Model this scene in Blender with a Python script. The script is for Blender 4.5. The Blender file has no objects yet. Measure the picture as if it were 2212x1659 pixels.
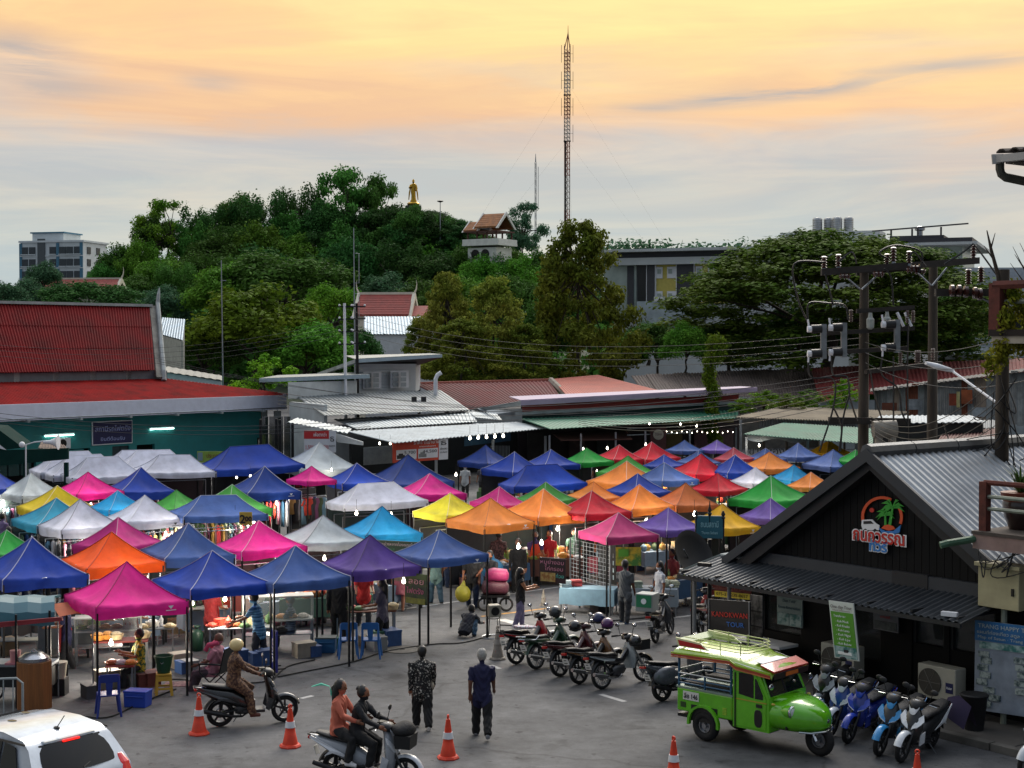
import bpy, bmesh, math, random
import numpy as np
from mathutils import Vector, Matrix
random.seed(7)
R = math.radians
# ---------------------------------------------------------------- camera
FPX, CX, CY, YH, HC = 3322.0, 1106.0, 829.5, 740.0, 7.39
PITCH = math.atan((CY - YH) / FPX)
scene = bpy.context.scene
COL = scene.collection
cam_d = bpy.data.cameras.new('camera'); cam = bpy.data.objects.new('camera', cam_d); COL.objects.link(cam)
cam.location = (0, 0, HC); cam.rotation_euler = (math.pi / 2 - PITCH, 0, 0)
cam_d.sensor_fit = 'HORIZONTAL'; cam_d.sensor_width = 36.0; cam_d.lens = 36.0 * FPX / 2212.0
cam_d.clip_start = 0.5; cam_d.clip_end = 6000
scene.camera = cam
CP, SP = math.cos(PITCH), math.sin(PITCH)
def ray(x, y):
 u = (x - CX) / FPX; v = (CY - y) / FPX
 return Vector((u, CP + v * SP, -SP + v * CP))
def at(x, y, z=0.0):
 d = ray(x, y); t = (z - HC) / d.z
 return Vector((d.x * t, d.y * t, z))
def atd(x, y, Y):
 d = ray(x, y); t = Y / d.y
 return Vector((d.x * t, Y, HC + d.z * t))
# ---------------------------------------------------------------- world, sun, exposure
SUN_EL, SUN_AZ = 40.0, 14.0            # degrees; azimuth clockwise from +Y
w = bpy.data.worlds.new('World'); scene.world = w; w.use_nodes = True
nt = w.node_tree; N = nt.nodes; L = nt.links; N.clear()
def nd(t, **k):
 n = N.new(t)
 for a, b in k.items(): setattr(n, a, b)
 return n
tc = nd('ShaderNodeTexCoord'); sx = nd('ShaderNodeSeparateXYZ'); L.new(tc.outputs['Generated'], sx.inputs[0])
def mth(op, a, b=None, c=None, clamp=False):
 m = nd('ShaderNodeMath', operation=op); m.use_clamp = clamp
 for i, v in enumerate((a, b, c)):
  if v is None: continue
  if isinstance(v, (int, float)): m.inputs[i].default_value = v
  else: L.new(v, m.inputs[i])
 return m.outputs[0]
def noise(scale, detail, rough, sc, dist=0.0):
 mp = nd('ShaderNodeMapping'); mp.inputs['Scale'].default_value = sc; L.new(tc.outputs['Generated'], mp.inputs[0])
 n = nd('ShaderNodeTexNoise'); n.inputs['Scale'].default_value = scale; n.inputs['Detail'].default_value = detail
 n.inputs['Roughness'].default_value = rough; n.inputs['Distortion'].default_value = dist; L.new(mp.outputs[0], n.inputs[0])
 return n.outputs['Fac']
n1 = noise(2.2, 6, .55, (1, 1, 5.0), .6)
n2 = noise(7.0, 8, .6, (1, .6, 6.5), 1.2)
n3 = noise(3.4, 9, .62, (1, 1, 9), .8)
az = mth('ARCTAN2', sx.outputs['X'], sx.outputs['Y'])
wob = mth('ADD', mth('MULTIPLY', mth('SUBTRACT', n1, .5), .13), mth('MULTIPLY', mth('SUBTRACT', n2, .5), .04))
zz = mth('ADD', mth('ADD', sx.outputs['Z'], wob), mth('MULTIPLY', mth('SINE', mth('ADD', mth('MULTIPLY', az, .9), -.12)), .035))
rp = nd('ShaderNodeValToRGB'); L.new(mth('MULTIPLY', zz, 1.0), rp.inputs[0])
els = rp.color_ramp.elements
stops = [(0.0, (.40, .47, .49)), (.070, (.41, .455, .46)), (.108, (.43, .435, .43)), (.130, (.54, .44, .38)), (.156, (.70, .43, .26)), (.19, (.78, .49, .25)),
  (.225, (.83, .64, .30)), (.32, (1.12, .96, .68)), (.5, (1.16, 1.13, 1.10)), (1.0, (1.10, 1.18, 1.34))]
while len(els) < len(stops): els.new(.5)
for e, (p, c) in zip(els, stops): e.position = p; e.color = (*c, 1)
def mixc(fac, a, b, mode='MIX'):
 m = nd('ShaderNodeMix', data_type='RGBA', blend_type=mode)
 for i, v in ((0, fac), (6, a), (7, b)):
  if isinstance(v, (int, float)): m.inputs[i].default_value = v
  elif isinstance(v, tuple): m.inputs[i].default_value = (*v, 1)
  else: L.new(v, m.inputs[i])
 return m.outputs[2]
# slate streaks of stratus floating over the glow
def streak(a0, e0, wa, we, tilt, gain):
 da = mth('SUBTRACT', az, R(a0)); de = mth('SUBTRACT', mth('SUBTRACT', sx.outputs['Z'], math.sin(R(e0))), mth('MULTIPLY', da, tilt))
 g = mth('ADD', mth('POWER', mth('ABSOLUTE', mth('DIVIDE', da, R(wa))), 2.0), mth('POWER', mth('ABSOLUTE', mth('DIVIDE', de, R(we))), 2.0))
 s = mth('MULTIPLY', mth('EXPONENT', mth('MULTIPLY', g, -1.0)), gain)
 return mth('MULTIPLY', s, mth('SMOOTH_MIN', mth('MULTIPLY', mth('SUBTRACT', n2, .36, None, True), 6.0), 1.0, .2), None, True)
st = streak(9.5, 9.0, 5.2, .30, .09, 1.0)
for a in ((16, 9.8, 3.5, .25, .05, .8), (5.5, 8.6, 2.0, .22, .02, .75), (-17.8, 9.9, 1.9, .75, -.12, .9), (-11.0, 9.4, 1.1, .3, -.05, .7), (-16.5, 9.0, 2.5, .4, .0, .6)):
 st = mth('MAXIMUM', st, streak(*a))
def band(a0, e0, wa, we, tilt, gain):
 da = mth('SUBTRACT', az, R(a0)); de = mth('SUBTRACT', mth('SUBTRACT', mth('ADD', sx.outputs['Z'], mth('MULTIPLY', wob, .6)), math.sin(R(e0))), mth('MULTIPLY', da, tilt))
 g = mth('ADD', mth('POWER', mth('ABSOLUTE', mth('DIVIDE', da, R(wa))), 2.0), mth('POWER', mth('ABSOLUTE', mth('DIVIDE', de, R(we))), 2.0))
 return mth('MULTIPLY', mth('EXPONENT', mth('MULTIPLY', g, -1.0)), gain)
bd = band(-13, 7.2, 9, .9, .03, .75)
for a in ((9, 6.9, 8, .7, .02, .55), (-19, 9.6, 3, 1.1, .1, .4), (14, 10.6, 4, .5, .06, .35), (0, 10.2, 5, .35, -.05, .3), (30, 8, 9, 1, 0, .6), (-35, 9, 9, 1, 0, .6)): bd = mth('MAXIMUM', bd, band(*a))
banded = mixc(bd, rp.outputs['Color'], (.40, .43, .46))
banded = mixc(band(6, 12.8, 11, 2.4, 0, .7), banded, (.88, .69, .28))
base = mixc(mth('MULTIPLY', st, .85), banded, (.26, .30, .35))
sky = nd('ShaderNodeTexSky', sky_type='NISHITA'); sky.sun_disc = False
sky.sun_elevation = R(SUN_EL); sky.sun_rotation = R(SUN_AZ); sky.air_density = 1.2; sky.dust_density = 2.5
thin = mixc(mth('MULTIPLY', mth('SUBTRACT', n3, .42, None, True), 2.4), base, (1.0, .80, .55), 'SOFT_LIGHT')
lit = mixc(.004, thin, sky.outputs[0], 'ADD')
# the eastern half of the sky, away from the sunset, is already dimmer and bluer
fr = nd('ShaderNodeMapRange', interpolation_type='SMOOTHSTEP'); L.new(sx.outputs['Y'], fr.inputs[0]); fr.inputs[1].default_value = -.7; fr.inputs[2].default_value = .35
full = mixc(fr.outputs[0], (.24, .28, .34), lit)
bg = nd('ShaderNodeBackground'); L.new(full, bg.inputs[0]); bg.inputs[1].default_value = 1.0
ow = nd('ShaderNodeOutputWorld'); L.new(bg.outputs[0], ow.inputs[0])
sun_d = bpy.data.lights.new('sun', 'SUN'); sun = bpy.data.objects.new('sun', sun_d); COL.objects.link(sun)
sun_d.energy = 2.2; sun_d.angle = R(35); sun_d.color = (1.0, .91, .80)
sd = Vector((math.sin(R(SUN_AZ)) * math.cos(R(SUN_EL)), math.cos(R(SUN_AZ)) * math.cos(R(SUN_EL)), math.sin(R(SUN_EL))))
sun.rotation_euler = sd.to_track_quat('Z', 'Y').to_euler()
vs = scene.view_settings; vs.view_transform = 'Standard'; vs.look = 'None'; vs.gamma = 1.0; vs.exposure = 0.27; vs.use_curve_mapping = False
scene.cycles.use_denoising = True; scene.cycles.use_light_tree = True; scene.cycles.max_bounces = 6; scene.cycles.diffuse_bounces = 3; scene.cycles.transparent_max_bounces = 12
scene.cycles.sample_clamp_indirect = 4.0
# ---------------------------------------------------------------- materials
def lin(h):
 if not isinstance(h, str): return tuple(h)
 h = h.lstrip('#'); o = []
 for i in (0, 2, 4):
  c = int(h[i:i + 2], 16) / 255; o.append(c / 12.92 if c <= .04045 else ((c + .055) / 1.055) ** 2.4)
 return tuple(o)
_M = {}
def mat(col, rough=.65, metal=0.0, var=.18, scale=3.0, bump=0.0, emit=0.0, alpha=1.0, trans=0.0, coat=0.0, col2=None, thr=None, stretch=(1, 1, 1), bscale=None, isl=0.0, spec=None):
 key = (col, rough, metal, var, scale, bump, emit, alpha, trans, coat, col2, thr, stretch, bscale, isl, spec)
 if key in _M: return _M[key]
 m = bpy.data.materials.new('m_%d' % len(_M)); m.use_nodes = True; _M[key] = m
 t = m.node_tree; p = t.nodes['Principled BSDF']; c = lin(col)
 p.inputs['Roughness'].default_value = rough; p.inputs['Metallic'].default_value = metal
 if spec is not None: p.inputs['Specular IOR Level'].default_value = spec
 p.inputs['Coat Weight'].default_value = coat; p.inputs['Coat Roughness'].default_value = .06
 if alpha < 1: p.inputs['Alpha'].default_value = alpha
 m.diffuse_color = (*c, 1)
 tcn = t.nodes.new('ShaderNodeTexCoord'); mp = t.nodes.new('ShaderNodeMapping'); mp.inputs['Scale'].default_value = stretch
 t.links.new(tcn.outputs['Object'], mp.inputs[0])
 colout = None
 if var > 0 or col2:
  n = t.nodes.new('ShaderNodeTexNoise'); n.inputs['Scale'].default_value = scale; n.inputs['Detail'].default_value = 7; n.inputs['Roughness'].default_value = .62
  t.links.new(mp.outputs[0], n.inputs[0])
  r = t.nodes.new('ShaderNodeValToRGB'); t.links.new(n.outputs['Fac'], r.inputs[0])
  if col2:
   a, b = thr or (.42, .58)
   r.color_ramp.elements[0].position = a; r.color_ramp.elements[1].position = b
   r.color_ramp.elements[0].color = (*c, 1); r.color_ramp.elements[1].color = (*lin(col2), 1)
  else:
   r.color_ramp.elements[0].position = .3; r.color_ramp.elements[1].position = .7
   r.color_ramp.elements[0].color = (*[x * (1 - var) for x in c], 1); r.color_ramp.elements[1].color = (*[min(1, x * (1 + var) + .01 * var) for x in c], 1)
  colout = r.outputs[0]
  rr = t.nodes.new('ShaderNodeMath'); rr.operation = 'MULTIPLY_ADD'; t.links.new(n.outputs['Fac'], rr.inputs[0]); rr.inputs[1].default_value = .25; rr.inputs[2].default_value = max(.03, rough - .12)
  if metal < .5 and rough > .15: t.links.new(rr.outputs[0], p.inputs['Roughness'])
 if isl > 0:
  g = t.nodes.new('ShaderNodeNewGeometry'); oi = t.nodes.new('ShaderNodeObjectInfo')
  h = t.nodes.new('ShaderNodeHueSaturation')
  if colout: t.links.new(colout, h.inputs['Color'])
  else: h.inputs['Color'].default_value = (*c, 1)
  a = t.nodes.new('ShaderNodeMapRange'); a.inputs['To Min'].default_value = 1 - isl; a.inputs['To Max'].default_value = 1 + isl; t.links.new(g.outputs['Random Per Island'], a.inputs[0]); vm = t.nodes.new('ShaderNodeMath'); vm.operation = 'MULTIPLY'; v2 = t.nodes.new('ShaderNodeMapRange'); v2.inputs['To Min'].default_value = .72; v2.inputs['To Max'].default_value = 1.3; t.links.new(oi.outputs['Random'], v2.inputs[0]); t.links.new(a.outputs[0], vm.inputs[0]); t.links.new(v2.outputs[0], vm.inputs[1]); t.links.new(vm.outputs[0], h.inputs['Value'])
  b = t.nodes.new('ShaderNodeMapRange'); b.inputs['To Min'].default_value = .48; b.inputs['To Max'].default_value = .52; t.links.new(oi.outputs['Random'], b.inputs[0]); t.links.new(b.outputs[0], h.inputs['Hue'])
  colout = h.outputs[0]
 if colout: t.links.new(colout, p.inputs['Base Color'])
 else: p.inputs['Base Color'].default_value = (*c, 1)
 if bump > 0:
  n = t.nodes.new('ShaderNodeTexNoise'); n.inputs['Scale'].default_value = bscale or scale * 6; n.inputs['Detail'].default_value = 4; t.links.new(mp.outputs[0], n.inputs[0])
  b = t.nodes.new('ShaderNodeBump'); b.inputs['Strength'].default_value = bump; b.inputs['Distance'].default_value = .03; t.links.new(n.outputs['Fac'], b.inputs['Height']); t.links.new(b.outputs[0], p.inputs['Normal'])
 if emit > 0:
  p.inputs['Emission Color'].default_value = (*c, 1); p.inputs['Emission Strength'].default_value = emit
 if trans > 0:
  tr = t.nodes.new('ShaderNodeBsdfTranslucent'); mx = t.nodes.new('ShaderNodeMixShader'); mx.inputs[0].default_value = trans
  if colout: t.links.new(colout, tr.inputs[0])
  else: tr.inputs[0].default_value = (*c, 1)
  t.links.new(p.outputs[0], mx.inputs[1]); t.links.new(tr.outputs[0], mx.inputs[2]); t.links.new(mx.outputs[0], t.nodes['Material Output'].inputs[0])
 return m
def glass(col='#20282c', alpha=.55, rough=.06):
 return mat(col, rough, 0, 0, alpha=alpha, spec=.6)
STEEL = mat('#8d9297', .35, .9, .2); BLACK = mat('#0b0b0c', .45, 0, .3); DARKM = mat('#17181a', .5, .5, .3); CHROME = mat('#c9ccd0', .14, 1.0, .05)
WHITE = mat('#d4d6da', .55, 0, .1); RUBBER = mat('#0d0d0e', .8, 0, .2, bump=.2); CONC = mat('#7d7a74', .85, 0, .35, 2.0, .3)
BULB = mat('#fff4dc', .3, 0, 0, emit=9.0); BULB.cycles.emission_sampling = 'NONE'
# ---------------------------------------------------------------- mesh builder
class MB:
 def __init__(s): s.v = []; s.f = []; s.m = []; s.mi = 0; s.T = None
 def add(s, vs, fs):
  o = len(s.v)
  s.v += [tuple(s.T @ Vector(p)) for p in vs] if s.T is not None else [tuple(p) for p in vs]
  s.f += [[i + o for i in f] for f in fs]; s.m += [s.mi] * len(fs); return s
 def box(s, c, d, rz=0.0, taper=1.0):
  x, y, z = d[0] / 2, d[1] / 2, d[2] / 2; ca, sa = math.cos(rz), math.sin(rz); P = []
  for k in (-1, 1):
   q = taper if k > 0 else 1.0
   for i, j in ((-1, -1), (1, -1), (1, 1), (-1, 1)):
    a, b = i * x * q, j * y * q; P.append((c[0] + a * ca - b * sa, c[1] + a * sa + b * ca, c[2] + k * z))
  return s.add(P, [(0, 3, 2, 1), (4, 5, 6, 7), (0, 1, 5, 4), (1, 2, 6, 5), (2, 3, 7, 6), (3, 0, 4, 7)])
 def quad(s, *p): return s.add(p, [tuple(range(len(p)))])
 def slab(s, pts, d):
  n = len(pts); d = Vector(d); P = [Vector(p) for p in pts] + [Vector(p) + d for p in pts]
  return s.add(P, [tuple(reversed(range(n))), tuple(range(n, 2 * n))] + [(i, (i + 1) % n, n + (i + 1) % n, n + i) for i in range(n)])
 def loft(s, rings, cap=True, closed=True):
  n = len(rings[0]); P = [p for r in rings for p in r]; Fc = []
  for k in range(len(rings) - 1):
   for i in range(n if closed else n - 1):
    j = (i + 1) % n; Fc.append((k * n + i, k * n + j, (k + 1) * n + j, (k + 1) * n + i))
  if cap: Fc += [tuple(reversed(range(n))), tuple(range((len(rings) - 1) * n, len(rings) * n))]
  return s.add(P, Fc)
 def tube(s, pts, r, n=8, cap=True):
  pts = [Vector(p) for p in pts]; rings = []; prev = None
  for i, p in enumerate(pts):
   t = (pts[min(i + 1, len(pts) - 1)] - pts[max(i - 1, 0)])
   t = t.normalized() if t.length > 1e-9 else Vector((0, 0, 1))
   if prev is None: a = t.cross(Vector((0, 0, 1)) if abs(t.z) < .9 else Vector((1, 0, 0))).normalized()
   else: a = (prev - t * prev.dot(t)).normalized()
   prev = a; b = t.cross(a); rr = r[i] if isinstance(r, (list, tuple)) else r
   rings.append([p + (a * math.cos(k * math.tau / n) + b * math.sin(k * math.tau / n)) * rr for k in range(n)])
  return s.loft(rings, cap)
 def lathe(s, prof, c=(0, 0, 0), n=16, axis='z'):
  rings = []
  for r, z in prof:
   ring = []
   for k in range(n):
    a, b = r * math.cos(k * math.tau / n), r * math.sin(k * math.tau / n)
    q = (a, b, z) if axis == 'z' else ((a, z, -b) if axis == 'y' else (z, a, b))
    ring.append((c[0] + q[0], c[1] + q[1], c[2] + q[2]))
   rings.append(ring)
  return s.loft(rings)
 def ell(s, c, r, nu=12, nv=8, rot=None):
  rings = []
  for j in range(nv + 1):
   th = -math.pi / 2 + math.pi * j / nv; th = max(-1.52, min(1.52, th)); ring = []
   for i in range(nu):
    a = i * math.tau / nu; q = Vector((r[0] * math.cos(th) * math.cos(a), r[1] * math.cos(th) * math.sin(a), r[2] * math.sin(th)))
    if rot is not None: q = rot @ q
    ring.append((c[0] + q.x, c[1] + q.y, c[2] + q.z))
   rings.append(ring)
  return s.loft(rings)
 def sec(s, secs, n=14, e=2.6, axis='x'):
  # loft of superellipse sections: (pos, cy, cz, half_w, half_h)
  rings = []
  for (x, cy, cz, hw, hh) in secs:
   ring = []
   for k in range(n):
    a = k * math.tau / n + math.pi / n; c, d = math.cos(a), math.sin(a)
    yy = cy + hw * math.copysign(abs(c) ** (2 / e), c); zz_ = cz + hh * math.copysign(abs(d) ** (2 / e), d)
    ring.append((x, yy, zz_) if axis == 'x' else ((yy, x, zz_) if axis == 'y' else (yy, zz_, x)))
   rings.append(ring)
  return s.loft(rings)
 def prism(s, prof, y0, y1):
  # side profile in xz extruded along y
  return s.slab([(p[0], y0, p[1]) for p in prof], (0, y1 - y0, 0))
 def mesh(s, name='mesh'):
  me = bpy.data.meshes.new(name); me.from_pydata(s.v, [], s.f)
  if any(s.m): me.polygons.foreach_set('material_index', s.m)
  return me
 def build(s, name, m, parent=None, smooth=None, loc=None, rz=0.0, bevel=0.0, fix=True):
  me = s.mesh(name)
  if fix:
   b = bmesh.new(); b.from_mesh(me); bmesh.ops.recalc_face_normals(b, faces=b.faces); b.to_mesh(me); b.free()
  for q in (m if isinstance(m, (list, tuple)) else [m]): me.materials.append(q)
  if smooth:
   me.shade_smooth(); me.set_sharp_from_angle(angle=R(smooth if smooth is not True else 40))
  return link(name, me, parent, loc, rz, bevel)
def link(name, me, parent=None, loc=None, rz=0.0, bevel=0.0):
 o = bpy.data.objects.new(name, me); COL.objects.link(o)
 if parent is not None: o.parent = parent
 if loc is not None: o.location = loc
 if rz: o.rotation_euler.z = rz
 if bevel:
  b = o.modifiers.new('bevel', 'BEVEL'); b.width = bevel; b.segments = 2; b.limit_method = 'ANGLE'; b.angle_limit = R(50)
 return o
def tag(o, label, cat, group=None):
 o['label'] = label; o['category'] = cat
 if group: o['group'] = group
 return o
def struct(o): o['kind'] = 'structure'; return o
def thing(name, label, cat, loc=(0, 0, 0), rz=0.0, group=None, sc=1.0):
 o = bpy.data.objects.new(name, None); COL.objects.link(o); o.location = loc; o.rotation_euler.z = rz; o.scale = (sc,) * 3; o.empty_display_size = .2
 return tag(o, label, cat, group)
def dup(root, loc=None, rz=None, label=None, group=None, parent=None, mats=None):
 r = root.copy(); COL.objects.link(r); r.parent = parent
 if loc is not None: r.location = loc
 if rz is not None: r.rotation_euler.z = rz
 if label: r['label'] = label
 if group: r['group'] = group
 for ch in root.children: dup(ch, parent=r)
 return r
def text(body, size, m, parent=None, name='lettering', loc=(0, 0, 0), rot=(math.pi / 2, 0, 0), ext=.004, width=None, align='CENTER', sx=1.0, off=0.0, space=1.0):
 cu = bpy.data.curves.new(name, 'FONT'); cu.body = body; cu.size = size; cu.extrude = ext; cu.align_x = align; cu.align_y = 'CENTER'; cu.resolution_u = 2; cu.offset = off; cu.space_character = space
 o = bpy.data.objects.new(name, cu); COL.objects.link(o)
 if parent is not None: o.parent = parent
 cu.materials.append(m); o.location = loc; o.rotation_euler = rot; o.scale.x = sx
 TEXTS.append((o, width)); return o
TEXTS = []
def finish_texts():
 # turn lettering into meshes, fitted to the width it has on its board
 bpy.context.view_layer.update(); dg = bpy.context.evaluated_depsgraph_get(); done = []
 for o, width in TEXTS:
  ev = o.evaluated_get(dg); me = bpy.data.meshes.new_from_object(ev); done.append((o, width, me))
 for o, width, me in done:
  n = bpy.data.objects.new(o.name, me); COL.objects.link(n); n.parent = o.parent; n.location = o.location; n.rotation_euler = o.rotation_euler; n.scale = o.scale
  if width and len(me.vertices):
   xs = [v.co.x for v in me.vertices]; d = max(xs) - min(xs)
   if d > 0: n.scale.x = width / d
  nm = o.name; bpy.data.objects.remove(o); n.name = nm
def corr(mb, p00, p10, p11, p01, ribs, amp=.03, th=.02, rows=1, sag=0.0):
 """corrugated sheet: ribs run from edge p00-p10 to edge p01-p11; amp along its normal"""
 p00, p10, p11, p01 = map(Vector, (p00, p10, p11, p01)); nrm = (p10 - p00).cross(p01 - p00).normalized()
 if nrm.z < 0: nrm = -nrm
 nx = ribs * 4; V = []; Fc = []
 for j in range(rows + 1):
  t = j / rows
  for i in range(nx + 1):
   s_ = i / nx; h = amp * (0, 1, 1, 0)[i % 4] if amp else 0
   p = p00.lerp(p10, s_).lerp(p01.lerp(p11, s_), t) + nrm * (h - sag * 4 * t * (1 - t)); V.append(p)
 n = len(V); V += [p - nrm * th for p in V]; q = nx + 1
 for j in range(rows):
  for i in range(nx):
   a = j * q + i; Fc.append((a, a + 1, a + q + 1, a + q)); Fc.append((n + a, n + a + q, n + a + q + 1, n + a + 1))
 for i in range(nx):
  Fc.append((i, n + i, n + i + 1, i + 1)); a = rows * q + i; Fc.append((a, a + 1, n + a + 1, n + a))
 for j in range(rows):
  a = j * q; Fc.append((a, a + q, n + a + q, n + a)); a += nx; Fc.append((a, n + a, n + a + q, a + q))
 return mb.add(V, Fc)
def catenary(a, b, sag, n=14):
 a, b = Vector(a), Vector(b); return [a.lerp(b, i / n) - Vector((0, 0, sag * 4 * (i / n) * (1 - i / n))) for i in range(n + 1)]
# ================================================================ ground and terrain
def asphalt():
 m = bpy.data.materials.new('asphalt'); m.use_nodes = True; t = m.node_tree; p = t.nodes['Principled BSDF']
 tcn = t.nodes.new('ShaderNodeTexCoord')
 def nz(s, d, r=.6):
  n = t.nodes.new('ShaderNodeTexNoise'); n.inputs['Scale'].default_value = s; n.inputs['Detail'].default_value = d; n.inputs['Roughness'].default_value = r; t.links.new(tcn.outputs['Object'], n.inputs[0]); return n.outputs['Fac']
 def ramp(f, a, ca, b, cb):
  r = t.nodes.new('ShaderNodeValToRGB'); t.links.new(f, r.inputs[0]); e = r.color_ramp.elements; e[0].position = a; e[1].position = b; e[0].color = (*ca, 1); e[1].color = (*cb, 1); return r.outputs[0]
 def mix(mode, fac, a, b):
  x = t.nodes.new('ShaderNodeMix'); x.data_type = 'RGBA'; x.blend_type = mode; x.inputs[0].default_value = fac; t.links.new(a, x.inputs[6]); t.links.new(b, x.inputs[7]); return x.outputs[2]
 big = ramp(nz(.35, 6, .65), .34, (.058, .059, .062), .66, (.132, .133, .136))
 mid = ramp(nz(2.6, 8, .7), .25, (.62, .62, .62), .75, (1.2, 1.2, 1.2))
 fine = ramp(nz(60, 4, .8), .3, (.55, .55, .55), .7, (1.45, 1.45, 1.45))
 v = t.nodes.new('ShaderNodeTexVoronoi'); v.feature = 'DISTANCE_TO_EDGE'; v.inputs['Scale'].default_value = .22
 dn = t.nodes.new('ShaderNodeTexNoise'); dn.inputs['Scale'].default_value = 1.1; dn.inputs['Detail'].default_value = 6; t.links.new(tcn.outputs['Object'], dn.inputs[0])
 mx = t.nodes.new('ShaderNodeMix'); mx.data_type = 'RGBA'; mx.inputs[0].default_value = .35; t.links.new(tcn.outputs['Object'], mx.inputs[6]); t.links.new(dn.outputs['Color'], mx.inputs[7]); t.links.new(mx.outputs[2], v.inputs[0])
 crack = ramp(v.outputs['Distance'], .0, (.62, .62, .62), .006, (1, 1, 1))
 oil = mix('MULTIPLY', 1, ramp(nz(.9, 4, .55), .58, (1, 1, 1), .72, (.42, .42, .42)), ramp(nz(4.5, 3, .5), .64, (1, 1, 1), .70, (.5, .5, .5)))
 c = mix('MULTIPLY', 1, mix('MULTIPLY', 1, mix('MULTIPLY', 1, mix('MULTIPLY', 1, big, mid), fine), crack), oil)
 t.links.new(c, p.inputs['Base Color']); p.inputs['Roughness'].default_value = .82; p.inputs['Specular IOR Level'].default_value = .3
 b = t.nodes.new('ShaderNodeBump'); b.inputs['Strength'].default_value = .35; b.inputs['Distance'].default_value = .01; t.links.new(nz(90, 3, .7), b.inputs['Height']); t.links.new(b.outputs[0], p.inputs['Normal'])
 return m
struct(MB().quad((-900, -60, 0), (900, -60, 0), (900, 1500, 0), (-900, 1500, 0)).build('ground', asphalt()))
def hz(X, Y):
 g = 22 * math.exp(-.5 * ((X + 27) / 27) ** 2 - .5 * ((Y - 272) / 34) ** 2) + 5 * math.exp(-.5 * ((X + 52) / 16) ** 2 - .5 * ((Y - 250) / 30) ** 2)
 return g - .6
hv = []; hf = []; nx, ny = 50, 30
for j in range(ny + 1):
 for i in range(nx + 1):
  X, Y = -130 + 230 * i / nx, 165 + 200 * j / ny; hv.append((X, Y, hz(X, Y) + random.uniform(-.4, .4)))
for j in range(ny):
 for i in range(nx):
  a = j * (nx + 1) + i; hf.append((a, a + 1, a + nx + 2, a + nx + 1))
struct(MB().add(hv, hf).build('hill', mat('#1e3016', .95, 0, .5, .35, .6, bscale=1.2), smooth=True))
# ================================================================ trees
def leaves(pos, nrm, size, rng, aspect=.55, droop=0.0):
 n = len(pos); a = rng.normal(size=(n, 3));
 if droop: a[:, 2] -= droop
 t = a - nrm * np.sum(a * nrm, 1)[:, None]; t /= np.linalg.norm(t, axis=1)[:, None] + 1e-9; b = np.cross(nrm, t)
 s = size * rng.uniform(.65, 1.35, (n, 1)); V = np.empty((n, 4, 3)); fold = nrm * s * .18
 V[:, 0] = pos - t * s; V[:, 1] = pos + b * s * aspect + fold; V[:, 2] = pos + t * s; V[:, 3] = pos - b * s * aspect + fold
 return V.reshape(-1, 3)
def leafmesh(V, name):
 n = len(V) // 4; me = bpy.data.meshes.new(name); me.vertices.add(n * 4); me.vertices.foreach_set('co', V.astype(np.float32).ravel())
 me.loops.add(n * 4); me.loops.foreach_set('vertex_index', np.arange(n * 4, dtype=np.int32)); me.polygons.add(n)
 me.polygons.foreach_set('loop_start', np.arange(0, n * 4, 4, dtype=np.int32)); me.update(calc_edges=True); return me
def clump_leaves(clumps, N_, size, seed, aspect=.55, fill=.5, up=.35, droop=0.0):
 rng = np.random.default_rng(seed); c = np.array([k[0] for k in clumps], float); r = np.array([k[1] for k in clumps], float)
 if r.ndim == 1: r = np.repeat(r[:, None], 3, 1)
 wgt = (r[:, 0] * r[:, 2]) ** 1.0; idx = rng.choice(len(c), N_, p=wgt / wgt.sum())
 d = rng.normal(size=(N_, 3)); d /= np.linalg.norm(d, axis=1)[:, None]
 rad = rng.uniform(fill, 1.08, (N_, 1)) * (1 + .16 * np.sin(d[:, :1] * 9 + idx[:, None]) * np.sin(d[:, 2:3] * 8 + idx[:, None] * 2))
 pos = c[idx] + d * rad * r[idx]; nr = d + rng.normal(size=(N_, 3)) * .6; nr[:, 2] += up; nr /= np.linalg.norm(nr, axis=1)[:, None]
 return leaves(pos, nr, size, rng, aspect, droop)
def limbs(targets, trunk_top, base_r, seed, z0=0.0, sway=.03):
 rnd = random.Random(seed); mb = MB(); tt = Vector(trunk_top); b = Vector((0, 0, z0))
 pts = [b.lerp(tt, k / 4) + Vector((rnd.uniform(-sway, sway) * (k > 0), rnd.uniform(-sway, sway) * (k > 0), 0)) for k in range(5)]
 mb.tube(pts, [base_r * (1.25 if k == 0 else 1 - .12 * k) for k in range(5)], 7)
 for t in targets:
  t = Vector(t); s = pts[4].lerp(pts[2], rnd.uniform(0, .6)); m = s.lerp(t, .5) + Vector((rnd.uniform(-sway, sway), rnd.uniform(-sway, sway), rnd.uniform(0, sway)))
  mb.tube([s, m, t], [base_r * .5, base_r * .32, base_r * .1], 5)
 return mb
BARK = mat('#3b332a', .9, 0, .35, 8, .4)
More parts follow.
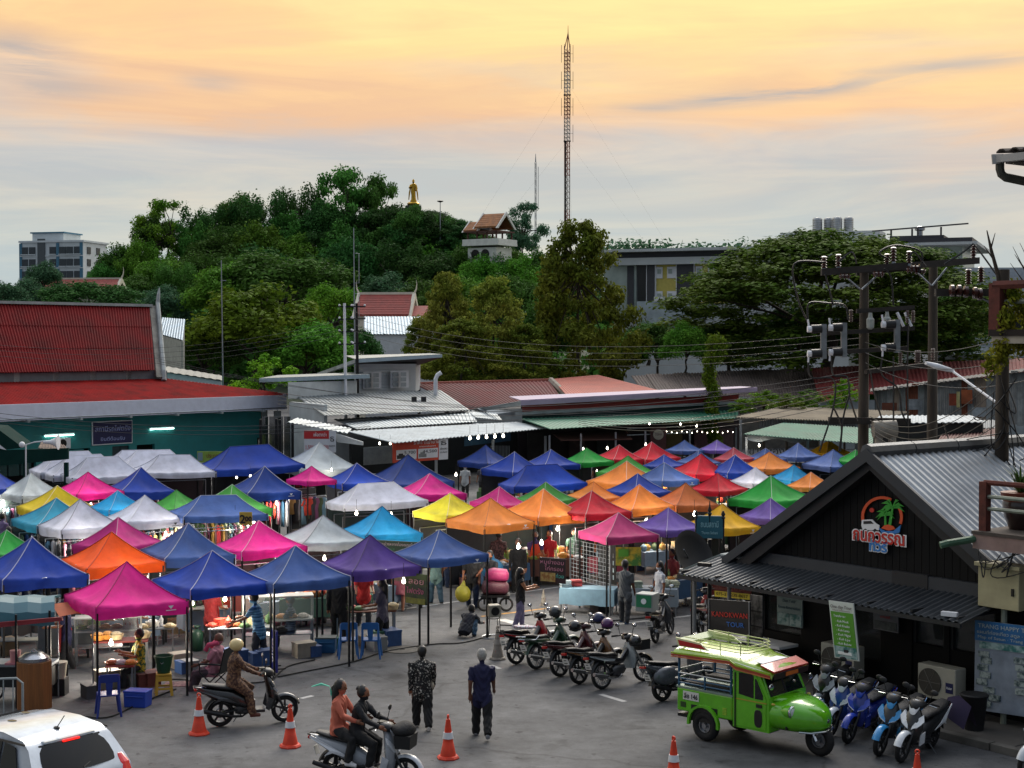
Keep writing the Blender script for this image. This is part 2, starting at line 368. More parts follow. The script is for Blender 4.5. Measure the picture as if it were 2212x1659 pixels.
def model(kind, seed):
 rnd = random.Random(seed); cl = []; U = rnd.uniform
 if kind == 'A':     # broad dense dome
  for _ in range(60):
   a = U(0, math.tau); e = U(-.15, 1.0); e = math.asin(max(-1, min(1, e))); rr = U(.7, 1)
   c = (.37 * rr * math.cos(e) * math.cos(a), .37 * rr * math.cos(e) * math.sin(a), .5 + .40 * rr * math.sin(e)); k = U(.075, .14); cl.append((c, (k, k, k * .8)))
  return clump_leaves(cl, 12000, .0165, seed, fill=.4), limbs([c[0] for c in cl[:9]], (0, 0, .42), .022, seed)
 if kind == 'B':     # tall open crown, sky shows through
  for _ in range(34):
   a = U(0, math.tau); h = U(.30, .95); q = .42 * math.sin(min(1, (h - .2) / .75) * math.pi * .86) + .05; rr = U(.3, 1) * q
   k = U(.06, .12); cl.append(((rr * math.cos(a), rr * math.sin(a), h), (k * 1.2, k * 1.2, k * .75)))
  return clump_leaves(cl, 8500, .017, seed, fill=.3), limbs([c[0] for c in cl], (U(-.05, .05), 0, .6), .02, seed, sway=.05)
 if kind == 'C':     # umbrella rain tree, flat pads in layers
  for _ in range(300):
   a = U(0, math.tau); rr = math.sqrt(U(0, 1)); h = .97 - .42 * rr ** 2.2 - U(0, .28) ** 1.0 * (1 if U(0, 1) < .55 else .1)
   k = U(.035, .07); cl.append(((.47 * rr * math.cos(a), .47 * rr * math.sin(a), h), (k * 1.3, k * 1.3, k * .42 * 1.6)))
  for _ in range(110):
   a = U(0, math.tau); rr = U(.45, 1.0); k = U(.03, .06); cl.append(((.46 * rr * math.cos(a), .46 * rr * math.sin(a), U(.16, .52)), (k * 1.4, k * 1.4, k * .8)))
  return clump_leaves(cl, 70000, .0098, seed, fill=.2, up=1.1), limbs([c[0] for c in cl[:11]], (0, 0, .40), .022, seed, sway=.02)
 if kind == 'D':     # upright tree with blunt yellow sprays
  for _ in range(120):
   h = U(.12, 1.0); q = .46 * (1 - max(0, h - .30) / .74) ** .62 * (1 if h > .3 else .75 + h * .8); a = U(0, math.tau); rr = U(.45, 1.0) * q
   k = U(.045, .085); cl.append(((rr * math.cos(a), rr * math.sin(a), h - .02), (k * 1.15, k * 1.15, k * .72)))
  return clump_leaves(cl, 22000, .0145, seed, fill=.25, aspect=.5, droop=.7), limbs([c[0] for c in cl[:22]], (0, 0, .8), .014, seed)
 if kind == 'E':     # creeper-draped tree, hanging curtains
  for _ in range(30):
   a = U(0, math.tau); rr = U(.1, .40); h = U(.45, .93) - rr * .35; k = U(.07, .12); cl.append(((rr * math.cos(a), rr * math.sin(a), h), (k, k, k * U(.9, 2.0))))
  for _ in range(12):
   a = U(0, math.tau); rr = U(.30, .42); k = U(.04, .07); cl.append(((rr * math.cos(a), rr * math.sin(a), U(.2, .5)), (k, k, k * 3.2)))
  return clump_leaves(cl, 11000, .0165, seed, fill=.4, up=0, droop=1.0), limbs([c[0] for c in cl[:8]], (0, 0, .55), .022, seed)
 if kind == 'F':     # loose shrub
  for _ in range(30):
   a = U(0, math.tau); rr = U(0, .42); h = U(.12, .95 - rr * .6); k = U(.06, .13); cl.append(((rr * math.cos(a), rr * math.sin(a), h), (k, k, k)))
  return clump_leaves(cl, 3000, .030, seed, fill=.2, aspect=.4), limbs([c[0] for c in cl[:10]], (0, 0, .3), .02, seed)
MODELS = {}
for k, ns in (('A', 3), ('B', 2), ('C', 1), ('D', 2), ('E', 2), ('F', 2)):
 MODELS[k] = []
 for s in range(ns):
  V, lm = model(k, 100 * ord(k) + s); me = leafmesh(V, 'crown'); me.materials.append(None)
  tm = lm.mesh('trunk'); tm.materials.append(BARK); tm.shade_smooth(); MODELS[k].append((me, tm))
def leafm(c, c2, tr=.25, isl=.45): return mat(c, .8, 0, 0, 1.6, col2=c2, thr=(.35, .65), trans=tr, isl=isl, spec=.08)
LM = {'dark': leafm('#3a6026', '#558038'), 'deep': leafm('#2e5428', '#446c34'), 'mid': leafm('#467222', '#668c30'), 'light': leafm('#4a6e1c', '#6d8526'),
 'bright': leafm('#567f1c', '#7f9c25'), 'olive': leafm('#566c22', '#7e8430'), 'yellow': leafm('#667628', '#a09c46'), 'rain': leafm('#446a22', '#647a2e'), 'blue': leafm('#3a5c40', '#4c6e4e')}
LBL = {'A': 'broad dense tree with a domed crown', 'B': 'tall open-crowned tree with sky showing between its branches', 'C': 'wide umbrella-shaped rain tree with layered foliage', 'D': 'upright tree with yellowish new leaf sprays', 'E': 'dark tree smothered in hanging creepers', 'F': 'low leafy shrub'}
LMN = {'dark': 'dark green', 'deep': 'very dark green', 'mid': 'mid green', 'light': 'yellow-green', 'bright': 'bright green', 'olive': 'olive green', 'yellow': 'golden-olive', 'rain': 'olive-tipped', 'blue': 'bluish green'}
def tree(x, yt, yb, wpx, Y, kind, m, place, name=None, label=None):
 top = atd(x, yt, Y); base = atd(x, yb, Y); g = hz(top.x, Y) if 'hill' in place and Y > 170 else 0.0
 if 'hill' in place: base.z = g - .4 if g > 0 else 0
 else: base.z = 0.0
 rnd = random.Random(int(x * 31 + yt)); me, tm = rnd.choice(MODELS[kind])
 t = thing(name or ('shrub' if kind == 'F' else 'tree'), label or '%s %s %s' % (LMN[m], LBL[kind], place), 'shrub' if kind == 'F' else 'tree', base, rnd.uniform(0, 6.28), ('trees ' if kind != 'F' else 'shrubs ') + place)
 crownh = top.z - atd(x, yb, Y).z; W = wpx * Y / FPX; lo = {'A': .10, 'B': .25, 'C': .12, 'D': .08, 'E': .05, 'F': .05}[kind]
 H = crownh / (1 - lo)
 trunk_drop = top.z - H - base.z
 W *= 1.32 if 'hill' in place else 1.05
 t.scale = (W, W, H); t.location = (top.x, Y, top.z - H)
 c = link('crown', me, t); c.material_slots[0].link = 'OBJECT'; c.material_slots[0].material = LM[m]
 b = link('trunk', tm, t)
 if trunk_drop > .3 and 'hill' not in place:      # carry the trunk down to the soil
  st_ = MB().tube([(0, 0, -trunk_drop / H), (0, 0, .05)], [.03, .024], 7).build('lower_trunk', BARK, t)
 return t
HS = 'on the wooded hill'
hill_trees = [(365, 432, 575, 120, 256, 'B', 'light'), (332, 470, 600, 85, 254, 'B', 'dark'), (455, 432, 600, 120, 258, 'E', 'deep'), (520, 412, 560, 110, 262, 'A', 'dark'), (575, 405, 590, 130, 258, 'E', 'deep'),
(655, 390, 570, 110, 262, 'E', 'deep'), (745, 364, 560, 150, 260, 'B', 'dark'), (700, 430, 570, 120, 256, 'A', 'deep'), (815, 382, 560, 110, 262, 'B', 'dark'), (850, 428, 570, 120, 256, 'A', 'deep'), (925, 452, 590, 160, 252, 'C', 'deep'), (985, 470, 600, 130, 250, 'C', 'deep'),
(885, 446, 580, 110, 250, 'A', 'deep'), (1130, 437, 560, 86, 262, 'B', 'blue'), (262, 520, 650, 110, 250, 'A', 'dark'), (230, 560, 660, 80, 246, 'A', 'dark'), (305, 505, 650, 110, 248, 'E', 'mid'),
(350, 540, 690, 130, 238, 'A', 'mid'), (440, 530, 690, 150, 240, 'E', 'dark'), (560, 520, 690, 150, 240, 'A', 'deep'), (655, 545, 690, 150, 238, 'E', 'deep'), (765, 500, 680, 140, 242, 'A', 'deep'), (700, 500, 640, 120, 248, 'B', 'deep'),
(845, 510, 690, 150, 240, 'E', 'deep'), (925, 530, 690, 150, 238, 'A', 'deep'), (1005, 520, 700, 140, 240, 'A', 'dark'), (1075, 545, 700, 120, 236, 'A', 'dark'), (1125, 540, 700, 120, 234, 'A', 'mid'), (1170, 525, 700, 110, 240, 'A', 'dark'), (1055, 500, 600, 70, 245, 'A', 'dark'),
(620, 450, 600, 120, 256, 'A', 'dark'), (410, 470, 620, 100, 254, 'E', 'dark'), (1215, 560, 700, 130, 236, 'A', 'dark'), (390, 560, 680, 110, 232, 'E', 'dark'), (500, 470, 620, 120, 252, 'E', 'dark'), (790, 455, 580, 100, 255, 'B', 'deep'), (893, 438, 560, 90, 249, 'A', 'dark'), (950, 462, 560, 90, 250, 'E', 'dark'), (1090, 520, 640, 90, 246, 'A', 'dark'), (560, 470, 640, 140, 250, 'A', 'mid'), (470, 500, 650, 140, 247, 'A', 'dark'), (640, 500, 660, 130, 249, 'A', 'mid'), (740, 470, 640, 140, 251, 'A', 'dark'), (830, 480, 640, 130, 250, 'A', 'dark'), (900, 500, 660, 140, 247, 'A', 'mid'), (990, 520, 660, 120, 246, 'A', 'dark'), (1040, 545, 680, 110, 233, 'A', 'mid'), (290, 590, 680, 120, 230, 'A', 'dark')]
for a in hill_trees: tree(*a, HS)
FT = 'at the foot of the hill'
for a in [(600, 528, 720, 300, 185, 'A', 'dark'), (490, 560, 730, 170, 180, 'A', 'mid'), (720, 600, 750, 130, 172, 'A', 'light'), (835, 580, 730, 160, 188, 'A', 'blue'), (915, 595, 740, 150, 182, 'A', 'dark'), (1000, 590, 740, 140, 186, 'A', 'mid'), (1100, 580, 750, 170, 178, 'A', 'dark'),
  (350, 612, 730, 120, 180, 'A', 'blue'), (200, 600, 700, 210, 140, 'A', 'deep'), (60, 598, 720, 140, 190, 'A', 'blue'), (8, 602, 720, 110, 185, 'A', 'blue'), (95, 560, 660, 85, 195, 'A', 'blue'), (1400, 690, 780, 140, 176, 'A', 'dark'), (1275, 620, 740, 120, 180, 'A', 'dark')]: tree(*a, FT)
BH = 'behind the market roofs'
for a in [(555, 600, 850, 400, 118, 'A', 'light'), (660, 680, 850, 240, 116, 'A', 'mid'), (440, 690, 840, 200, 117, 'A', 'dark'), (770, 700, 830, 130, 122, 'A', 'deep'), (965, 590, 815, 180, 118, 'D', 'yellow'), (1065, 598, 815, 200, 116, 'D', 'yellow'), (905, 690, 815, 120, 119, 'D', 'olive'),
  (1000, 690, 830, 210, 113, 'D', 'olive'), (1255, 478, 825, 290, 122, 'D', 'olive'), (1160, 650, 820, 150, 125, 'A', 'dark'), (1130, 700, 825, 180, 115, 'D', 'olive'), (1345, 720, 820, 140, 128, 'A', 'mid'), (1420, 690, 810, 150, 130, 'A', 'dark'),
  (1570, 690, 815, 240, 124, 'A', 'dark'), (1720, 650, 815, 280, 126, 'A', 'deep'), (1900, 650, 815, 280, 127, 'A', 'deep'), (2070, 600, 790, 190, 135, 'A', 'dark'), (2040, 690, 800, 160, 121, 'A', 'dark'), (1480, 690, 810, 130, 115, 'A', 'mid')]: tree(*a, BH)
tree(1792, 494, 800, 690, 122, 'C', 'rain', BH, label='huge spreading umbrella-shaped rain tree before the grey modern block')
tree(570, 760, 845, 145, 98, 'F', 'bright', 'behind the station roof')
for a in [(1650, 842, 892, 130, 86, 'F', 'bright'), (1745, 838, 892, 130, 86, 'F', 'mid'), (1825, 818, 888, 90, 85, 'F', 'bright'), (1600, 860, 892, 70, 87, 'F', 'mid'), (1700, 850, 895, 110, 84, 'F', 'light')]: tree(*a, 'growing between the shop roofs')
# a dead post swallowed by creeper
def creeper_post():
 Y = 92; b = atd(1538, 838, Y); t = thing('creeper_covered_post', 'tall post swallowed by green creeper above the dark shed roof', 'creeper', (b.x, Y, 0)); h = atd(1538, 725, Y).z
 cl = [((random.uniform(-.25, .25), random.uniform(-.2, .2), z), (.42 + .18 * (z > h - 1.4), .42, .5)) for z in np.linspace(1.5, h - .35, 14)]
 c = link('foliage', leafmesh(clump_leaves(cl, 5200, .085, 5, up=0, droop=1.2), 'foliage'), t); c.data.materials.append(LM['light'])
 MB().tube([(0, 0, 0), (.03, 0, h - .4)], [.12, .08], 8).build('post', CONC, t)
creeper_post()
def wood(name, label, x0, x1, Y, yt, N_, size, m, dz, seed, rise=None):
 rng = np.random.default_rng(seed); X0, X1 = atd(x0, 700, Y).x, atd(x1, 700, Y).x; h = atd(0, yt, Y).z; n = 60; cl = []
 for k in range(n):
  X = X0 + (X1 - X0) * (k + rng.uniform(-.4, .4)) / n; hh = h * (rise(k / n) if rise else 1) * rng.uniform(.86, 1.0)
  for q in range(4): r = dz * rng.uniform(.5, .9); cl.append(((X + rng.uniform(-2, 2), Y + rng.uniform(-8, 8), hh - r - q * (hh / 4.2)), (r * 1.3, r, r)))
 o = link(name, leafmesh(clump_leaves(cl, N_, size, seed, fill=.6), name)); o.data.materials.append(LM[m]); o['kind'] = 'stuff'; tag(o, label, 'wood')
wood('distant_wood', 'belt of far dark trees closing the view behind the hill foot', -120, 2340, 205, 640, 34000, .7, 'dark', 3.6, 3)
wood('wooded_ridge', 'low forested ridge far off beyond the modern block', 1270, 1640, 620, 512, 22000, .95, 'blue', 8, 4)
# ================================================================ far landmarks
def apartment():
 Y = 420; o = atd(112, 600, Y); s = Y / FPX; top = HC + (740 - 524) * s
 t = thing('apartment_block', 'white high-rise apartment block with blue corner strips on the skyline', 'building', (o.x, Y, 0), R(-14))
 W, D = 150 * s, 13.0; wl = mat('#c4ccce', .8, 0, .12, .3); bl = mat('#3f6f86', .7, 0, .15); dk = mat('#2b3438', .3, 0, .3)
 MB().box((0, D / 2, top / 2), (W, D, top)).build('wall', wl, t)
 MB().box((0, D / 2, top + .25), (W + .8, D + .8, .5)).build('parapet', wl, t)
 MB().box((-W * .12, D / 2, top + 1.5), (W * .5, D * .7, 2.2)).build('penthouse', wl, t); MB().box((-W * .12, D / 2, top + 2.8), (W * .55, D * .76, .35)).build('penthouse_roof', bl, t)
 MB().box((-W * .16, -.15, top - 5), (W * .12, .3, 12)).build('stair_panel', mat('#4a5256', .7), t)
 for x in (-W * .5 + .1, W * .1, W * .5 - .5): MB().box((x, -.12, top / 2), (.8, .24, top - .4)).build('corner_strip', bl, t)
 fl = 3.3; wm = None
 for k in range(7):
  z = top - 2.2 - k * fl; MB().box((0, -.1, z - 1.5), (W + .2, .35, .25)).build('floor_band', wl, t)
  for q, x in enumerate((-.43, -.31, .02, .18, .29, .41)):
   if wm is None: wm = MB().box((0, 0, 0), (1.9, .3, 1.9)).mesh('window'); wm.materials.append(dk); sm_ = MB().box((0, -.25, -1.1), (2.2, .5, .2)).mesh('sill'); sm_.materials.append(wl)
   wo = link('window', wm, t, (x * W, -.06, z)); link('sill', sm_, wo)
  for y in (3, 8): link('window', wm, t, (W / 2 + .02, y, z), R(90))
apartment()
def gable_roof(mb, L_, Wd, H, th=.18, ov=0.0):
 """gable roof, ridge along x"""
 for s in (-1, 1):
  mb.slab([(-L_ / 2, 0, H), (L_ / 2, 0, H), (L_ / 2, s * (Wd / 2 + ov), -H * ov * 2 / Wd), (-L_ / 2, s * (Wd / 2 + ov), -H * ov * 2 / Wd)], (0, 0, th))
 return mb
TILE = mat('#8c4038', .75, 0, .25, 2, .5, bscale=10); CREAM = mat('#c9c3b2', .7, 0, .12)
def courses(t, L_, Wd, H, n, m, z0=0.0):
 """one side of a tiled roof as overlapping tile courses"""
 for k in range(n):
  a, b = k / n, (k + 1) / n + .02
  MB().slab([(-L_ / 2, -Wd / 2 * (1 - a), H * a), (L_ / 2, -Wd / 2 * (1 - a), H * a), (L_ / 2, -Wd / 2 * (1 - b), H * b - .03), (-L_ / 2, -Wd / 2 * (1 - b), H * b - .03)], (0, -.02, .07)).build('tile_course', m, t, loc=(0, 0, z0))
def chofa(mb, x, y, z, h, s):
 pts = [(x, y, z - .4), (x + s * .10 * h, y, z), (x + s * .26 * h, y, z + .38 * h), (x + s * .30 * h, y, z + .7 * h), (x + s * .26 * h, y, z + h)]
 mb.tube(pts, [.20 * h * .5, .17 * h * .5, .10 * h * .5, .05 * h * .5, .01], 6)
def temple(Y, xl, xr, yr, ye, yspire, label, tiers=True):
 a, b = atd(xl, yr, Y), atd(xr, yr, Y); L_ = b.x - a.x; ez = atd(xl, ye, Y).z; rz_ = a.z - ez; sp = (ye - yspire) * Y / FPX - rz_
 t = thing('temple_hall', label, 'temple', ((a.x + b.x) / 2, Y, 0), R(-6)); r = gable_roof(MB(), L_ * 1.02, 5.2, rz_, .12).build('roof', TILE, t, loc=(0, 0, ez))
 courses(r, L_ * 1.02, 5.2, rz_, 9, TILE, .13)
 MB().box((0, 0, ez / 2), (L_ * .93, 4.4, ez)).build('wall', CREAM, t); MB().box((0, 0, rz_ + .18), (L_ * 1.03, .3, .26)).build('ridge_cap', CREAM, r)
 for s in (-1, 1):
  g = MB().slab([(s * L_ * .5, -2.9, -.2), (s * L_ * .5, 0, rz_ + .3), (s * L_ * .5, 2.9, -.2), (s * L_ * .5, 2.5, -.25), (s * L_ * .5, 0, rz_ - .35), (s * L_ * .5, -2.5, -.25)], (s * .3, 0, 0)); g.build('bargeboard', CREAM, r)
  f = MB(); chofa(f, s * L_ * .5, 0, rz_ + .1, sp, s); f.build('finial', CREAM, r, smooth=True)
 if tiers:
  q = MB().slab([(L_ * .5, -2.2, -.1), (L_ * .5 + 2.0, -2.2, -.1), (L_ * .5 + 2.0, 0, rz_ * .45), (L_ * .5, 0, rz_ * .45)], (0, 0, .12)).build('lower_roof', TILE, t, loc=(0, 0, ez)); f = MB(); chofa(f, L_ * .5 + 1.9, 0, rz_ * .42, sp * .7, 1); f.build('finial', CREAM, q, smooth=True)
  MB().slab([(L_ * .5 + 2.0, -2.5, -.3), (L_ * .5 + 2.0, 0, rz_ * .55), (L_ * .5 + 2.0, 0, rz_ * .25), (L_ * .5 + 2.0, -2.0, -.35)], (.25, 0, 0)).build('bargeboard', CREAM, q)
 return t
temple(150, 778, 892, 638, 684, 607, 'red tiled temple hall with cream gable finials above the trees')
temple(205, 92, 262, 605, 634, 578, 'distant red temple roof with pale finials below the apartment block', False)
def metal_house(name, label, cat, pts_roof, wallh, mroof, mwall, ribs=14):
 """simple shed: a mono-pitch corrugated roof over four walls; pts are world points near-left, near-right, far-right, far-left"""
 c = sum((Vector(p) for p in pts_roof), Vector()) / 4; t = thing(name, label, cat, (c.x, c.y, 0)); P = [Vector(p) - Vector((c.x, c.y, 0)) for p in pts_roof]
 m = MB(); corr(m, *P, ribs, .035, .03); m.build('roof', mroof, t)
 k = [Vector((0, 0, 0)).lerp(p, .95) for p in P]; z = [p.z - .06 for p in P]
 for i in range(4):
  j = (i + 1) % 4; MB().slab([(k[i].x, k[i].y, 0), (k[j].x, k[j].y, 0), (k[j].x, k[j].y, z[j]), (k[i].x, k[i].y, z[i])], (-(k[j] - k[i]).cross(Vector((0, 0, 1)))).normalized() * .08).build('wall', mwall, t)
 return t
GALV = mat('#8f979b', .45, .55, .3, 1.2); BLUEG = mat('#7b90a0', .5, .4, .2, 1.0)
metal_house('shed', 'pale blue metal-roofed hall below the temple', 'shed', [atd(786, 722, 132), atd(938, 722, 132), atd(930, 684, 140), atd(786, 684, 140)], 4, BLUEG, WHITE, 22)
h2 = metal_house('house', 'white boarded house with a pale metal roof beside the red station roof', 'house', [atd(340, 720, 108), atd(395, 735, 104), atd(400, 690, 110), atd(350, 686, 113)], 4, BLUEG, mat('#8f928a', .8, 0, .2), 10)
metal_house('shed', 'small white lean-to with an open dark side behind the station', 'shed', [atd(348, 802, 96), atd(482, 822, 96), atd(482, 812, 101), atd(360, 792, 101)], 4, mat('#8b8a82', .8, 0, .3), WHITE, 8)
# statue, pavilion, lamp on the hill
def statue():
 Y = 257; s = Y / FPX; b = atd(893, 437, Y); t = thing('golden_statue', 'tall golden robed statue standing on the hilltop', 'statue', (b.x, Y, b.z)); GO = mat('#b08a2e', .32, .85, .25, 3)
 h = 50 * s; prof = [(0, .21, .15), (.06, .23, .17), (.12, .17, .14), (.3, .15, .13), (.45, .17, .13), (.58, .15, .11), (.68, .19, .12), (.76, .20, .11), (.80, .12, .09), (.825, .05, .05)]
 MB().sec([(z * h, .012 * h * math.sin(z * 9), 0, a * h * .62, c * h * .62) for z, a, c in prof], 14, 2.2, 'z').build('robe', GO, t, smooth=60)
 m = MB().ell((0, -.01 * h, .875 * h), (.05 * h, .055 * h, .06 * h)); m.lathe([(.05 * h, .90 * h), (.055 * h, .93 * h), (.03 * h, .97 * h), (.012 * h, 1.0 * h)], n=10); m.build('crowned_head', GO, t, smooth=60)
 m = MB().tube([(-.11 * h, 0, .74 * h), (-.16 * h, -.05 * h, .62 * h), (-.06 * h, -.11 * h, .66 * h)], [.04 * h, .045 * h, .022 * h], 8); m.tube([(.11 * h, 0, .74 * h), (.14 * h, -.04 * h, .58 * h), (.10 * h, -.09 * h, .48 * h)], [.04 * h, .05 * h, .022 * h], 8); m.build('sleeved_arm', GO, t, smooth=60)
 m = MB()
 for k in (-1, 1): m.tube([(k * .12 * h, .02, .66 * h), (k * .17 * h, .02, .4 * h), (k * .2 * h, 0, .1 * h)], [.03 * h, .035 * h, .02 * h], 6)
 m.build('robe_fold', GO, t, smooth=60)
 g = hz(b.x, Y) - b.z - .3
 MB().lathe([(.24 * h, -.14 * h), (.28 * h, -.06 * h), (.22 * h, 0)], n=12).build('lotus_pedestal', GO, t, smooth=30); MB().lathe([(.34 * h, g), (.34 * h, -.14 * h)], n=8).build('plinth', mat('#3c4238', .9), t)
statue()
def hill_lamp():
 Y = 246; s = Y / FPX; b = atd(951, 450, Y); g = hz(b.x, Y); t = thing('mast_lamp', 'lamp mast with a flat round head on the hilltop', 'lamp', (b.x, Y, g)); h = atd(951, 434, Y).z - g
 MB().tube([(0, 0, 0), (0, 0, h)], [.12, .06], 8).build('pole', STEEL, t); MB().lathe([(.1, h - .25), (.5, h - .1), (.5, h), (.1, h + .12)], n=12).build('lamp_head', DARKM, t)
hill_lamp()
def pavilion():
 Y = 238; s = Y / FPX; c = atd(1058, 540, Y); g = min(c.z - .5, hz(c.x, Y)); t = thing('hill_pavilion', 'two-tiered temple pavilion with rusty tiled roof on the hillside', 'pavilion', (c.x, Y, 0), R(-32))
 z1 = atd(0, 528, Y).z; z0 = atd(0, 502, Y).z; RT = mat('#8a5a34', .8, 0, .35, 1.5); PW = mat('#cfcfcb', .8, 0, .15, 1.0); RD = mat('#4a2822', .7)
 g0 = hz(c.x, Y) - 1
 MB().box((0, 0, (g0 + z1) / 2 - .3), (5.2, 4.4, z1 - g0 - .6)).build('base_wall', PW, t); MB().box((0, 0, z1 - .15), (6.6, 5.6, .3)).build('floor_slab', PW, t)
 for y in (-2.7, 2.7): MB().box((0, y, z1 + .35), (6.5, .16, .7)).build('balustrade', PW, t)
 for x in (-3.2, 3.2): MB().box((x, 0, z1 + .34), (.16, 5.2, .7)).build('balustrade', PW, t)
 for x in (-2.6, -.9, .9, 2.6):
  for y in (-2.2, 2.2): MB().tube([(x, y, z1), (x, y, z0 + .1)], .14, 8).build('column', RD, t)
 MB().box((0, 0, z0), (6.0, 5.0, .22)).build('beam', RD, t)
 for (L_, Wd, H, zz_, x) in ((4.0, 5.4, 2.1, z0 + .5, .9), (2.4, 4.0, 1.4, z0 + .1, -2.4)):
  r = gable_roof(MB(), L_, Wd, H, .16).build('roof', RT, t, loc=(x, 0, zz_)); courses(r, L_, Wd, H, 6, RT, .17)
  for e in (-1, 1):
   MB().slab([(e * L_ / 2, -Wd / 2 - .2, -.1), (e * L_ / 2, 0, H + .45), (e * L_ / 2, Wd / 2 + .2, -.1), (e * L_ / 2, Wd / 2 - .3, -.1), (e * L_ / 2, 0, H - .1), (e * L_ / 2, -Wd / 2 + .3, -.1)], (e * .2, 0, 0)).build('bargeboard', PW, r)
  MB().slab([(-L_ / 2, -Wd * .38, .02), (-L_ / 2, 0, H * .8), (-L_ / 2, Wd * .38, .02)], (.1, 0, 0)).build('gable_panel', PW, r)
 for y in (-1.2, .6):
  MB().lathe([(.02, -2.7), (.75, -2.68), (.75, -2.62)], (y, 0, z1 - 1.6), 14, 'y').build('round_window', DARKM, t, loc=(0, .4, 0))
pavilion()
def mast(name, label, x, ytop, ybot, Y, wlo, wmid, ymid, RED, WHT, full=True):
 b = atd(x, ybot, Y); h = atd(x, ytop, Y).z; zm = atd(x, ymid, Y).z; s = Y / FPX
 t = thing(name, label, 'mast', (b.x, Y, 0)); r = (.09 if full else .04) * Y / 300
 def lat(z0, z1, w, n, nm, m):
  mb = MB(); P = [(w / 2 * math.cos(a), w / 2 * math.sin(a)) for a in (R(30), R(150), R(270))]
  for p in P: mb.tube([(p[0], p[1], z0), (p[0], p[1], z1)], r, 5)
  for k in range(n):
   a, c = z0 + (z1 - z0) * k / n, z0 + (z1 - z0) * (k + 1) / n
   for i in range(3):
    j = (i + 1) % 3; mb.tube([(*P[i], a), (*P[j], c)], r * .55, 4); mb.tube([(*P[i], a), (*P[j], a)], r * .55, 4)
  return mb.build(nm, m, t)
 if full:
  n = 7; zs = np.linspace(0, zm, n + 1)
  for k in range(n): lat(zs[k], zs[k + 1], wlo, 6, 'lattice_section', (RED, WHT)[k % 2])
  zt = atd(x, 105, Y).z; zs = np.linspace(zm, zt, 5)
  for k in range(4): lat(zs[k], zs[k + 1], wmid * .62, 6, 'lattice_section', (WHT, RED)[k % 2])
  for a in range(6):
   q = math.tau * a / 6; X, Yy = wmid * .56 * math.cos(q), wmid * .56 * math.sin(q)
   for z in np.linspace(zm + 1.5, zt - 1, 4)[a % 2::1]:
    mb = MB().tube([(X, Yy, z - 1.7), (X, Yy, z + 1.7)], r * .5, 5); mb.tube([(0, 0, z), (X, Yy, z)], r * .3, 4); mb.build('dipole_antenna', DARKM, t)
  mb = MB(); P = [(wmid * .3 * math.cos(a), wmid * .3 * math.sin(a)) for a in (R(30), R(150), R(270))]; zt2 = atd(x, 72, Y).z
  for p in P: mb.tube([(*p, zt), (.15, 0, zt2)], r, 5)
  mb.build('tapered_top', RED, t); MB().tube([(.15, 0, zt2), (.15, 0, h)], [.08, .03], 5).build('whip', DARKM, t)
  mb = MB().tube([(-.3, .1, 0), (-.3, .1, zm)], .16, 6); mb.build('cable_run', BLACK, t)
  for z in (zm, (zm + zt) / 2): MB().box((0, 0, z), (wmid * .7, wmid * .5, .12)).build('platform', DARKM, t)
  for a in (R(30), R(150), R(270)):
   for z in (zm, zt * .9): MB().tube([(0, 0, z), (45 * math.cos(a), 45 * math.sin(a), 0)], .007, 4).build('guy_wire', DARKM, t)
 else:
  lat(0, zm, wlo, 26, 'lattice_section', WHT)
  MB().tube([(0, 0, zm), (0, 0, h)], [.16, .05], 6).build('whip', STEEL, t); MB().tube([(.55, 0, zm - 10), (.55, 0, zm - 1)], .07, 5).build('dipole_antenna', STEEL, t)
mast('radio_mast', 'tall red and white lattice radio mast with antenna cage', 1225, 55, 505, 300, 1.15, 2.0, 305, mat('#8a4a38', .6), mat('#a9a39c', .6))
mast('radio_mast', 'slender grey guyed mast behind the tall radio mast', 1157, 332, 470, 330, .4, 1.0, 350, STEEL, mat('#8b8f92', .5), False)
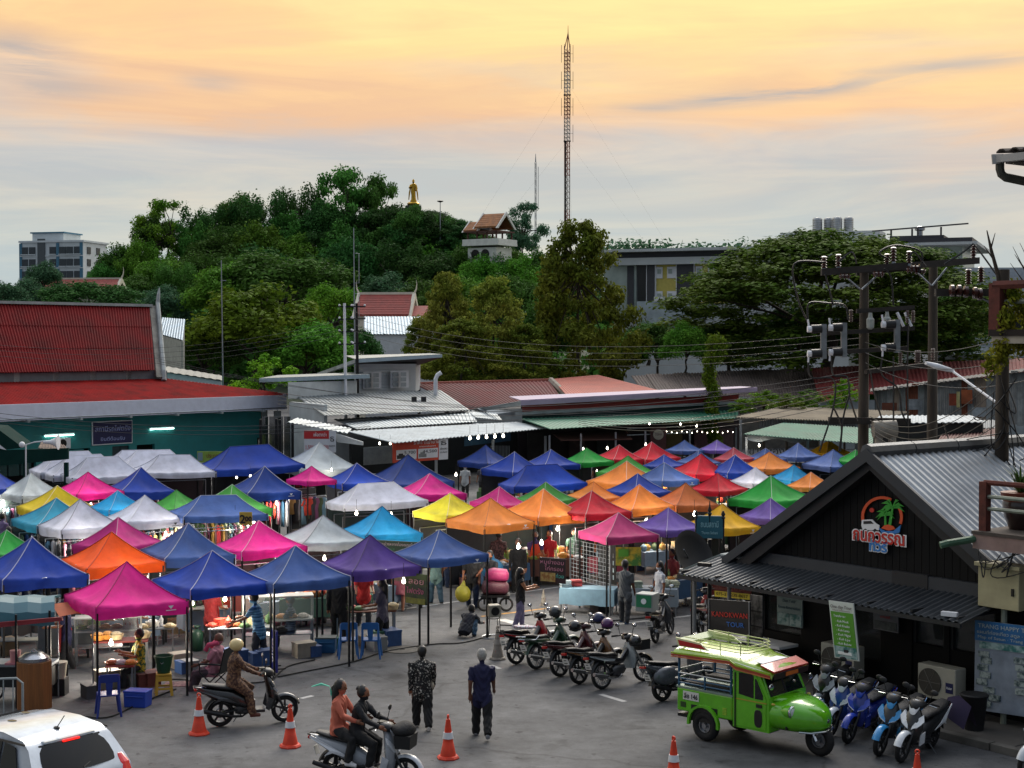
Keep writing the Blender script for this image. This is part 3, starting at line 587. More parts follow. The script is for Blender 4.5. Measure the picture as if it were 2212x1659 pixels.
# modern grey block behind the rain tree
def modern():
 A = atd(1297, 650, 190); B = atd(2092, 650, 174); A.z = B.z = 0; u = (B - A).normalized(); Lx = (B - A).length; rz = math.atan2(u.y, u.x)
 t = thing('modern_block', 'long grey modern block with slab roof, yellow bays and dark panels', 'building', A, rz)
 zt = HC + 190 * (740 - 541) / FPX; px = 190 / FPX; GR = mat('#b2b7b8', .8, 0, .12, .4); DK = mat('#33343a', .6, 0, .15); YE = mat('#bcae5a', .75, 0, .12); GL = mat('#96a29c', .35, 0, .25, .5)
 MB().box((Lx / 2, 9, zt - .17), (Lx + 2, 20, .34)).build('roof_slab', GR, t); MB().box((Lx * .38, 9, zt - .69), (Lx * .70, 17.0, .7)).build('clerestory', DK, t)
 MB().box((Lx * .36, 9, zt - 1.47), (Lx * .66, 18.4, .86)).build('fascia_band', GR, t)
 MB().box((Lx * .36, 9.6, (zt - 1.9) / 2), (Lx * .66, 16.5, zt - 1.9)).build('wall', GR, t)
 X = lambda p: (p - 1297) * px * 1.01; Z = lambda y: HC + 186 * (740 - y) / FPX
 def pan(nm, x0, x1, y0, y1, m, d, par=t, y=None):
  return MB().box(((X(x0) + X(x1)) / 2, (1.2 if y is None else y) - d / 2, (Z(y0) + Z(y1)) / 2), (X(x1) - X(x0), d, Z(y0) - Z(y1))).build(nm, m, par)
 pan('glass_screen', 1300, 1372, 565, 690, GL, .2); pan('dark_panel', 1352, 1366, 572, 672, DK, .35); pan('dark_panel', 1376, 1394, 565, 655, BLACK, .5); pan('yellow_bay', 1394, 1580, 558, 655, YE, .25)
 for a in ((1397, 1414), (1462, 1498)):
  pan('panel_border', a[0] - 2, a[1] + 2, 562, 656, WHITE, .55); pan('dark_panel', a[0], a[1], 564, 654, DK, .62)
 for x0 in (1416, 1440, 1502, 1528):
  for y0 in ((575, 600), (628, 652)):
   wn = pan('window', x0, x0 + (14 if x0 in (1416, 1502) else 20), y0[0], y0[1], WHITE, .4); pan('pane', x0 + 3, x0 + 11, y0[0] + 5, y0[1] - 10, GL, .46, wn)
 pan('terrace_wall', 1378, 1500, 650, 700, mat('#9aa6ab', .8, 0, .25, .6), .6, y=.6)
 for x0 in (1416, 1462): pan('terrace_step', x0, x0 + 22, 640, 651, WHITE, .6, y=.5)
 for k in range(4):
  m = MB().lathe([(.56, 0), (.6, .1), (.6, 1.75), (.5, 1.9), (.15, 1.95)], (X(1727) + k * 1.22, 10 + (k % 2) * .8, zt + 2.1), 18); m.build('water_tank', mat('#9a9c9c', .35, .7, .25, 1), t, smooth=30)
  for z in np.linspace(.2, 1.6, 6): MB().lathe([(.6, z), (.63, z + .04), (.6, z + .08)], (X(1727) + k * 1.22, 10 + (k % 2) * .8, zt + 2.1), 18).build('tank_rib', STEEL, t)
 MB().box((X(1760), 10, zt + 1.05), (12, 5, 2.1)).build('tank_plinth', GR, t)
 # glazed tower end with flying canopy
 MB().box((Lx * .90, 10, zt / 2), (Lx * .16, 16, zt)).build('end_tower', GL, t); MB().box((Lx * .93, 9, zt + .2), (Lx * .16, 20, .5)).build('canopy_slab', DK, t); MB().box((Lx * .86, 9, zt + .75), (Lx * .14, 12, .6)).build('plant_room', DK, t)
 MB().slab([(Lx * .74, 4, zt + 1.7), (Lx * .99, 4, zt + 2.3), (Lx * .99, 4.5, zt + 2.3), (Lx * .74, 4.5, zt + 1.7)], (0, 0, .14)).build('pergola_beam', DK, t)
 for x in (.79, .845, .86, .92): MB().box((Lx * x, 4.25, zt + .9), (.2, .2, 1.8 + (x - .79) * 4)).build('pergola_post', DK, t)
 MB().lathe([(.35, 0), (.35, .9), (.6, 1.0), (.6, 1.3), (.2, 1.5)], (Lx * .855, 8, zt + 1.0), 12).build('roof_vent', STEEL, t)
 MB().box((Lx * 1.0, 4, zt * .38), (4.5, 8, zt * .76)).build('stair_tower', DK, t); MB().box((Lx * .97, -.5, 9.5), (3.2, 2, 10)).build('light_shaft', WHITE, t)
modern()
def far_house():
 c = atd(2160, 600, 150); t = thing('warehouse', 'pale flat-roofed warehouse beyond the power poles', 'building', (c.x, 150, 0), R(-4)); z = atd(0, 598, 150).z
 MB().box((2, 6, z / 2), (16, 12, z)).build('wall', mat('#9ea3a8', .8, 0, .15), t); MB().box((0, 6, z + .5), (8, 8, 1.0)).build('roof_box', mat('#8d949a', .8), t)
 for x in (-4, -1, 2, 5): MB().box((x, -.05, z - 4.5), (1.2, .2, 1.4)).build('window', DARKM, t)
 r = MB(); corr(r, (-8, -5, 6.4), (3, -5, 6.0), (3, 0, 7.0), (-8, 0, 7.4), 16, .06, .05); r.build('awning', GALV, t)
 for x in (-7, -2.5, 2): MB().box((x, -4.6, 3.0), (.2, .2, 6.2)).build('awning_post', STEEL, t)
far_house()
# ================================================================ market buildings
def hit(px, py, P0, n):
 d = ray(px, py); o = Vector((0, 0, HC)); n = Vector(n); return o + d * ((Vector(P0) - o).dot(n) / d.dot(n))
class Bld:
 """a building whose parts are given as world points"""
 def __init__(s, name, label, cat, loc, rz=0.0): s.t = thing(name, label, cat, loc, rz); s.inv = (Matrix.Translation(Vector(loc)) @ Matrix.Rotation(rz, 4, 'Z')).inverted()
 def mb(s): m = MB(); m.T = s.inv; return m
 def part(s, name, m, mat_, parent=None, **k):
  return m.build(name, mat_, parent or s.t, **k)
 def sheet(s, name, pts, ribs, mat_, amp=.03, th=.03, parent=None, sag=0.0, rows=1):
  m = s.mb(); corr(m, *pts, ribs, amp, th, rows, sag); return s.part(name, m, mat_, parent)
 def wall(s, name, a, b, z0, z1, mat_, d=.12, parent=None, z2=None):
  a, b = Vector(a), Vector(b); n = (b - a).cross(Vector((0, 0, 1))).normalized() * -d; m = s.mb(); m.slab([(a.x, a.y, z0), (b.x, b.y, z0), (b.x, b.y, z1 if z2 is None else z2), (a.x, a.y, z1)], n); return s.part(name, m, mat_, parent)
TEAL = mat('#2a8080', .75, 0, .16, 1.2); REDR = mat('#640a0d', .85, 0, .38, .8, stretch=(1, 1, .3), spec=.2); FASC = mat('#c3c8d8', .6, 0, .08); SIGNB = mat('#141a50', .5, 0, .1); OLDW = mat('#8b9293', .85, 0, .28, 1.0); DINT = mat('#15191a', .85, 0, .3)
TUBE = mat('#c8fff2', .3, 0, 0, emit=5.0); TXW = mat('#e6e8ea', .6, 0, 0); TXY = mat('#e9d23a', .6, 0, 0); TXR = mat('#b01d20', .6, 0, 0); TXB = mat('#14161c', .6, 0, 0); TXBL = mat('#1d5fae', .6, 0, 0)
def station():
 A = Vector((-26, 76, 0)); B = Vector((-13.4, 91, 0)); u = (B - A).normalized(); rz = math.atan2(u.y, u.x)
 b = Bld('railway_station', 'teal railway station with red corrugated roofs and white fascia', 'building', A, rz); t = b.t; Lx = (B - A).length; b.inv = Matrix.Identity(4)
 zE = 3.45
 x1 = Lx
 f = MB().box((Lx / 2 - 3, 0, zE + .42), (Lx + 6, .16, .84)); f.box((Lx - .02, 1.6, zE + .44), (.16, 3.2, .88)); f.build('fascia', FASC, t)
 MB().tube([(-5, -.12, zE + .10), (Lx, -.12, zE + .10)], .03, 6).build('gutter_line', STEEL, t)
 lower = thing_part('lower_roof', t)
 zt = 5.25; W = 1.05; nco = int((14.5 + 5.5) / W)
 for k in range(nco):
  x = -5.5 + k * W
  m = MB(); corr(m, (x, .1, zE + .80), (x + W + .03, .1, zE + .80), (x + W + .03, 4.6, zt), (x, 4.6, zt), 6, .05, .02); m.build('roof_sheet', mat('#8c120f', .85, 0, .4, 1.2, spec=.2), lower)
 for k in range(6):      # hip end falling away to the right
  x = -5.5 + nco * W + k * W * .92; d0, d1 = 4.6 - k * .74, 4.6 - (k + 1) * .74; g = lambda d: zE + .80 + (zt - zE - .8) * d / 4.6
  m = MB(); corr(m, (x, .1, zE + .80), (x + W * .92, .1, zE + .80), (x + W * .92, d1, g(d1)), (x, d0, g(d0)), 6, .05, .02); m.build('roof_sheet', mat('#8c120f', .85, 0, .4, 1.2, spec=.2), lower)
 MB().box((4.5, 4.7, 5.5), (20, .2, .5)).build('clerestory_beam', mat('#5a6268', .8), t)
 for x in np.arange(-5, 14.6, 2.4): MB().box((x, 4.75, 5.55), (.35, .3, .75)).build('clerestory_post', OLDW, t)
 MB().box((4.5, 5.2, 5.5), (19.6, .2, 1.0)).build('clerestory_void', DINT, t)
 MB().box((4.5, 9, 2.6), (20, 8.2, 5.2)).build('core_wall', TEAL, t)
 upper = thing_part('upper_roof', t); e0, e1, z0, z1 = 4.35, 8.5, 5.75, 9.55
 cols = 19; Wc = 20.0 / cols
 for j in range(3):
  a, c = j / 3, (j + 1) / 3 + .025
  for k in range(cols):
   sc_ = lambda q: (18.7 + 2.8 * min(q, 1)) / 20.0; x = k * Wc; lp = lambda q: (e0 + (e1 - e0) * q, z0 + (z1 - z0) * q + .02 * (2 - j) * 0)
   ya, za = lp(a); yc, zc = lp(min(c, 1)); m = MB(); corr(m, (-5.3 + x * sc_(a), ya, za + .035), (-5.3 + (x + Wc) * sc_(a) + .02, ya, za + .035), (-5.3 + (x + Wc) * sc_(c) + .02, yc, zc), (-5.3 + x * sc_(c), yc, zc), 6, .05, .018); m.build('roof_sheet', REDR, upper)
 MB().slab([(-5.3, e1, z1), (16.2, e1, z1), (13.4, 12.8, 5.75), (-5.3, 12.8, 5.75)], (0, 0, -.06)).build('back_slope', REDR, upper)
 MB().box((5.5, e1, z1 + .10), (21.6, .34, .16)).build('ridge_cap', OLDW, upper)
 OLD = mat('#6e6c66', .9, 0, .45, 1.4, .3)
 m = MB().slab([(13.3, 4.0, 5.4), (16.2, 8.5, z1 + .1), (13.4, 12.8, 5.5), (13.4, 12.4, 5.4), (15.7, 8.5, z1 - .9), (13.7, 4.9, 5.6)], (.55, 0, 0)); m.build('bargeboard', OLD, t)
 m = MB().tube([(13.8, 4.0, 5.2), (13.95, 4.2, 5.7), (16.8, 8.5, z1 + .25), (16.9, 8.55, z1 + .8), (17.0, 8.6, z1 + 1.2)], [.16, .14, .13, .10, .03], 6); m.build('gable_finial', OLDW, t)
 MB().slab([(13.4, 4.6, 5.4), (15.7, 8.5, z1 - .4), (13.4, 12.4, 5.4)], (.1, 0, 0)).build('gable_wall', OLDW, t)
 # front wall, with openings below
 yw = 1.3
 MB().box((Lx / 2 - 3, yw + .1, 2.62), (Lx + 4.4, .2, 1.72)).build('wall', TEAL, t)
 for (x0, x1_) in ((-5, .4), (3.6, 4.2), (6.9, 8.3), (9.4, 9.9), (11.1, Lx - 1.1)): MB().box(((x0 + x1_) / 2, yw + .1, .88), (x1_ - x0, .2, 1.76)).build('pier', TEAL, t)
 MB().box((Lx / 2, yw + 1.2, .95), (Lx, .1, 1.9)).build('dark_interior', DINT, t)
 for x in (8.6, 9.15): MB().box((x, yw + .14, .88), (.5, .08, 1.74)).build('door', mat('#20343a', .4), t)
 for x in (.8, 1.5, 2.2, 2.9, 4.6, 5.3, 6.0):
  wo = MB().box((x + .2, yw + .16, 1.1), (.62, .06, 1.1)).build('window', glass('#1a3f3e', .8), t); MB().box((x + .2, yw + .1, 1.68), (.68, .1, .06)).build('frame', TEAL, wo)
 for x in np.arange(-4, Lx, 3.1): MB().box((x, .5, zE - .03), (.14, 1.6, .12)).build('rafter', OLDW, t)
 P0 = A + Vector((-u.y, u.x, 0)) * yw; nn = Vector((-u.y, u.x, 0)); wi = (Matrix.Translation(A) @ Matrix.Rotation(rz, 4, 'Z')).inverted()
 c0, c1 = wi @ hit(197, 911, P0, nn), wi @ hit(284, 957, P0, nn)
 sg = thing('station_sign', 'navy station name board with pale Thai lettering on the teal wall', 'sign', A + u * ((c0.x + c1.x) / 2) + nn * (yw - .06) + Vector((0, 0, (c0.z + c1.z) / 2)), rz); sw, sh = c1.x - c0.x, abs(c0.z - c1.z)
 MB().box((0, 0, 0), (sw, .06, sh)).build('frame', TXW, sg); MB().box((0, -.025, 0), (sw - .1, .06, sh - .1)).build('board', SIGNB, sg)
 text('สถานีรถไฟตรัง', .38, mat('#9fa9dc', .5), sg, 'lettering', (0, -.06, .2), width=sw * .88); text('ยินดีต้อนรับ', .26, mat('#9fa9dc', .5), sg, 'lettering', (0, -.06, -.34), width=sw * .6)
 for (xa, ya, xb, yb) in ((95, 941, 157, 936), (322, 927, 373, 922)):
  a, c = wi @ hit(xa, ya, P0, nn), wi @ hit(xb, yb, P0, nn); l = thing('tube_light', 'lit fluorescent tube on the teal station wall', 'light', A + u * ((a.x + c.x) / 2) + nn * (yw - .08) + Vector((0, 0, (a.z + c.z) / 2)), rz, 'tube lights on the station wall')
  w_ = c.x - a.x; MB().tube([(-w_ / 2, -.02, -.05), (w_ / 2, -.02, -.05)], .035, 8).build('tube', TUBE, l); MB().box((0, .03, .02), (w_ * 1.06, .08, .07)).build('fitting', WHITE, l)
 a = wi @ hit(128, 957, P0, nn); ac = thing('air_conditioner', 'small grey air conditioner unit on the station wall', 'appliance', A + u * a.x + nn * (yw - .25) + Vector((0, 0, a.z)), rz); MB().box((0, 0, 0), (.8, .4, .55)).build('case', WHITE, ac, bevel=.02); MB().lathe([(.22, -.22), (.22, -.2)], (-.08, 0, 0), 16, 'y').build('fan_grille', DARKM, ac)
 for q in (198, 450): pass
 for (px_, py_) in ((155, 915), (538, 905)): pass
 MB().box((Lx - .6, 1.2, 1.7), (.25, .25, 3.4)).build('corner_post', OLDW, t)
 sp = thing('wall_speaker', 'small box speaker under the end of the white fascia', 'speaker', A + u * (Lx - .3) + Vector((0, 0, 3.1)) + nn * .4, rz); MB().box((0, 0, 0), (.35, .3, .5)).build('case', OLDW, sp, bevel=.02); MB().tube([(0, .0, .25), (0, .0, .5)], .03, 6).build('bracket', STEEL, sp)
def thing_part(name, parent):
 o = bpy.data.objects.new(name, None); COL.objects.link(o); o.parent = parent; return o
station()
# dark green kiosk roof with horn loudspeaker
def kiosk():
 Y = 61; b = Bld('green_kiosk', 'dark green kiosk with sloping roof at the foot of the station', 'kiosk', (atd(40, 1000, Y).x, Y, 0)); DG = mat('#0f2f2b', .85, 0, .15, spec=.1);
 p = lambda x, y, Yd=Y: atd(x, y, Yd)
 m = b.mb(); m.slab([p(-60, 975), p(147, 968), p(147, 992), p(-60, 1012)], (0, .15, 0)); b.part('fascia', m, DG)
 m = b.mb(); m.slab([p(-60, 975), p(0, 973), p(50, 967), p(-4, 927), p(-60, 925)], (0, 1.2, .1)); b.part('roof', m, DG)
 m = b.mb(); m.slab([p(-60, 955, 60.9), p(14, 972, 60.9), p(-4, 958, 60.9), p(-60, 950, 60.9)], (0, -.02, 0)); b.part('white_stripe', m, WHITE)
 for x in (-50, 52, 140):
  q = p(x, 1000); m = b.mb(); m.box((q.x, Y + .2, q.z / 2), (.16, .16, q.z)); b.part('post', m, DG)
 q0, q1 = p(-60, 1030), p(147, 1030); b.wall('back_panel', (q0.x, Y + 1.2, 0), (q1.x, Y + 1.2, 0), 0, 1.2, mat('#1d3e38', .8))
 s = p(75, 985, 60.7); h = thing('horn_loudspeaker', 'white horn loudspeaker on a bent pipe at the green kiosk', 'loudspeaker', s)
 MB().tube([(-.35, 0, -.9), (-.35, 0, .45), (.0, 0, .55), (.45, 0, .6)], .03, 6).build('pipe', WHITE, h); MB().lathe([(.06, -.25), (.08, 0), (.16, .2), (.30, .34)], (.6, 0, .55), 16, 'x').build('horn', WHITE, h, smooth=50); MB().ell((-.5, 0, .45), (.12, .12, .12)).build('junction_ball', WHITE, h, smooth=True)
 s = p(130, 965, 72); b2 = Bld('old_sheet_canopy', 'rusty old sheet canopy leaning under the station wall', 'canopy', (s.x, 72, 0)); b2.sheet('roof', [p(82, 968, 72), p(150, 976, 72), p(140, 962, 74), p(90, 952, 74)], 10, mat('#6a5a50', .9, 0, .5, 2)); m = b2.mb(); q = p(115, 965, 73); m.box((q.x, 73, q.z / 2), (.12, .12, q.z)); b2.part('post', m, DARKM)
kiosk()
LGT = mat('#a3acb0', .5, .25, .2, 1.5); GREY = mat('#70777a', .45, .35, .25, 1.2)
def white_hall():
 p = atd; b = Bld('market_hall', 'rambling white market hall with stepped silver metal roofs', 'building', (-4, 84, 0)); WB = mat('#b4babb', .8, 0, .15, 1.5)
 b.sheet('awning_roof', [p(855, 957, 75), p(1186, 925, 86), p(1118, 912, 89), p(752, 932, 78)], 44, LGT, .035)
 b.sheet('middle_roof', [p(772, 927, 80), p(1030, 911, 87), p(1026, 888, 92), p(722, 906, 86)], 34, LGT, .035)
 b.sheet('main_roof', [p(702, 898, 82), p(1015, 886, 91), p(952, 843, 97), p(640, 856, 90)], 40, GREY, .04)
 b.sheet('porch_roof', [p(1028, 902, 88), p(1085, 908, 90), p(1070, 890, 93), p(1010, 888, 92)], 10, LGT, .03)
 m = b.mb(); m.slab([p(1030, 882, 92), p(1112, 889, 93), p(1112, 900, 93), p(1060, 896, 92)], (0, .3, 0)); b.part('vent_fascia', m, WB)
 b.sheet('side_awning', [p(620, 912, 79), p(750, 936, 77), p(760, 926, 79), p(640, 903, 82)], 14, LGT, .035)
 m = b.mb(); m.slab([p(722, 935, 77.5), p(784, 955, 75.5), p(784, 962, 75.5), p(728, 955, 77.4)], (0, .2, 0)); b.part('awning_end', m, WB)
 # white upper room
 a0, a1 = p(768, 848, 96), p(898, 846, 99); z0 = a0.z; z1 = p(768, 786, 96).z + .1
 m = b.mb(); m.slab([p(768, 852, 96), p(898, 846, 99), p(898, 786, 99), p(768, 786, 96)], (.0, 5, 0)); up = b.part('upper_room', m, mat('#c3c8ca', .75, 0, .08, 1.0))
 for k in range(9):
  y = 792 + k * 6.5; m = b.mb(); m.slab([p(768, y, 95.96), p(898, y - .6, 98.96), p(898, y + 5.0, 98.96), p(768, y + 5.6, 95.96)], (0, -.04, 0)); b.part('board', m, mat('#c3c8ca', .75, 0, .08, 1.0), up)
 for (x0, x1, y0, y1, Y) in ((785, 824, 803, 840, 96.2), (844, 883, 801, 838, 97.2)):
  m = b.mb(); m.slab([p(x0, y0, Y), p(x1, y0 - 1, Y + .9), p(x1, y1 - 1, Y + .9), p(x0, y1, Y)], (0, -.12, 0)); wn = b.part('window', m, WHITE, up)
  for i in range(2):
   for j in range(3):
    xa = x0 + 5 + i * (x1 - x0 - 6) / 2; ya = y0 + 3 + j * (y1 - y0 - 4) / 3
    m = b.mb(); m.slab([p(xa, ya, Y - .1), p(xa + 12, ya, Y + .15), p(xa + 12, ya + 9, Y + .15), p(xa, ya + 9, Y - .1)], (0, -.06, 0)); b.part('pane', m, mat('#8f9698', .4, 0, .15), wn)
 m = b.mb(); m.slab([p(767, 776, 94), p(955, 766, 98), p(955, 772, 98), p(767, 784, 94)], (0, .15, 0)); rf = b.part('roof_edge', m, mat('#8fa2ad', .5, .3, .1))
 m = b.mb(); m.slab([p(767, 777, 94.1), p(955, 767, 98.1), p(930, 765, 106), p(745, 770, 102)], (0, 0, .06)); b.part('roof_deck', m, GREY, rf)
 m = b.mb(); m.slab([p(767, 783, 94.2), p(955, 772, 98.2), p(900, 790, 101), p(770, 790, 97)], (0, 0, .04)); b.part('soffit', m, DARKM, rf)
 m = b.mb(); m.slab([p(767, 776, 94), p(767, 784, 94), p(684, 813, 102), p(684, 806, 102)], (.2, .1, 0)); b.part('verge_board', m, OLDW, rf)
 m = b.mb(); m.slab([p(560, 818, 88), p(798, 809, 93), p(798, 817, 93), p(560, 826, 88)], (0, .15, 0)); lf = b.part('lower_roof_edge', m, mat('#8fa2ad', .5, .3, .1))
 m = b.mb(); m.slab([p(560, 819, 88.1), p(798, 810, 93.1), p(770, 806, 98), p(600, 812, 95)], (0, 0, .05)); b.part('lower_roof_deck', m, GREY, lf)
 m = b.mb(); m.slab([p(622, 826, 89), p(770, 822, 93), p(770, 856, 93), p(622, 862, 89)], (0, .3, 0)); b.part('lower_room', m, WB)
 # bodies under the roofs
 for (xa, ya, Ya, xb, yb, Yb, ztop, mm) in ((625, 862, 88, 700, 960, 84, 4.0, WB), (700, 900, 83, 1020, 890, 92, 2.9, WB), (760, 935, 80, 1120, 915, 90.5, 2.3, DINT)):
  A, B = p(xa, ya, Ya), p(xb, yb, Yb); b.wall('wall', A, B, 0, ztop, mm, .2)
 A = p(1120, 915, 90.5); B = p(1030, 890, 97); b.wall('wall', A, B, 0, 2.3, WB, .2)
 for (px_, Y) in ((563, 84), (597, 84.5), (632, 84.2), (605, 83.5), (720, 78), (942, 79), (1065, 84), (1178, 87)):
  q = p(px_, 940, Y); h = 2.1 if px_ > 700 else 3.2; m = b.mb(); m.box((q.x, Y, h / 2), (.14, .14, h)); b.part('post', m, WB if px_ > 640 else DARKM)
 for k in range(4):
  q = p(572 + k * 16, 920, 85); m = b.mb(); m.box((q.x, 85.1, 2.0), (.36, .05, 2.6)); b.part('glass_panel', m, glass('#23302e', .75))
 # notice board, fence slats, blue signboard
 m = b.mb(); m.slab([p(785, 967, 79.8), p(852, 962, 81), p(852, 1000, 81), p(785, 1005, 79.8)], (0, .05, 0)); b.part('white_shutter', m, mat('#8e9698', .7, 0, .2))
 m = b.mb(); m.slab([p(1003, 942, 82.5), p(1103, 932, 86), p(1103, 952, 86), p(1003, 964, 82.5)], (0, .06, 0)); b.part('blue_board', m, mat('#1c4a68', .6))
 for k in range(14):
  x = 1060 + k * 3.1; q = p(x, 955, 87.0); m = b.mb(); m.box((q.x, 87, .8), (.04, .04, 1.5)); b.part('fence_bar', m, OLDW)
 chm = thing('chimney_pipe', 'bent white chimney pipe on the silver roof', 'pipe', p(941, 843, 95)); MB().tube([(0, 0, -.3), (0, 0, .7), (.12, 0, .95), (.35, 0, 1.1)], .13, 8).build('pipe', WHITE, chm, smooth=50)
 fl = thing('floodlight_pair', 'pair of small floodlights on the silver roof', 'floodlight', p(905, 868, 90));
 for s in (-1, 1): MB().box((s * .28, 0, .15), (.3, .22, .3)).build('lamp', BLACK, fl)
 MB().box((0, .05, .05), (.4, .06, .06)).build('bracket', WHITE, fl)
white_hall()
def banner(name, label, x0, y0, x1, y1, Y0, Y1, base, items, cat='banner', dy=0, group=None, gap=.06, skew=0):
 """flat printed banner hung between two depths; items: (text, u, v, size, width_fraction, material) or (None, u0, v0, u1, v1, material)"""
 a, c = atd(x0, y1, Y0), atd(x1, y1 + skew, Y1); top = atd(x0, y0, Y0); u = Vector((c.x - a.x, c.y - a.y, 0)); W = u.length; H = top.z - a.z; rz = math.atan2(u.y, u.x)
 t = thing(name, label, cat, a, rz, group); MB().box((W / 2, 0, H / 2), (W, .03, H)).build('panel', base, t)
 for k, it in enumerate(items):
  if it[0] is None: MB().box(((it[1] + it[3]) / 2 * W, -.022 - k * .0012, (it[2] + it[4]) / 2 * H), (abs(it[3] - it[1]) * W, .012, abs(it[4] - it[2]) * H)).build('printed_patch', it[5], t)
  else: text(it[0], it[3] * H, it[5], t, 'lettering', (it[1] * W, -.036 - k * .0012, it[2] * H), width=it[4] * W, ext=.002)
 return t
ORB = mat('#b83a20', .6, 0, .15); BW = mat('#c6c8cc', .6, 0, .06)
banner('banner', 'red price banner with white panels under the side awning', 657, 930, 726, 977, 77.2, 77.2, BW, [(None, 0, .62, .78, 1, TXR), ('เพื่อตากว่า', .5, .8, .22, .4, TXW), ('1,500', .17, .22, .28, .25, TXR), ('84', .42, .22, .28, .12, TXB), ('1,500', .65, .22, .28, .22, TXR), ('ธ', .88, .62, .4, .12, TXB), ('ธนชาต', .88, .3, .14, .18, TXB)])
banner('banner', 'orange car price banner with two car pictures under the silver awning', 848, 952, 967, 1000, 76, 78.5, ORB, [(None, .83, 0, 1, 1, BW), ('ราคา ดีเข้ายาง', .6, .84, .22, .46, TXW), ('ขายรถมือสอง', .62, .66, .09, .3, TXW), (None, .06, .12, .42, .56, BW), (None, .45, .12, .81, .56, BW),
  ('5,700', .30, .42, .2, .2, TXB), ('44,500', .66, .42, .2, .26, TXB), (None, .07, .16, .21, .33, TXB), (None, .46, .17, .60, .33, GREY), (None, .10, .30, .18, .40, TXB), (None, .49, .30, .57, .40, GREY), ('ธ', .915, .78, .34, .1, TXB), ('เงินสด', .915, .5, .14, .13, TXB), ('ประกันภัย', .915, .34, .1, .13, TXB)])
banner('banner', 'green and yellow notice banner beside the blue ridge canopy', 426, 975, 492, 1000, 78, 78, mat('#7f9a3a', .6, 0, .3, 2), [('ประกาศรับ', .62, .6, .5, .62, mat('#7a1f1a', .6)), (None, .02, .2, .18, .9, BLUEG)])
# long shop row with lilac edge, red band and green awning
def shop_row():
 p = atd; b = Bld('shop_row', 'long shop row with lilac roof edge, red band and green awning', 'building', (9, 92, 0))
 LIL = mat('#9a8aa0', .6, 0, .15, .6); RB = mat('#7c1c16', .7, 0, .2); GA = mat('#2c6a52', .55, .1, .25, 1.0)
 m = b.mb(); m.slab([p(1125, 866, 88), p(1636, 838, 93), p(1636, 846, 93), p(1125, 876, 88)], (0, .2, 0)); b.part('lilac_edge', m, LIL)
 m = b.mb(); m.slab([p(1125, 866, 88.1), p(1636, 838, 93.1), p(1600, 836, 99), p(1100, 858, 95)], (0, 0, .05)); b.part('roof_deck', m, LIL)
 m = b.mb(); m.slab([p(1000, 888, 94), p(1125, 866, 88.1), p(1125, 876, 88.2), p(1012, 893, 94)], (0, .2, 0)); b.part('hip_edge', m, OLDW)
 m = b.mb(); m.slab([p(1128, 876, 88.4), p(1596, 852, 93.4), p(1596, 866, 93.4), p(1128, 890, 88.4)], (0, .2, 0)); b.part('red_band', m, RB)
 m = b.mb(); m.slab([p(1128, 890, 88.3), p(1594, 866, 93.3), p(1594, 872, 93.3), p(1128, 896, 88.3)], (0, .2, 0)); b.part('white_trim', m, OLDW)
 m = b.mb(); m.slab([p(1128, 896, 88.6), p(1594, 872, 93.6), p(1594, 900, 93.6), p(1128, 925, 88.6)], (0, .2, 0)); b.part('upper_wall', m, mat('#10302c', .8))
 b.sheet('green_awning', [p(1190, 927, 83), p(1595, 903, 91), p(1594, 886, 93.2), p(1128, 905, 88.2)], 52, GA, .03)
 A, B = p(1120, 930, 90), p(1600, 930, 95); b.wall('shop_front', A, B, 0, 2.6, mat('#241a1c', .8, 0, .4, .8), .2)
 for (x, c) in ((1140, '#2d2a28'), (1230, '#3a2a26'), (1290, '#1e2a28'), (1440, '#5a5030'), (1500, '#4a2c34'), (1550, '#463030')):
  A, B = p(x, 940, 90 + (x - 1120) / 96 - .3), p(x + 34, 940, 90 + (x + 34 - 1120) / 96 - .3); b.wall('shop_bay', A, B, 0, 2.1, mat(c, .8, 0, .4, 2.0), .1)
 m = b.mb(); m.slab([p(1192, 935, 86.5), p(1352, 928, 89), p(1366, 948, 87), p(1212, 950, 84.2)], (0, 0, -.06)); b.part('brown_awning', m, mat('#4a2a24', .8, 0, .15))
 for x, Y in ((1187, 83.5), (1255, 85), (1330, 86.5), (1394, 87.5), (1422, 88), (1490, 89), (1590, 91)):
  q = p(x, 950, Y); h = 2.35; m = b.mb(); m.box((q.x, Y, h / 2), (.10, .10, h)); b.part('post', m, STEEL)
 for y in (926, 940):
  m = b.mb(); m.tube([p(1355, y, 87), p(1480, y - 5, 89)], .03, 6); b.part('rail', m, OLDW)
 m = b.mb(); m.slab([p(1430, 893, 92.4), p(1585, 888, 94), p(1585, 912, 94), p(1430, 918, 92.4)], (0, .05, 0)); b.part('yellow_sign_band', m, mat('#7a7434', .7, 0, .3, .6))
 sg = thing('shop_sign', 'dark red shop sign with pale round emblem under the green awning', 'sign', p(1422, 965, 87.6)); MB().box((0, 0, .4), (.9, .05, 1.5)).build('panel', mat('#3c1512', .7), sg); MB().lathe([(.3, -.04), (.3, -.03)], (0, 0, .7), 20, 'y').build('emblem', mat('#8d8778', .7), sg); text('OSHA', .2, mat('#3c1512', .7), sg, loc=(0, -.045, .7), width=.4)
shop_row()
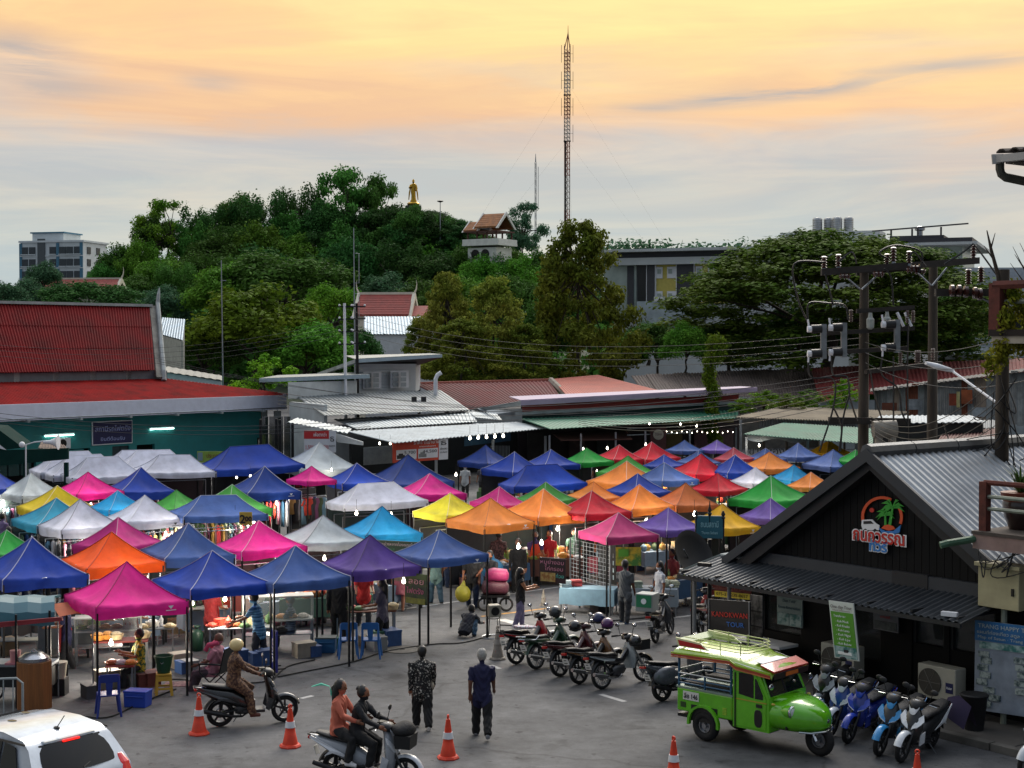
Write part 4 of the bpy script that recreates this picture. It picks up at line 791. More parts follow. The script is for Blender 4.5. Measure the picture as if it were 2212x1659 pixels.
def roofs():
 p = atd; DR = mat('#5e1414', .75, 0, .3, .7); SAL = mat('#a85f50', .75, 0, .18, .7); DKR = mat('#4a3f3b', .85, 0, .35, 1.0)
 b = Bld('red_roofed_hall', 'dark red corrugated roof behind the silver market hall', 'building', (0, 104, 0))
 b.sheet('roof', [p(1010, 885, 98), p(1210, 856, 104), p(1190, 823, 109), p(896, 830, 104)], 34, DR, .05); b.wall('wall', p(1012, 880, 98.5), p(1210, 880, 104), 0, 3.0, OLDW)
 m = b.mb(); m.tube([p(1190, 821, 109), p(1224, 853, 103.6)], .22, 6); b.part('verge', m, mat('#8b8378', .9, 0, .3)); m = b.mb(); m.slab([p(896, 826, 104), p(1192, 818, 109), p(1192, 823, 109), p(896, 831, 104)], (0, .5, 0)); b.part('ridge', m, SAL)
 b = Bld('salmon_roofed_hall', 'faded salmon metal roof between the red roof and the dark shed', 'building', (8, 106, 0)); b.sheet('roof', [p(1224, 854, 100), p(1436, 846, 103), p(1292, 810, 112), p(1192, 819, 111)], 34, SAL, .025); b.wall('wall', p(1226, 860, 100.5), p(1434, 850, 103.5), 0, 3.6, OLDW)
 b = Bld('dark_shed', 'long shed with weathered dark corrugated roof', 'shed', (16, 112, 0))
 n = 13
 r = thing_part('roof', b.t)
 for k in range(n):      # single sheets, each slightly out of line
  a, c = k / n, (k + 1) / n; L0, L1 = p(1392, 848, 104), p(1768, 866, 108); U0, U1 = p(1364, 811, 114), p(1752, 795, 118); j = Vector((0, 0, random.uniform(-.05, .05)))
  b.sheet('roof_sheet', [L0.lerp(L1, a) + j, L0.lerp(L1, c + .004) + j, U0.lerp(U1, c + .004) + j, U0.lerp(U1, a) + j], 5, DKR, .06, parent=r)
 b.wall('wall', p(1392, 850, 104.5), p(1768, 868, 108.5), 0, 3.2, mat('#57534c', .9, 0, .3))
 b = Bld('red_roofed_shed', 'shed with dull red metal roof beyond the power poles', 'shed', (30, 112, 0)); b.sheet('roof', [p(1770, 868, 106), p(2260, 796, 108), p(2260, 772, 116), p(1752, 795, 116)], 60, mat('#6b1e1c', .8, 0, .3, .8), .04); b.wall('wall', p(1772, 870, 106.5), p(2260, 798, 108.5), 0, 3.4, OLDW)
 # shacks of odd sheets
 b = Bld('tin_shack', 'patched shack of grey and rusty corrugated sheets behind the power poles', 'shack', (26, 84, 0)); cols = ['#6e757a', '#7c8488', '#5d6265', '#83796f', '#6a3a28', '#8a9095', '#74797c']
 for k in range(26):
  x = 1890 + k * 13.4; Y = 88 - k * .35; y0 = 842 - (x - 1890) * .13 + random.uniform(-3, 3); y1 = 908 + random.uniform(-4, 12)
  b.sheet('tin_sheet', [p(x, y1, Y), p(x + 14.5, y1, Y - .35), p(x + 14.5, y0, Y - .35), p(x, y0, Y)], 3, mat(random.choice(cols), .6, .4, .45, 1.5), .03)
 for (x0, y0, x1, y1, c) in ((1960, 862, 2010, 885, '#8d9397'), (2050, 850, 2072, 876, '#7a3520'), (2076, 842, 2100, 872, '#8a4a2a'), (1905, 870, 1950, 892, '#6e4030'), (2100, 880, 2160, 900, '#98a0a4'), (2066, 846, 2073, 880, '#8a8a62')):
  Y = 88 - (x0 - 1890) / 13.4 * .35 - .6; m = b.mb(); m.slab([p(x0, y1, Y), p(x1, y1, Y - .3), p(x1, y0, Y - .3), p(x0, y0, Y)], (0, -.04, 0)); b.part('patch', m, mat(c, .8, .2, .5, 2))
 b.sheet('roof', [p(1880, 846, 87.5), p(2260, 796, 78), p(2260, 790, 92), p(1880, 840, 95)], 40, mat('#4c4a48', .85, 0, .4), .03)
 b = Bld('tan_roofed_stall', 'low stall with weathered tan corrugated roof', 'shed', (15, 80, 0)); b.sheet('roof', [p(1588, 902, 78), p(1868, 912, 78), p(1965, 890, 84), p(1690, 878, 85)], 46, mat('#857a68', .85, 0, .35, .7), .04); b.sheet('wall_cladding', [p(1640, 905, 80), p(1880, 905, 80), p(1880, 925, 80), p(1640, 925, 80)], 40, GREY, .03)
 for x in (1600, 1740, 1850): q = p(x, 905, 78.5); m = b.mb(); m.box((q.x, 78.5, q.z / 2), (.12, .12, q.z)); b.part('post', m, STEEL)
 b = Bld('green_roofed_stall', 'stall under faded green corrugated awning with white tarpaulin', 'stall', (15, 76, 0)); b.sheet('roof', [p(1606, 938, 72), p(1905, 962, 70), p(1950, 930, 76), p(1692, 914, 78)], 44, mat('#4a7a66', .65, 0, .3, .7), .035)
 m = b.mb(); n = 16; top = [p(1612 + k * 10.5, 938 + k * .9, 72.4) for k in range(n)]; bot = [p(1616 + k * 10.3, 950 + 4 * math.sin(k * .8) + k * .3, 71.9) for k in range(n)]; m.loft([top, bot], False, False); b.part('white_tarpaulin', m, mat('#b9bfc2', .6, 0, .12, trans=.2))
 b.wall('sign_wall', p(1612, 960, 74), p(1740, 960, 74), 0, 1.6, mat('#3d4649', .8)); b.wall('back_wall', p(1740, 960, 74.5), p(1930, 960, 74.5), 0, 1.7, mat('#232321', .9)); b.wall('food_sign', p(1752, 960, 73.4), p(1880, 960, 73), 1.0, 2.0, mat('#8a6a30', .7, 0, .5, 2.5, col2='#55702e'))
 for x in (1612, 1745, 1890): q = p(x, 945, 73); m = b.mb(); m.box((q.x, 73, q.z / 2), (.1, .1, q.z)); b.part('post', m, STEEL)
 text('ขายของชำ', .5, mat('#20282c', .7), b.t, loc=tuple(b.inv @ p(1668, 975, 73.8)), width=2.2)
 for k, (c, q) in enumerate((('#a5acb0', [p(1880, 915, 66), p(2130, 912, 64), p(2100, 898, 70), p(1900, 898, 71)]), ('#55302a', [p(2025, 952, 62), p(2160, 948, 61), p(2160, 925, 66), p(2040, 930, 67)]), ('#6e7376', [p(1990, 930, 66), p(2150, 925, 66), p(2150, 908, 71), p(1990, 912, 71)]))):
  metal_house('stall_shed', ('low stall with pale flat metal roof behind the black house', 'low stall with dark red rusted roof behind the black house', 'low stall with grey metal roof behind the black house')[k], 'shed', q, 3, mat(c, .75, .2, .35, .8), DINT, 18)
roofs()
# ================================================================ market canopies
TC = {'blue': '#173c9c', 'navy': '#1d3a82', 'slate': '#3d5a97', 'pale': '#5b74b0', 'pink': '#de208c', 'mag': '#c02a80', 'rose': '#b83a72', 'orange': '#ee8a3c', 'hot': '#f4560f', 'sienna': '#c9703c', 'yellow': '#dcc01c', 'lime': '#c9bf2c', 'gold': '#e8b01e', 'cyan': '#1d8fc4', 'teal': '#2a8aa8',
 'green': '#1f9a38', 'leaf': '#3f8f3c', 'red': '#cc1830', 'crim': '#b8142c', 'dusty': '#b04050', 'purple': '#553c8a', 'lav': '#6e56a8', 'white': '#c6c9d8', 'wht': '#b7c0c4'}
TN = {'blue': 'royal blue', 'navy': 'navy blue', 'slate': 'slate blue', 'pale': 'faded blue', 'pink': 'hot pink', 'mag': 'magenta', 'rose': 'weathered rose', 'orange': 'light orange', 'hot': 'vivid red-orange', 'sienna': 'brownish orange', 'yellow': 'bright yellow', 'lime': 'lime yellow', 'gold': 'golden yellow', 'cyan': 'sky blue', 'teal': 'teal blue',
 'green': 'bright green', 'leaf': 'leaf green', 'red': 'scarlet', 'crim': 'crimson', 'dusty': 'dusty red', 'purple': 'deep purple', 'lav': 'lavender', 'white': 'clean white', 'wht': 'greyish white'}
def fabric(k): return mat(TC[k], .75, 0, .26, 2.6, .6, trans=.14, bscale=4.0, spec=.3)
def canopy_mesh(ratio, ridge, seed, hz_=.36):
 """unit canopy: eave half-size .5 (x scaled by ratio), eave at z=0, apex at hz_"""
 rnd = random.Random(seed); ex, ey = .5 * ratio, .5; rx = ridge * .5 * ratio; n, q = 14, 9; mb = MB(); V = []; Fc = []
 cor = [(-ex, -ey), (ex, -ey), (ex, ey), (-ex, ey)]; rid = [(-rx, 0), (rx, 0), (rx, 0), (-rx, 0)]; ph = [rnd.uniform(0, 6) for _ in range(8)]
 for sd_ in range(4):
  a, b = cor[sd_], cor[(sd_ + 1) % 4]; ra, rb = rid[sd_], rid[(sd_ + 1) % 4]; o = len(V); nx_, ny_ = (b[1] - a[1]), -(b[0] - a[0]); ln = math.hypot(nx_, ny_); nx_, ny_ = nx_ / ln, ny_ / ln
  for j in range(q + 3):
   for i in range(n + 1):
    s = i / n; edge = 4 * s * (1 - s)
    if j < 2:       # valance
     d = (.115, .055)[j]; wv = .008 * math.sin(s * 17 + ph[sd_]) * edge * (2 - j) - .006 * (2 - j); x, y = a[0] + (b[0] - a[0]) * s + nx_ * wv, a[1] + (b[1] - a[1]) * s + ny_ * wv; z = -d + .010 * math.sin(s * 6.3 + ph[sd_ + 4]) - edge * .006
    else:
     t = (j - 2) / q; x = (a[0] + (b[0] - a[0]) * s) * (1 - t) + (ra[0] + (rb[0] - ra[0]) * s) * t; y = (a[1] + (b[1] - a[1]) * s) * (1 - t) + (ra[1] + (rb[1] - ra[1]) * s) * t
     g = .45 * t + .55 * t ** 1.75; z = hz_ * g - edge * .05 * math.sin(t * math.pi) ** .8 * (1 - t) + edge * (1 - t) * (.012 * math.sin(s * 11 + t * 7 + ph[sd_]) * math.sin(t * 3.1) + .007 * math.sin(s * 29 - t * 9 + ph[sd_ + 4]) * (1 - t)) + .006 * rnd.uniform(-1, 1) * edge * (1 - t)
     if t == 0: z -= edge * .012
    V.append((x, y, z))
  for j in range(q + 2):
   for i in range(n):
    k = o + j * (n + 1) + i; Fc.append((k, k + 1, k + n + 2, k + n + 1))
 me = MB().add(V, Fc).mesh('canopy'); me.shade_smooth(); me.materials.append(None)
 pm = MB();
 for c, r in zip(cor, rid):
  pts = []
  for k in range(9):
   t = k / 8; g = .45 * t + .55 * t ** 1.75; pts.append((c[0] * (1 - t) + r[0] * t, c[1] * (1 - t) + r[1] * t, hz_ * g + .004))
  pm.tube([(c[0], c[1], -.11)] + pts, .006, 4)
 if rx: pm.tube([(-rx, 0, hz_), (rx, 0, hz_)], .006, 4)
 pmm = pm.mesh('piping'); pmm.materials.append(None)
 return me, pmm
CAN = {('sq', s): canopy_mesh(1, 0, s) for s in range(4)}
CAN.update({('rd', s): canopy_mesh(1.55, .42, 20 + s, .34) for s in range(2)})
LEG = MB().box((0, 0, .5), (.04, .04, 1)).mesh('leg'); LEG.materials.append(DARKM)
def truss_mesh():
 m = MB()
 for s in (-1, 1):
  for ax in (0, 1):
   for k in range(2):
    a, b = -.5 + k * .5, k * .5
    for z0, z1 in ((-.02, -.16), (-.16, -.02)):
     p, q = ((a * .93, s * .465, z0), (b * .93, s * .465, z1)) if ax == 0 else ((s * .465, a * .93, z0), (s * .465, b * .93, z1)); m.tube([p, q], .007, 4)
 me = m.mesh('truss'); me.materials.append(STEEL); return me
TRUSS = truss_mesh()
TENTS = []
def tent(ax, ay, L_, F_, R_, c, kind='sq', Ha=2.72, alpha=None, near=False, pipe=True, where=None):
 d = ray(ax, ay); Y = (Ha - HC) / d.z * d.y; X = d.x / d.y * Y; phi = math.atan2(X, Y); dist = Y
 if kind == 'sq':
  al = math.atan2(F_ - L_, R_ - F_) if F_ is not None else R(40); al = alpha if alpha is not None else max(R(12), min(R(72), al)); size = (R_ - L_) * dist / FPX / (math.sin(al) + math.cos(al)) * .98
  size = max(1.35, min(3.0, size * (1.1 if Y > 52 else 1))); me, pm = CAN[('sq', len(TENTS) % 4)]; sc = (size, size, size); ex = ey = size / 2; H = size * .36
 else:
  al = alpha if alpha is not None else R(17); f = 1.55; size = (R_ - L_) * dist / FPX / (math.sin(al) + f * math.cos(al)); me, pm = CAN[('rd', len(TENTS) % 2)]; sc = (size, size, size); ex, ey = size * f / 2, size / 2; H = size * .34
 ze = Ha - H
 lab = '%s %s market canopy %s' % (TN[c], 'ridge-topped' if kind == 'rd' else 'peaked square', where or ('with open front facing the road' if near else ('in the rows beside the station' if ax < 640 else ('in the rows before the white hall' if ax < 980 else 'in the rows before the shop row'))))
 t = thing('market_canopy', lab, 'canopy tent', (X, Y, 0), al - phi, 'market canopies')
 co = link('canopy', me, t, (0, 0, ze)); fz = random.Random(int(ax * 7 + ay)); co.scale = (sc[0], sc[1], sc[2] * fz.uniform(.94, 1.16)); co.rotation_euler = (R(fz.uniform(-1.8, 1.8)), R(fz.uniform(-1.8, 1.8)), math.pi / 2 * fz.randrange(4) if kind == 'sq' else 0); co.material_slots[0].link = 'OBJECT'; co.material_slots[0].material = fabric(c)
 if pipe:
  po = link('piping', pm, co); po.material_slots[0].link = 'OBJECT'; po.material_slots[0].material = mat(tuple(min(1, v * .55 + .28) for v in lin(TC[c])), .7, 0, 0) if (len(TENTS) % 3) else mat(tuple(v * .5 for v in lin(TC[c])), .7, 0, 0)
 for sx_ in (-1, 1):
  for sy_ in (-1, 1):
   l = link('leg', LEG, t, (sx_ * (ex - .03), sy_ * (ey - .03), 0)); l.scale = (1, 1, ze)
 if near or Y < 50: tr = link('truss', TRUSS, t, (0, 0, ze)); tr.scale = (ex * 2 * .99, ey * 2 * .99, 1.0)
 if len(TENTS) % 4 == 1 and kind == 'sq' and Y < 75:
  e = MB(); e.quad((-.06, 0, .04), (.06, 0, .04), (0, 0, -.03)); e.box((0, -.002, -.055), (.22, .004, .014)); eo = e.build('emblem', mat('#d8d8dc', .6) if c not in ('white', 'wht') else TXB, t, loc=(ex * .6, -ey - .02, ze - .11), fix=False)
 t['n'] = 1 if near else 0; TENTS.append((t, X, Y, al - phi, ex, ey, ze, c)); return t
def T4(ax, ay, a, b, c, col, **k): return tent(ax / 3, 877.8 + ay / 3, a / 3, None if b is None else b / 3, c / 3, col, **k)
def T5(ax, ay, a, b, c, col, **k): return tent(658.4 + ax / 3, 877.8 + ay / 3, 658.4 + a / 3, None if b is None else 658.4 + b / 3, 658.4 + c / 3, col, **k)
def T6(ax, ay, a, b, c, col, **k): return tent(1261.8 + ax / 3, 877.8 + ay / 3, 1261.8 + a / 3, None if b is None else 1261.8 + b / 3, 1261.8 + c / 3, col, **k)
for a in [(-10, 440, -170, -20, 135, 'blue'), (197, 447, -75, 75, 325, 'wht'), (372, 505, 110, 240, 637, 'yellow'), (570, 430, 400, 545, 820, 'pink'), (910, 408, 735, 825, 1158, 'blue'), (1712, 410, 1515, 1640, 1957, 'navy'), (2018, 392, 1860, 1975, 2132, 'pink'), (2065, 235, 1850, 1995, 2360, 'wht'),
  (1500, 520, 1230, None, 1775, 'leaf'), (1145, 550, 1020, None, 1270, 'leaf'), (765, 553, 592, 690, 872, 'cyan'), (362, 587, 67, 235, 640, 'teal'), (522, 620, 232, 390, 790, 'white'), (938, 583, 690, 850, 1230, 'white'), (768, 737, 445, None, 1050, 'mag'), (725, 817, 417, 590, 1087, 'hot'), (1215, 778, 930, 1095, 1550, 'slate'), (1680, 740, 1390, 1590, 2017, 'pink'),
  (2092, 698, 1850, 2020, 2450, 'wht'), (40, 810, -130, -20, 180, 'green')]: T4(*a)
for a in [(200, 872, -160, 30, 570, 'blue'), (815, 1025, 420, 635, 1220, 'pink'), (1372, 928, 988, 1245, 1772, 'blue'), (1918, 905, 1590, 1800, 2300, 'slate')]: T4(*a, near=True, where={200: 'over the jackets at the road edge', 815: 'over the food stall with the yellow stool', 1372: 'over the salad seller', 1918: 'over the glass showcase'}[a[0]])
for a in [(425, 850, 120, 335, 785, 'purple'), (875, 790, 580, 825, 1225, 'slate')]: T5(*a, near=True, where='over the snack table' if a[0] == 425 else 'over bare ground beside the wire stand')
T6(222, 683, -5, 185, 530, 'rose', near=True, where='over the wire mesh wall')
for a in [(498, 667, 265, 430, 805, 'cyan'), (808, 428, 597, 735, 1045, 'pink'), (338, 365, 180, 285, 565, 'blue'), (672, 315, 430, 585, 975, 'navy'), (942, 560, 652, 880, 1150, 'lime'), (1258, 528, 1080, None, 1420, 'mag'), (1202, 593, 912, 1170, 1505, 'orange'), (1545, 548, 1260, 1515, 1835, 'orange'), (1562, 497, 1360, None, 1775, 'leaf'),
  (1172, 263, 962, 1143, 1300, 'navy'), (1357, 300, 1148, 1340, 1550, 'blue'), (1595, 275, 1450, 1590, 1805, 'blue'), (1827, 265, 1690, 1830, 2020, 'green')]: T5(*a)
for a in [(225, 250, 110, 230, 415, 'red'), (440, 235, 300, 435, 645, 'red'), (283, 325, 75, None, 460, 'leaf'), (275, 355, 35, 275, 520, 'orange'), (347, 437, 150, None, 565, 'blue'), (60, 490, -100, None, 255, 'orange'), (360, 520, 150, 345, 640, 'orange'), (50, 548, -190, 35, 340, 'crim'), (655, 510, 480, 650, 930, 'sienna'), (520, 360, 330, 525, 745, 'slate'), (520, 308, 395, None, 655, 'blue'),
  (650, 218, 540, None, 760, 'slate'), (862, 215, 765, None, 960, 'lav'), (740, 285, 620, None, 900, 'slate'), (755, 320, 585, 752, 972, 'crim'), (970, 268, 850, None, 1100, 'dusty'), (978, 325, 860, 985, 1200, 'blue'), (1200, 290, 1055, 1210, 1420, 'orange'), (1175, 268, 1080, None, 1265, 'slate'), (1387, 247, 1250, None, 1520, 'pale'), (1615, 275, 1400, None, 1770, 'pale'),
  (1585, 225, 1470, None, 1730, 'gold'), (1760, 280, 1660, None, 1900, 'green'), (1358, 387, 1220, None, 1500, 'cyan'), (1470, 430, 1335, 1480, 1640, 'orange'), (1110, 405, 960, None, 1250, 'white'), (865, 435, 688, 880, 1050, 'red'), (1215, 453, 948, 1213, 1470, 'green'), (1208, 607, 1020, 1210, 1400, 'lav'), (893, 645, 640, 880, 1150, 'gold'), (545, 660, 310, 540, 790, 'lav'),
  (2060, 270, 1900, None, 2200, 'pale'), (2300, 265, 2180, None, 2430, 'green'), (2500, 280, 2400, None, 2640, 'pale'), (1900, 290, 1800, None, 2000, 'pale')]: T6(*a)
for (x0, x1, y, a, c, al) in ((1420, 1615, 197, 1180, 1900, 14), (790, 1005, 234, 505, 1225, 14), (1230, 1440, 174, 990, 1760, 14), (1100, 1290, 161, 880, 1600, 14), (620, 860, 210, 350, 1080, 14), (560, 700, 191, 230, 960, 14)):
 tent((x0 + x1) / 2 * .248, 932.6 + .248 * y, a * .248, None, c * .248, 'white', 'rd', alpha=R(al), where='in the row against the station wall')
for (x0, x1, y, a, c, col) in ((1530, 1710, 249, 1310, 2010, 'blue'), (1320, 1505, 570, 1150, 1790, 'slate')): tent((x0 + x1) / 6, 877.8 + y / 3, a / 3, None, c / 3, col, 'rd', alpha=R(17))
for (x0, x1, y, a, c, col) in ((385, 545, 490, 132, 795, 'white'), (1475, 1605, 390, 1235, 1815, 'blue')): tent(658.4 + (x0 + x1) / 6, 877.8 + y / 3, 658.4 + a / 3, None, 658.4 + c / 3, col, 'rd', alpha=R(20), where='in the middle rows')
# ================================================================ black tour house on the corner
HO = Vector((4.44, 36.3, 0)); HU = Vector((.605, -.796, 0)).normalized(); HV = Vector((-HU.y, HU.x, 0)); HRZ = math.atan2(HU.y, HU.x)
HM = Matrix.Translation(HO) @ Matrix.Rotation(HRZ, 4, 'Z'); HI = HM.inverted()
def HW(x, y, z=0.0): return HM @ Vector((x, y, z))
def HP(px, py, yl): return HI @ hit(px, py, HM @ Vector((0, yl, 0)), HV)
BOARD = mat('#060709', .7, 0, .25, 2.0, spec=.2); CHAR = mat('#1a1c20', .6, 0, .2, 2.0); TRIM = mat('#2b3036', .55, 0, .2, 1.0); SILV = mat('#8a8f93', .42, .55, .25, 1.1, stretch=(1, .25, 1))
# raised pavement with kerb stones
pv = MB().box((7.3, 3.0, .06), (12.6, 9.3, .12)); pvo = struct(pv.build('pavement', mat('#4f4b46', .9, 0, .25, 1.2, .3), loc=tuple(HO), rz=HRZ))
for k in range(10): MB().box((1.5 + k * 1.22, -1.8, .07), (1.19, .18, .145)).build('kerb_stone', mat('#5a5751', .9, 0, .35, 2.0, .3), pvo, bevel=.012)
for x in (2.5, 5.0, 7.5, 9.8): MB().box((x, -1.0, .1225), (.03, 1.4, .005)).build('joint', BLACK, pvo)
def black_house():
 t = thing('black_house', 'black boarded tour office with silver metal gable roof', 'house', HO, HRZ); xl, xr, xa, ze, za, D = 1.45, 9.2, 5.33, 2.54, 5.06, 9.5
 zg = lambda x: ze + (za - ze) * (1 - abs(x - xa) / (xa - xl)) if x < xa else ze + (za - ze) * (1 - (x - xa) / (xr - xa))
 gw = MB().slab([(xl + .1, .06, ze), (xr - .1, .06, ze), (xa, .06, za - .05)], (0, .12, 0)).build('gable_wall', BOARD, t)
 n = 40; bw = (xr - xl - .3) / n
 for k in range(n):
  a, c = xl + .15 + k * bw, xl + .15 + (k + 1) * bw - .012; pts = [(a, 0, ze - .1), (c, 0, ze - .1), (c, 0, zg(c) - .1)] + ([(xa, 0, za - .1)] if a < xa < c else []) + [(a, 0, zg(a) - .1)]
  MB().slab(pts, (0, .055, 0)).build('board', BOARD, gw)
 rf = thing_part('roof', t)
 for sgn, xe in ((-1, xl - .25), (1, xr + .25)):
  ns = 12; zz0 = ze - .17
  for k in range(ns):
   y0, y1 = -.35 + k * (D + .5) / ns, -.35 + (k + 1) * (D + .5) / ns + .03
   m = MB(); corr(m, (xe, y0, zz0), (xe, y1, zz0), (xa, y1, za + .03), (xa, y0, za + .03), 4, .035, .015); m.build('roof_sheet', SILV, rf)
 for k in range(7): MB().tube([(xa, -.4 + k * 1.45, za + .07), (xa, -.4 + (k + 1) * 1.45 - .04, za + .075)], .16, 8).build('ridge_cap', mat('#55595d', .5, .4, .3), rf, smooth=40)
 for xe, s in ((xl - .3, -1), (xr + .3, 1)):
  MB().slab([(xe, -.42, ze - .30), (xe, -.42, ze - .08), (xa, -.42, za + .14), (xa, -.42, za - .14)], (0, .07, 0)).build('bargeboard', TRIM, rf)
  MB().slab([(xe + s * -.25, -.3, ze - .2), (xa, -.3, za - .10), (xa, -.3, za - .32), (xe + s * -.7, -.3, ze - .2)], (0, .3, 0)).build('soffit_board', CHAR, rf)
 MB().box(((xl + xr) / 2, -.05, ze - .02), (xr - xl - .1, .12, .30)).build('trim_band', TRIM, t); MB().box((xa + .9, -.06, ze - .02), (.9, .13, .34)).build('trim_patch', CHAR, t)
 # walls and openings of the ground floor
 for (a, c) in ((1.5, 2.0), (3.2, 4.3), (5.4, 6.2), (7.0, 7.12), (8.2, 8.9)): MB().box(((a + c) / 2, .1, 1.26), (c - a, .2, 2.4)).build('front_wall', BOARD, t)
 for (a, c, z0, z1) in ((2.0, 3.2, 2.1, 2.46), (4.3, 5.4, 2.1, 2.46), (6.2, 8.2, 2.15, 2.46), (6.2, 8.2, .1, 1.25), (2.0, 3.2, .1, .9), (4.3, 5.4, .1, .7)): MB().box(((a + c) / 2, .12, (z0 + z1) / 2), (c - a, .18, z1 - z0)).build('front_wall', BOARD, t)
 for (a, c, z0, z1) in ((6.2, 7.0, 1.25, 2.15), (7.12, 8.2, 1.25, 2.15), (2.0, 3.2, .9, 2.1), (4.3, 5.4, .7, 2.1)):
  wn = MB().box(((a + c) / 2, .14, (z0 + z1) / 2), (c - a, .03, z1 - z0)).build('window', glass('#3a3c3c', .8), t)
  for x in (a + .03, c - .03): MB().box((x, .1, (z0 + z1) / 2), (.06, .1, z1 - z0)).build('frame', CHAR, wn)
 for x in (1.5, xr - .1): MB().box((x, D / 2 + .1, 1.26), (.16, D - .2, 2.5)).build('side_wall', BOARD, t)
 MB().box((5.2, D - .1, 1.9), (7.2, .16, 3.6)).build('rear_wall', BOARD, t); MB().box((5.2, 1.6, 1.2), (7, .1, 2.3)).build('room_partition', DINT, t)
 # ribbed awning, sheet by sheet
 aw = thing_part('awning', t); ns = 12; X0, X1 = HP(1463, 1222, -1.45).x, 8.45
 for k in range(ns):
  a, c = X0 + (X1 - X0) * k / ns, X0 + (X1 - X0) * (k + 1) / ns + .02; yb = -.1 if a > 1.0 else -.1; m = MB(); corr(m, (a, -1.45, 2.13), (c, -1.45, 2.13), (c, yb, 2.40), (a, yb, 2.40), 4, .035, .012); m.build('awning_sheet', mat('#3c4044', .5, .35, .25, 1.5), aw)
 MB().box(((X0 + X1) / 2, -1.43, 2.08), (X1 - X0, .05, .08)).build('awning_beam', CHAR, aw); MB().slab([(X0, -1.4, 2.17), (X0, -.1, 2.44), (X0 + 1.2, -.1, 2.46), (X0 + 1.2, .5, 2.5), (X0, .5, 2.47)], (0, 0, .04)).build('side_flashing', OLDW, aw)
 for x in np.linspace(X0 + .1, X1 - .1, 8): MB().box((x, -.75, 2.2), (.05, 1.3, .05)).build('rafter', CHAR, aw)
 for x in (X0 + .2, X0 + 1.3): MB().tube([(x, -1.1, .1), (x, -1.1, 2.15)], .045, 8).build('post', mat('#77797a', .6), t)
 MB().box((2.6, -.5, .75), (1.4, .6, .06)).build('counter_top', WHITE, t); MB().box((2.6, -.45, .4), (1.3, .5, .7)).build('counter', CHAR, t)
 for (x, z) in ((1.5, 2.42), (8.1, 2.24)): MB().box((x, -1.3, z), (.3, .12, .08), R(20)).build('floodlight', WHITE if x > 5 else BLACK, t)
black_house()
def logo():
 c = HP(1900, 1130, -.05); t = thing('wall_logo', 'tour company logo with palms and van on the black gable', 'sign', HW(c.x, -.03, c.z), HRZ)
 ORG = mat('#d8501e', .5, 0, 0); GRN = mat('#2f9a2a', .5, 0, .1); RED = mat('#c22a1c', .5, 0, 0); BLU = mat('#2a78c0', .5, 0, 0); WH = mat('#e4e4e6', .5, 0, 0)
 def poly(px, name, m, d=0.0, th=.02):
  pts = []
  for x, y in px: q = HP(x, y, -.05); pts.append((q.x - c.x, -d, q.z - c.z))
  MB().slab(pts, (0, -th, 0)).build(name, m, t)
 C0 = (1905, 1117)
 arc = lambda r0, r1, a0, a1, n=22: [(C0[0] + r0 * math.cos(R(a)), C0[1] - r0 * math.sin(R(a))) for a in np.linspace(a0, a1, n)] + [(C0[0] + r1 * math.cos(R(a)), C0[1] - r1 * math.sin(R(a))) for a in np.linspace(a1, a0, n)]
 poly(arc(45, 39, 62, 200), 'ring_arc', ORG); poly(arc(45, 39, -20, 28), 'ring_arc', ORG)
 poly([(1883 + 5 * math.cos(a), 1102 + 5 * math.sin(a)) for a in np.linspace(0, 6.0, 14)], 'sun_dot', RED)
 for (bx, by, tx, ty, w_, s) in ((1921, 1140, 1928, 1096, 3.2, 1.0), (1913, 1140, 1912, 1112, 2.6, .75)):
  poly([(bx - w_, by), (bx + w_, by), (tx + w_ * .6, ty), (tx - w_ * .6, ty)], 'palm_trunk', GRN, .004)
  for a in (-15, 25, 60, 115, 150, 190, 215):
   l = 28 * s; ex, ey = tx + l * math.cos(R(a)), ty - l * .62 * math.sin(R(a)) + (6 * s if a < 30 or a > 150 else 0); mx_, my_ = (tx + ex) / 2, (ty + ey) / 2 - 7 * s
   poly([(tx, ty - 2), (mx_, my_ - 3 * s), (ex, ey), (mx_, my_ + 4 * s), (tx, ty + 2)], 'palm_leaf', GRN, .006 + .0006 * a % .004)
 poly([(1904, 1141), (1910, 1135), (1920, 1133), (1930, 1137), (1934, 1143), (1920, 1146)], 'island', ORG, .008)
 poly([(1898, 1140), (1912, 1147), (1930, 1147), (1946, 1134), (1943, 1150), (1925, 1156), (1905, 1152)], 'wave', BLU, .004)
 poly([(1862, 1123), (1884, 1122), (1893, 1131), (1900, 1135), (1899, 1145), (1864, 1145), (1861, 1135)], 'van', WH, .008)
 poly([(1866, 1126), (1882, 1125), (1888, 1131), (1866, 1132)], 'van_window', TXB, .03, .004)
 for x in (1870, 1891): poly([(x + 3 * math.cos(a), 1145 + 3 * math.sin(a)) for a in np.linspace(0, 6, 10)], 'van_wheel', TXB, .032, .004)
 for body, x0, x1, y, m, sz, rot in (('กนกวรรณ', 1846, 1957, 1155, RED, .36, 3), ('ทัวร์', 1880, 1918, 1180, BLU, .27, 4)):
  a, b2 = HP(x0, y, -.05), HP(x1, y + (x1 - x0) * .10, -.05); w_ = b2.x - a.x; mz = (a.z + b2.z) / 2 - c.z + (.0 if sz > .45 else 0)
  text(body, sz, WH, t, 'lettering_outline', ((a.x + b2.x) / 2 - c.x, -.05, mz), width=w_ * 1.06, off=.028, ext=.004); text(body, sz, m, t, 'lettering', ((a.x + b2.x) / 2 - c.x, -.062, mz), width=w_, off=.008, ext=.006)
logo()
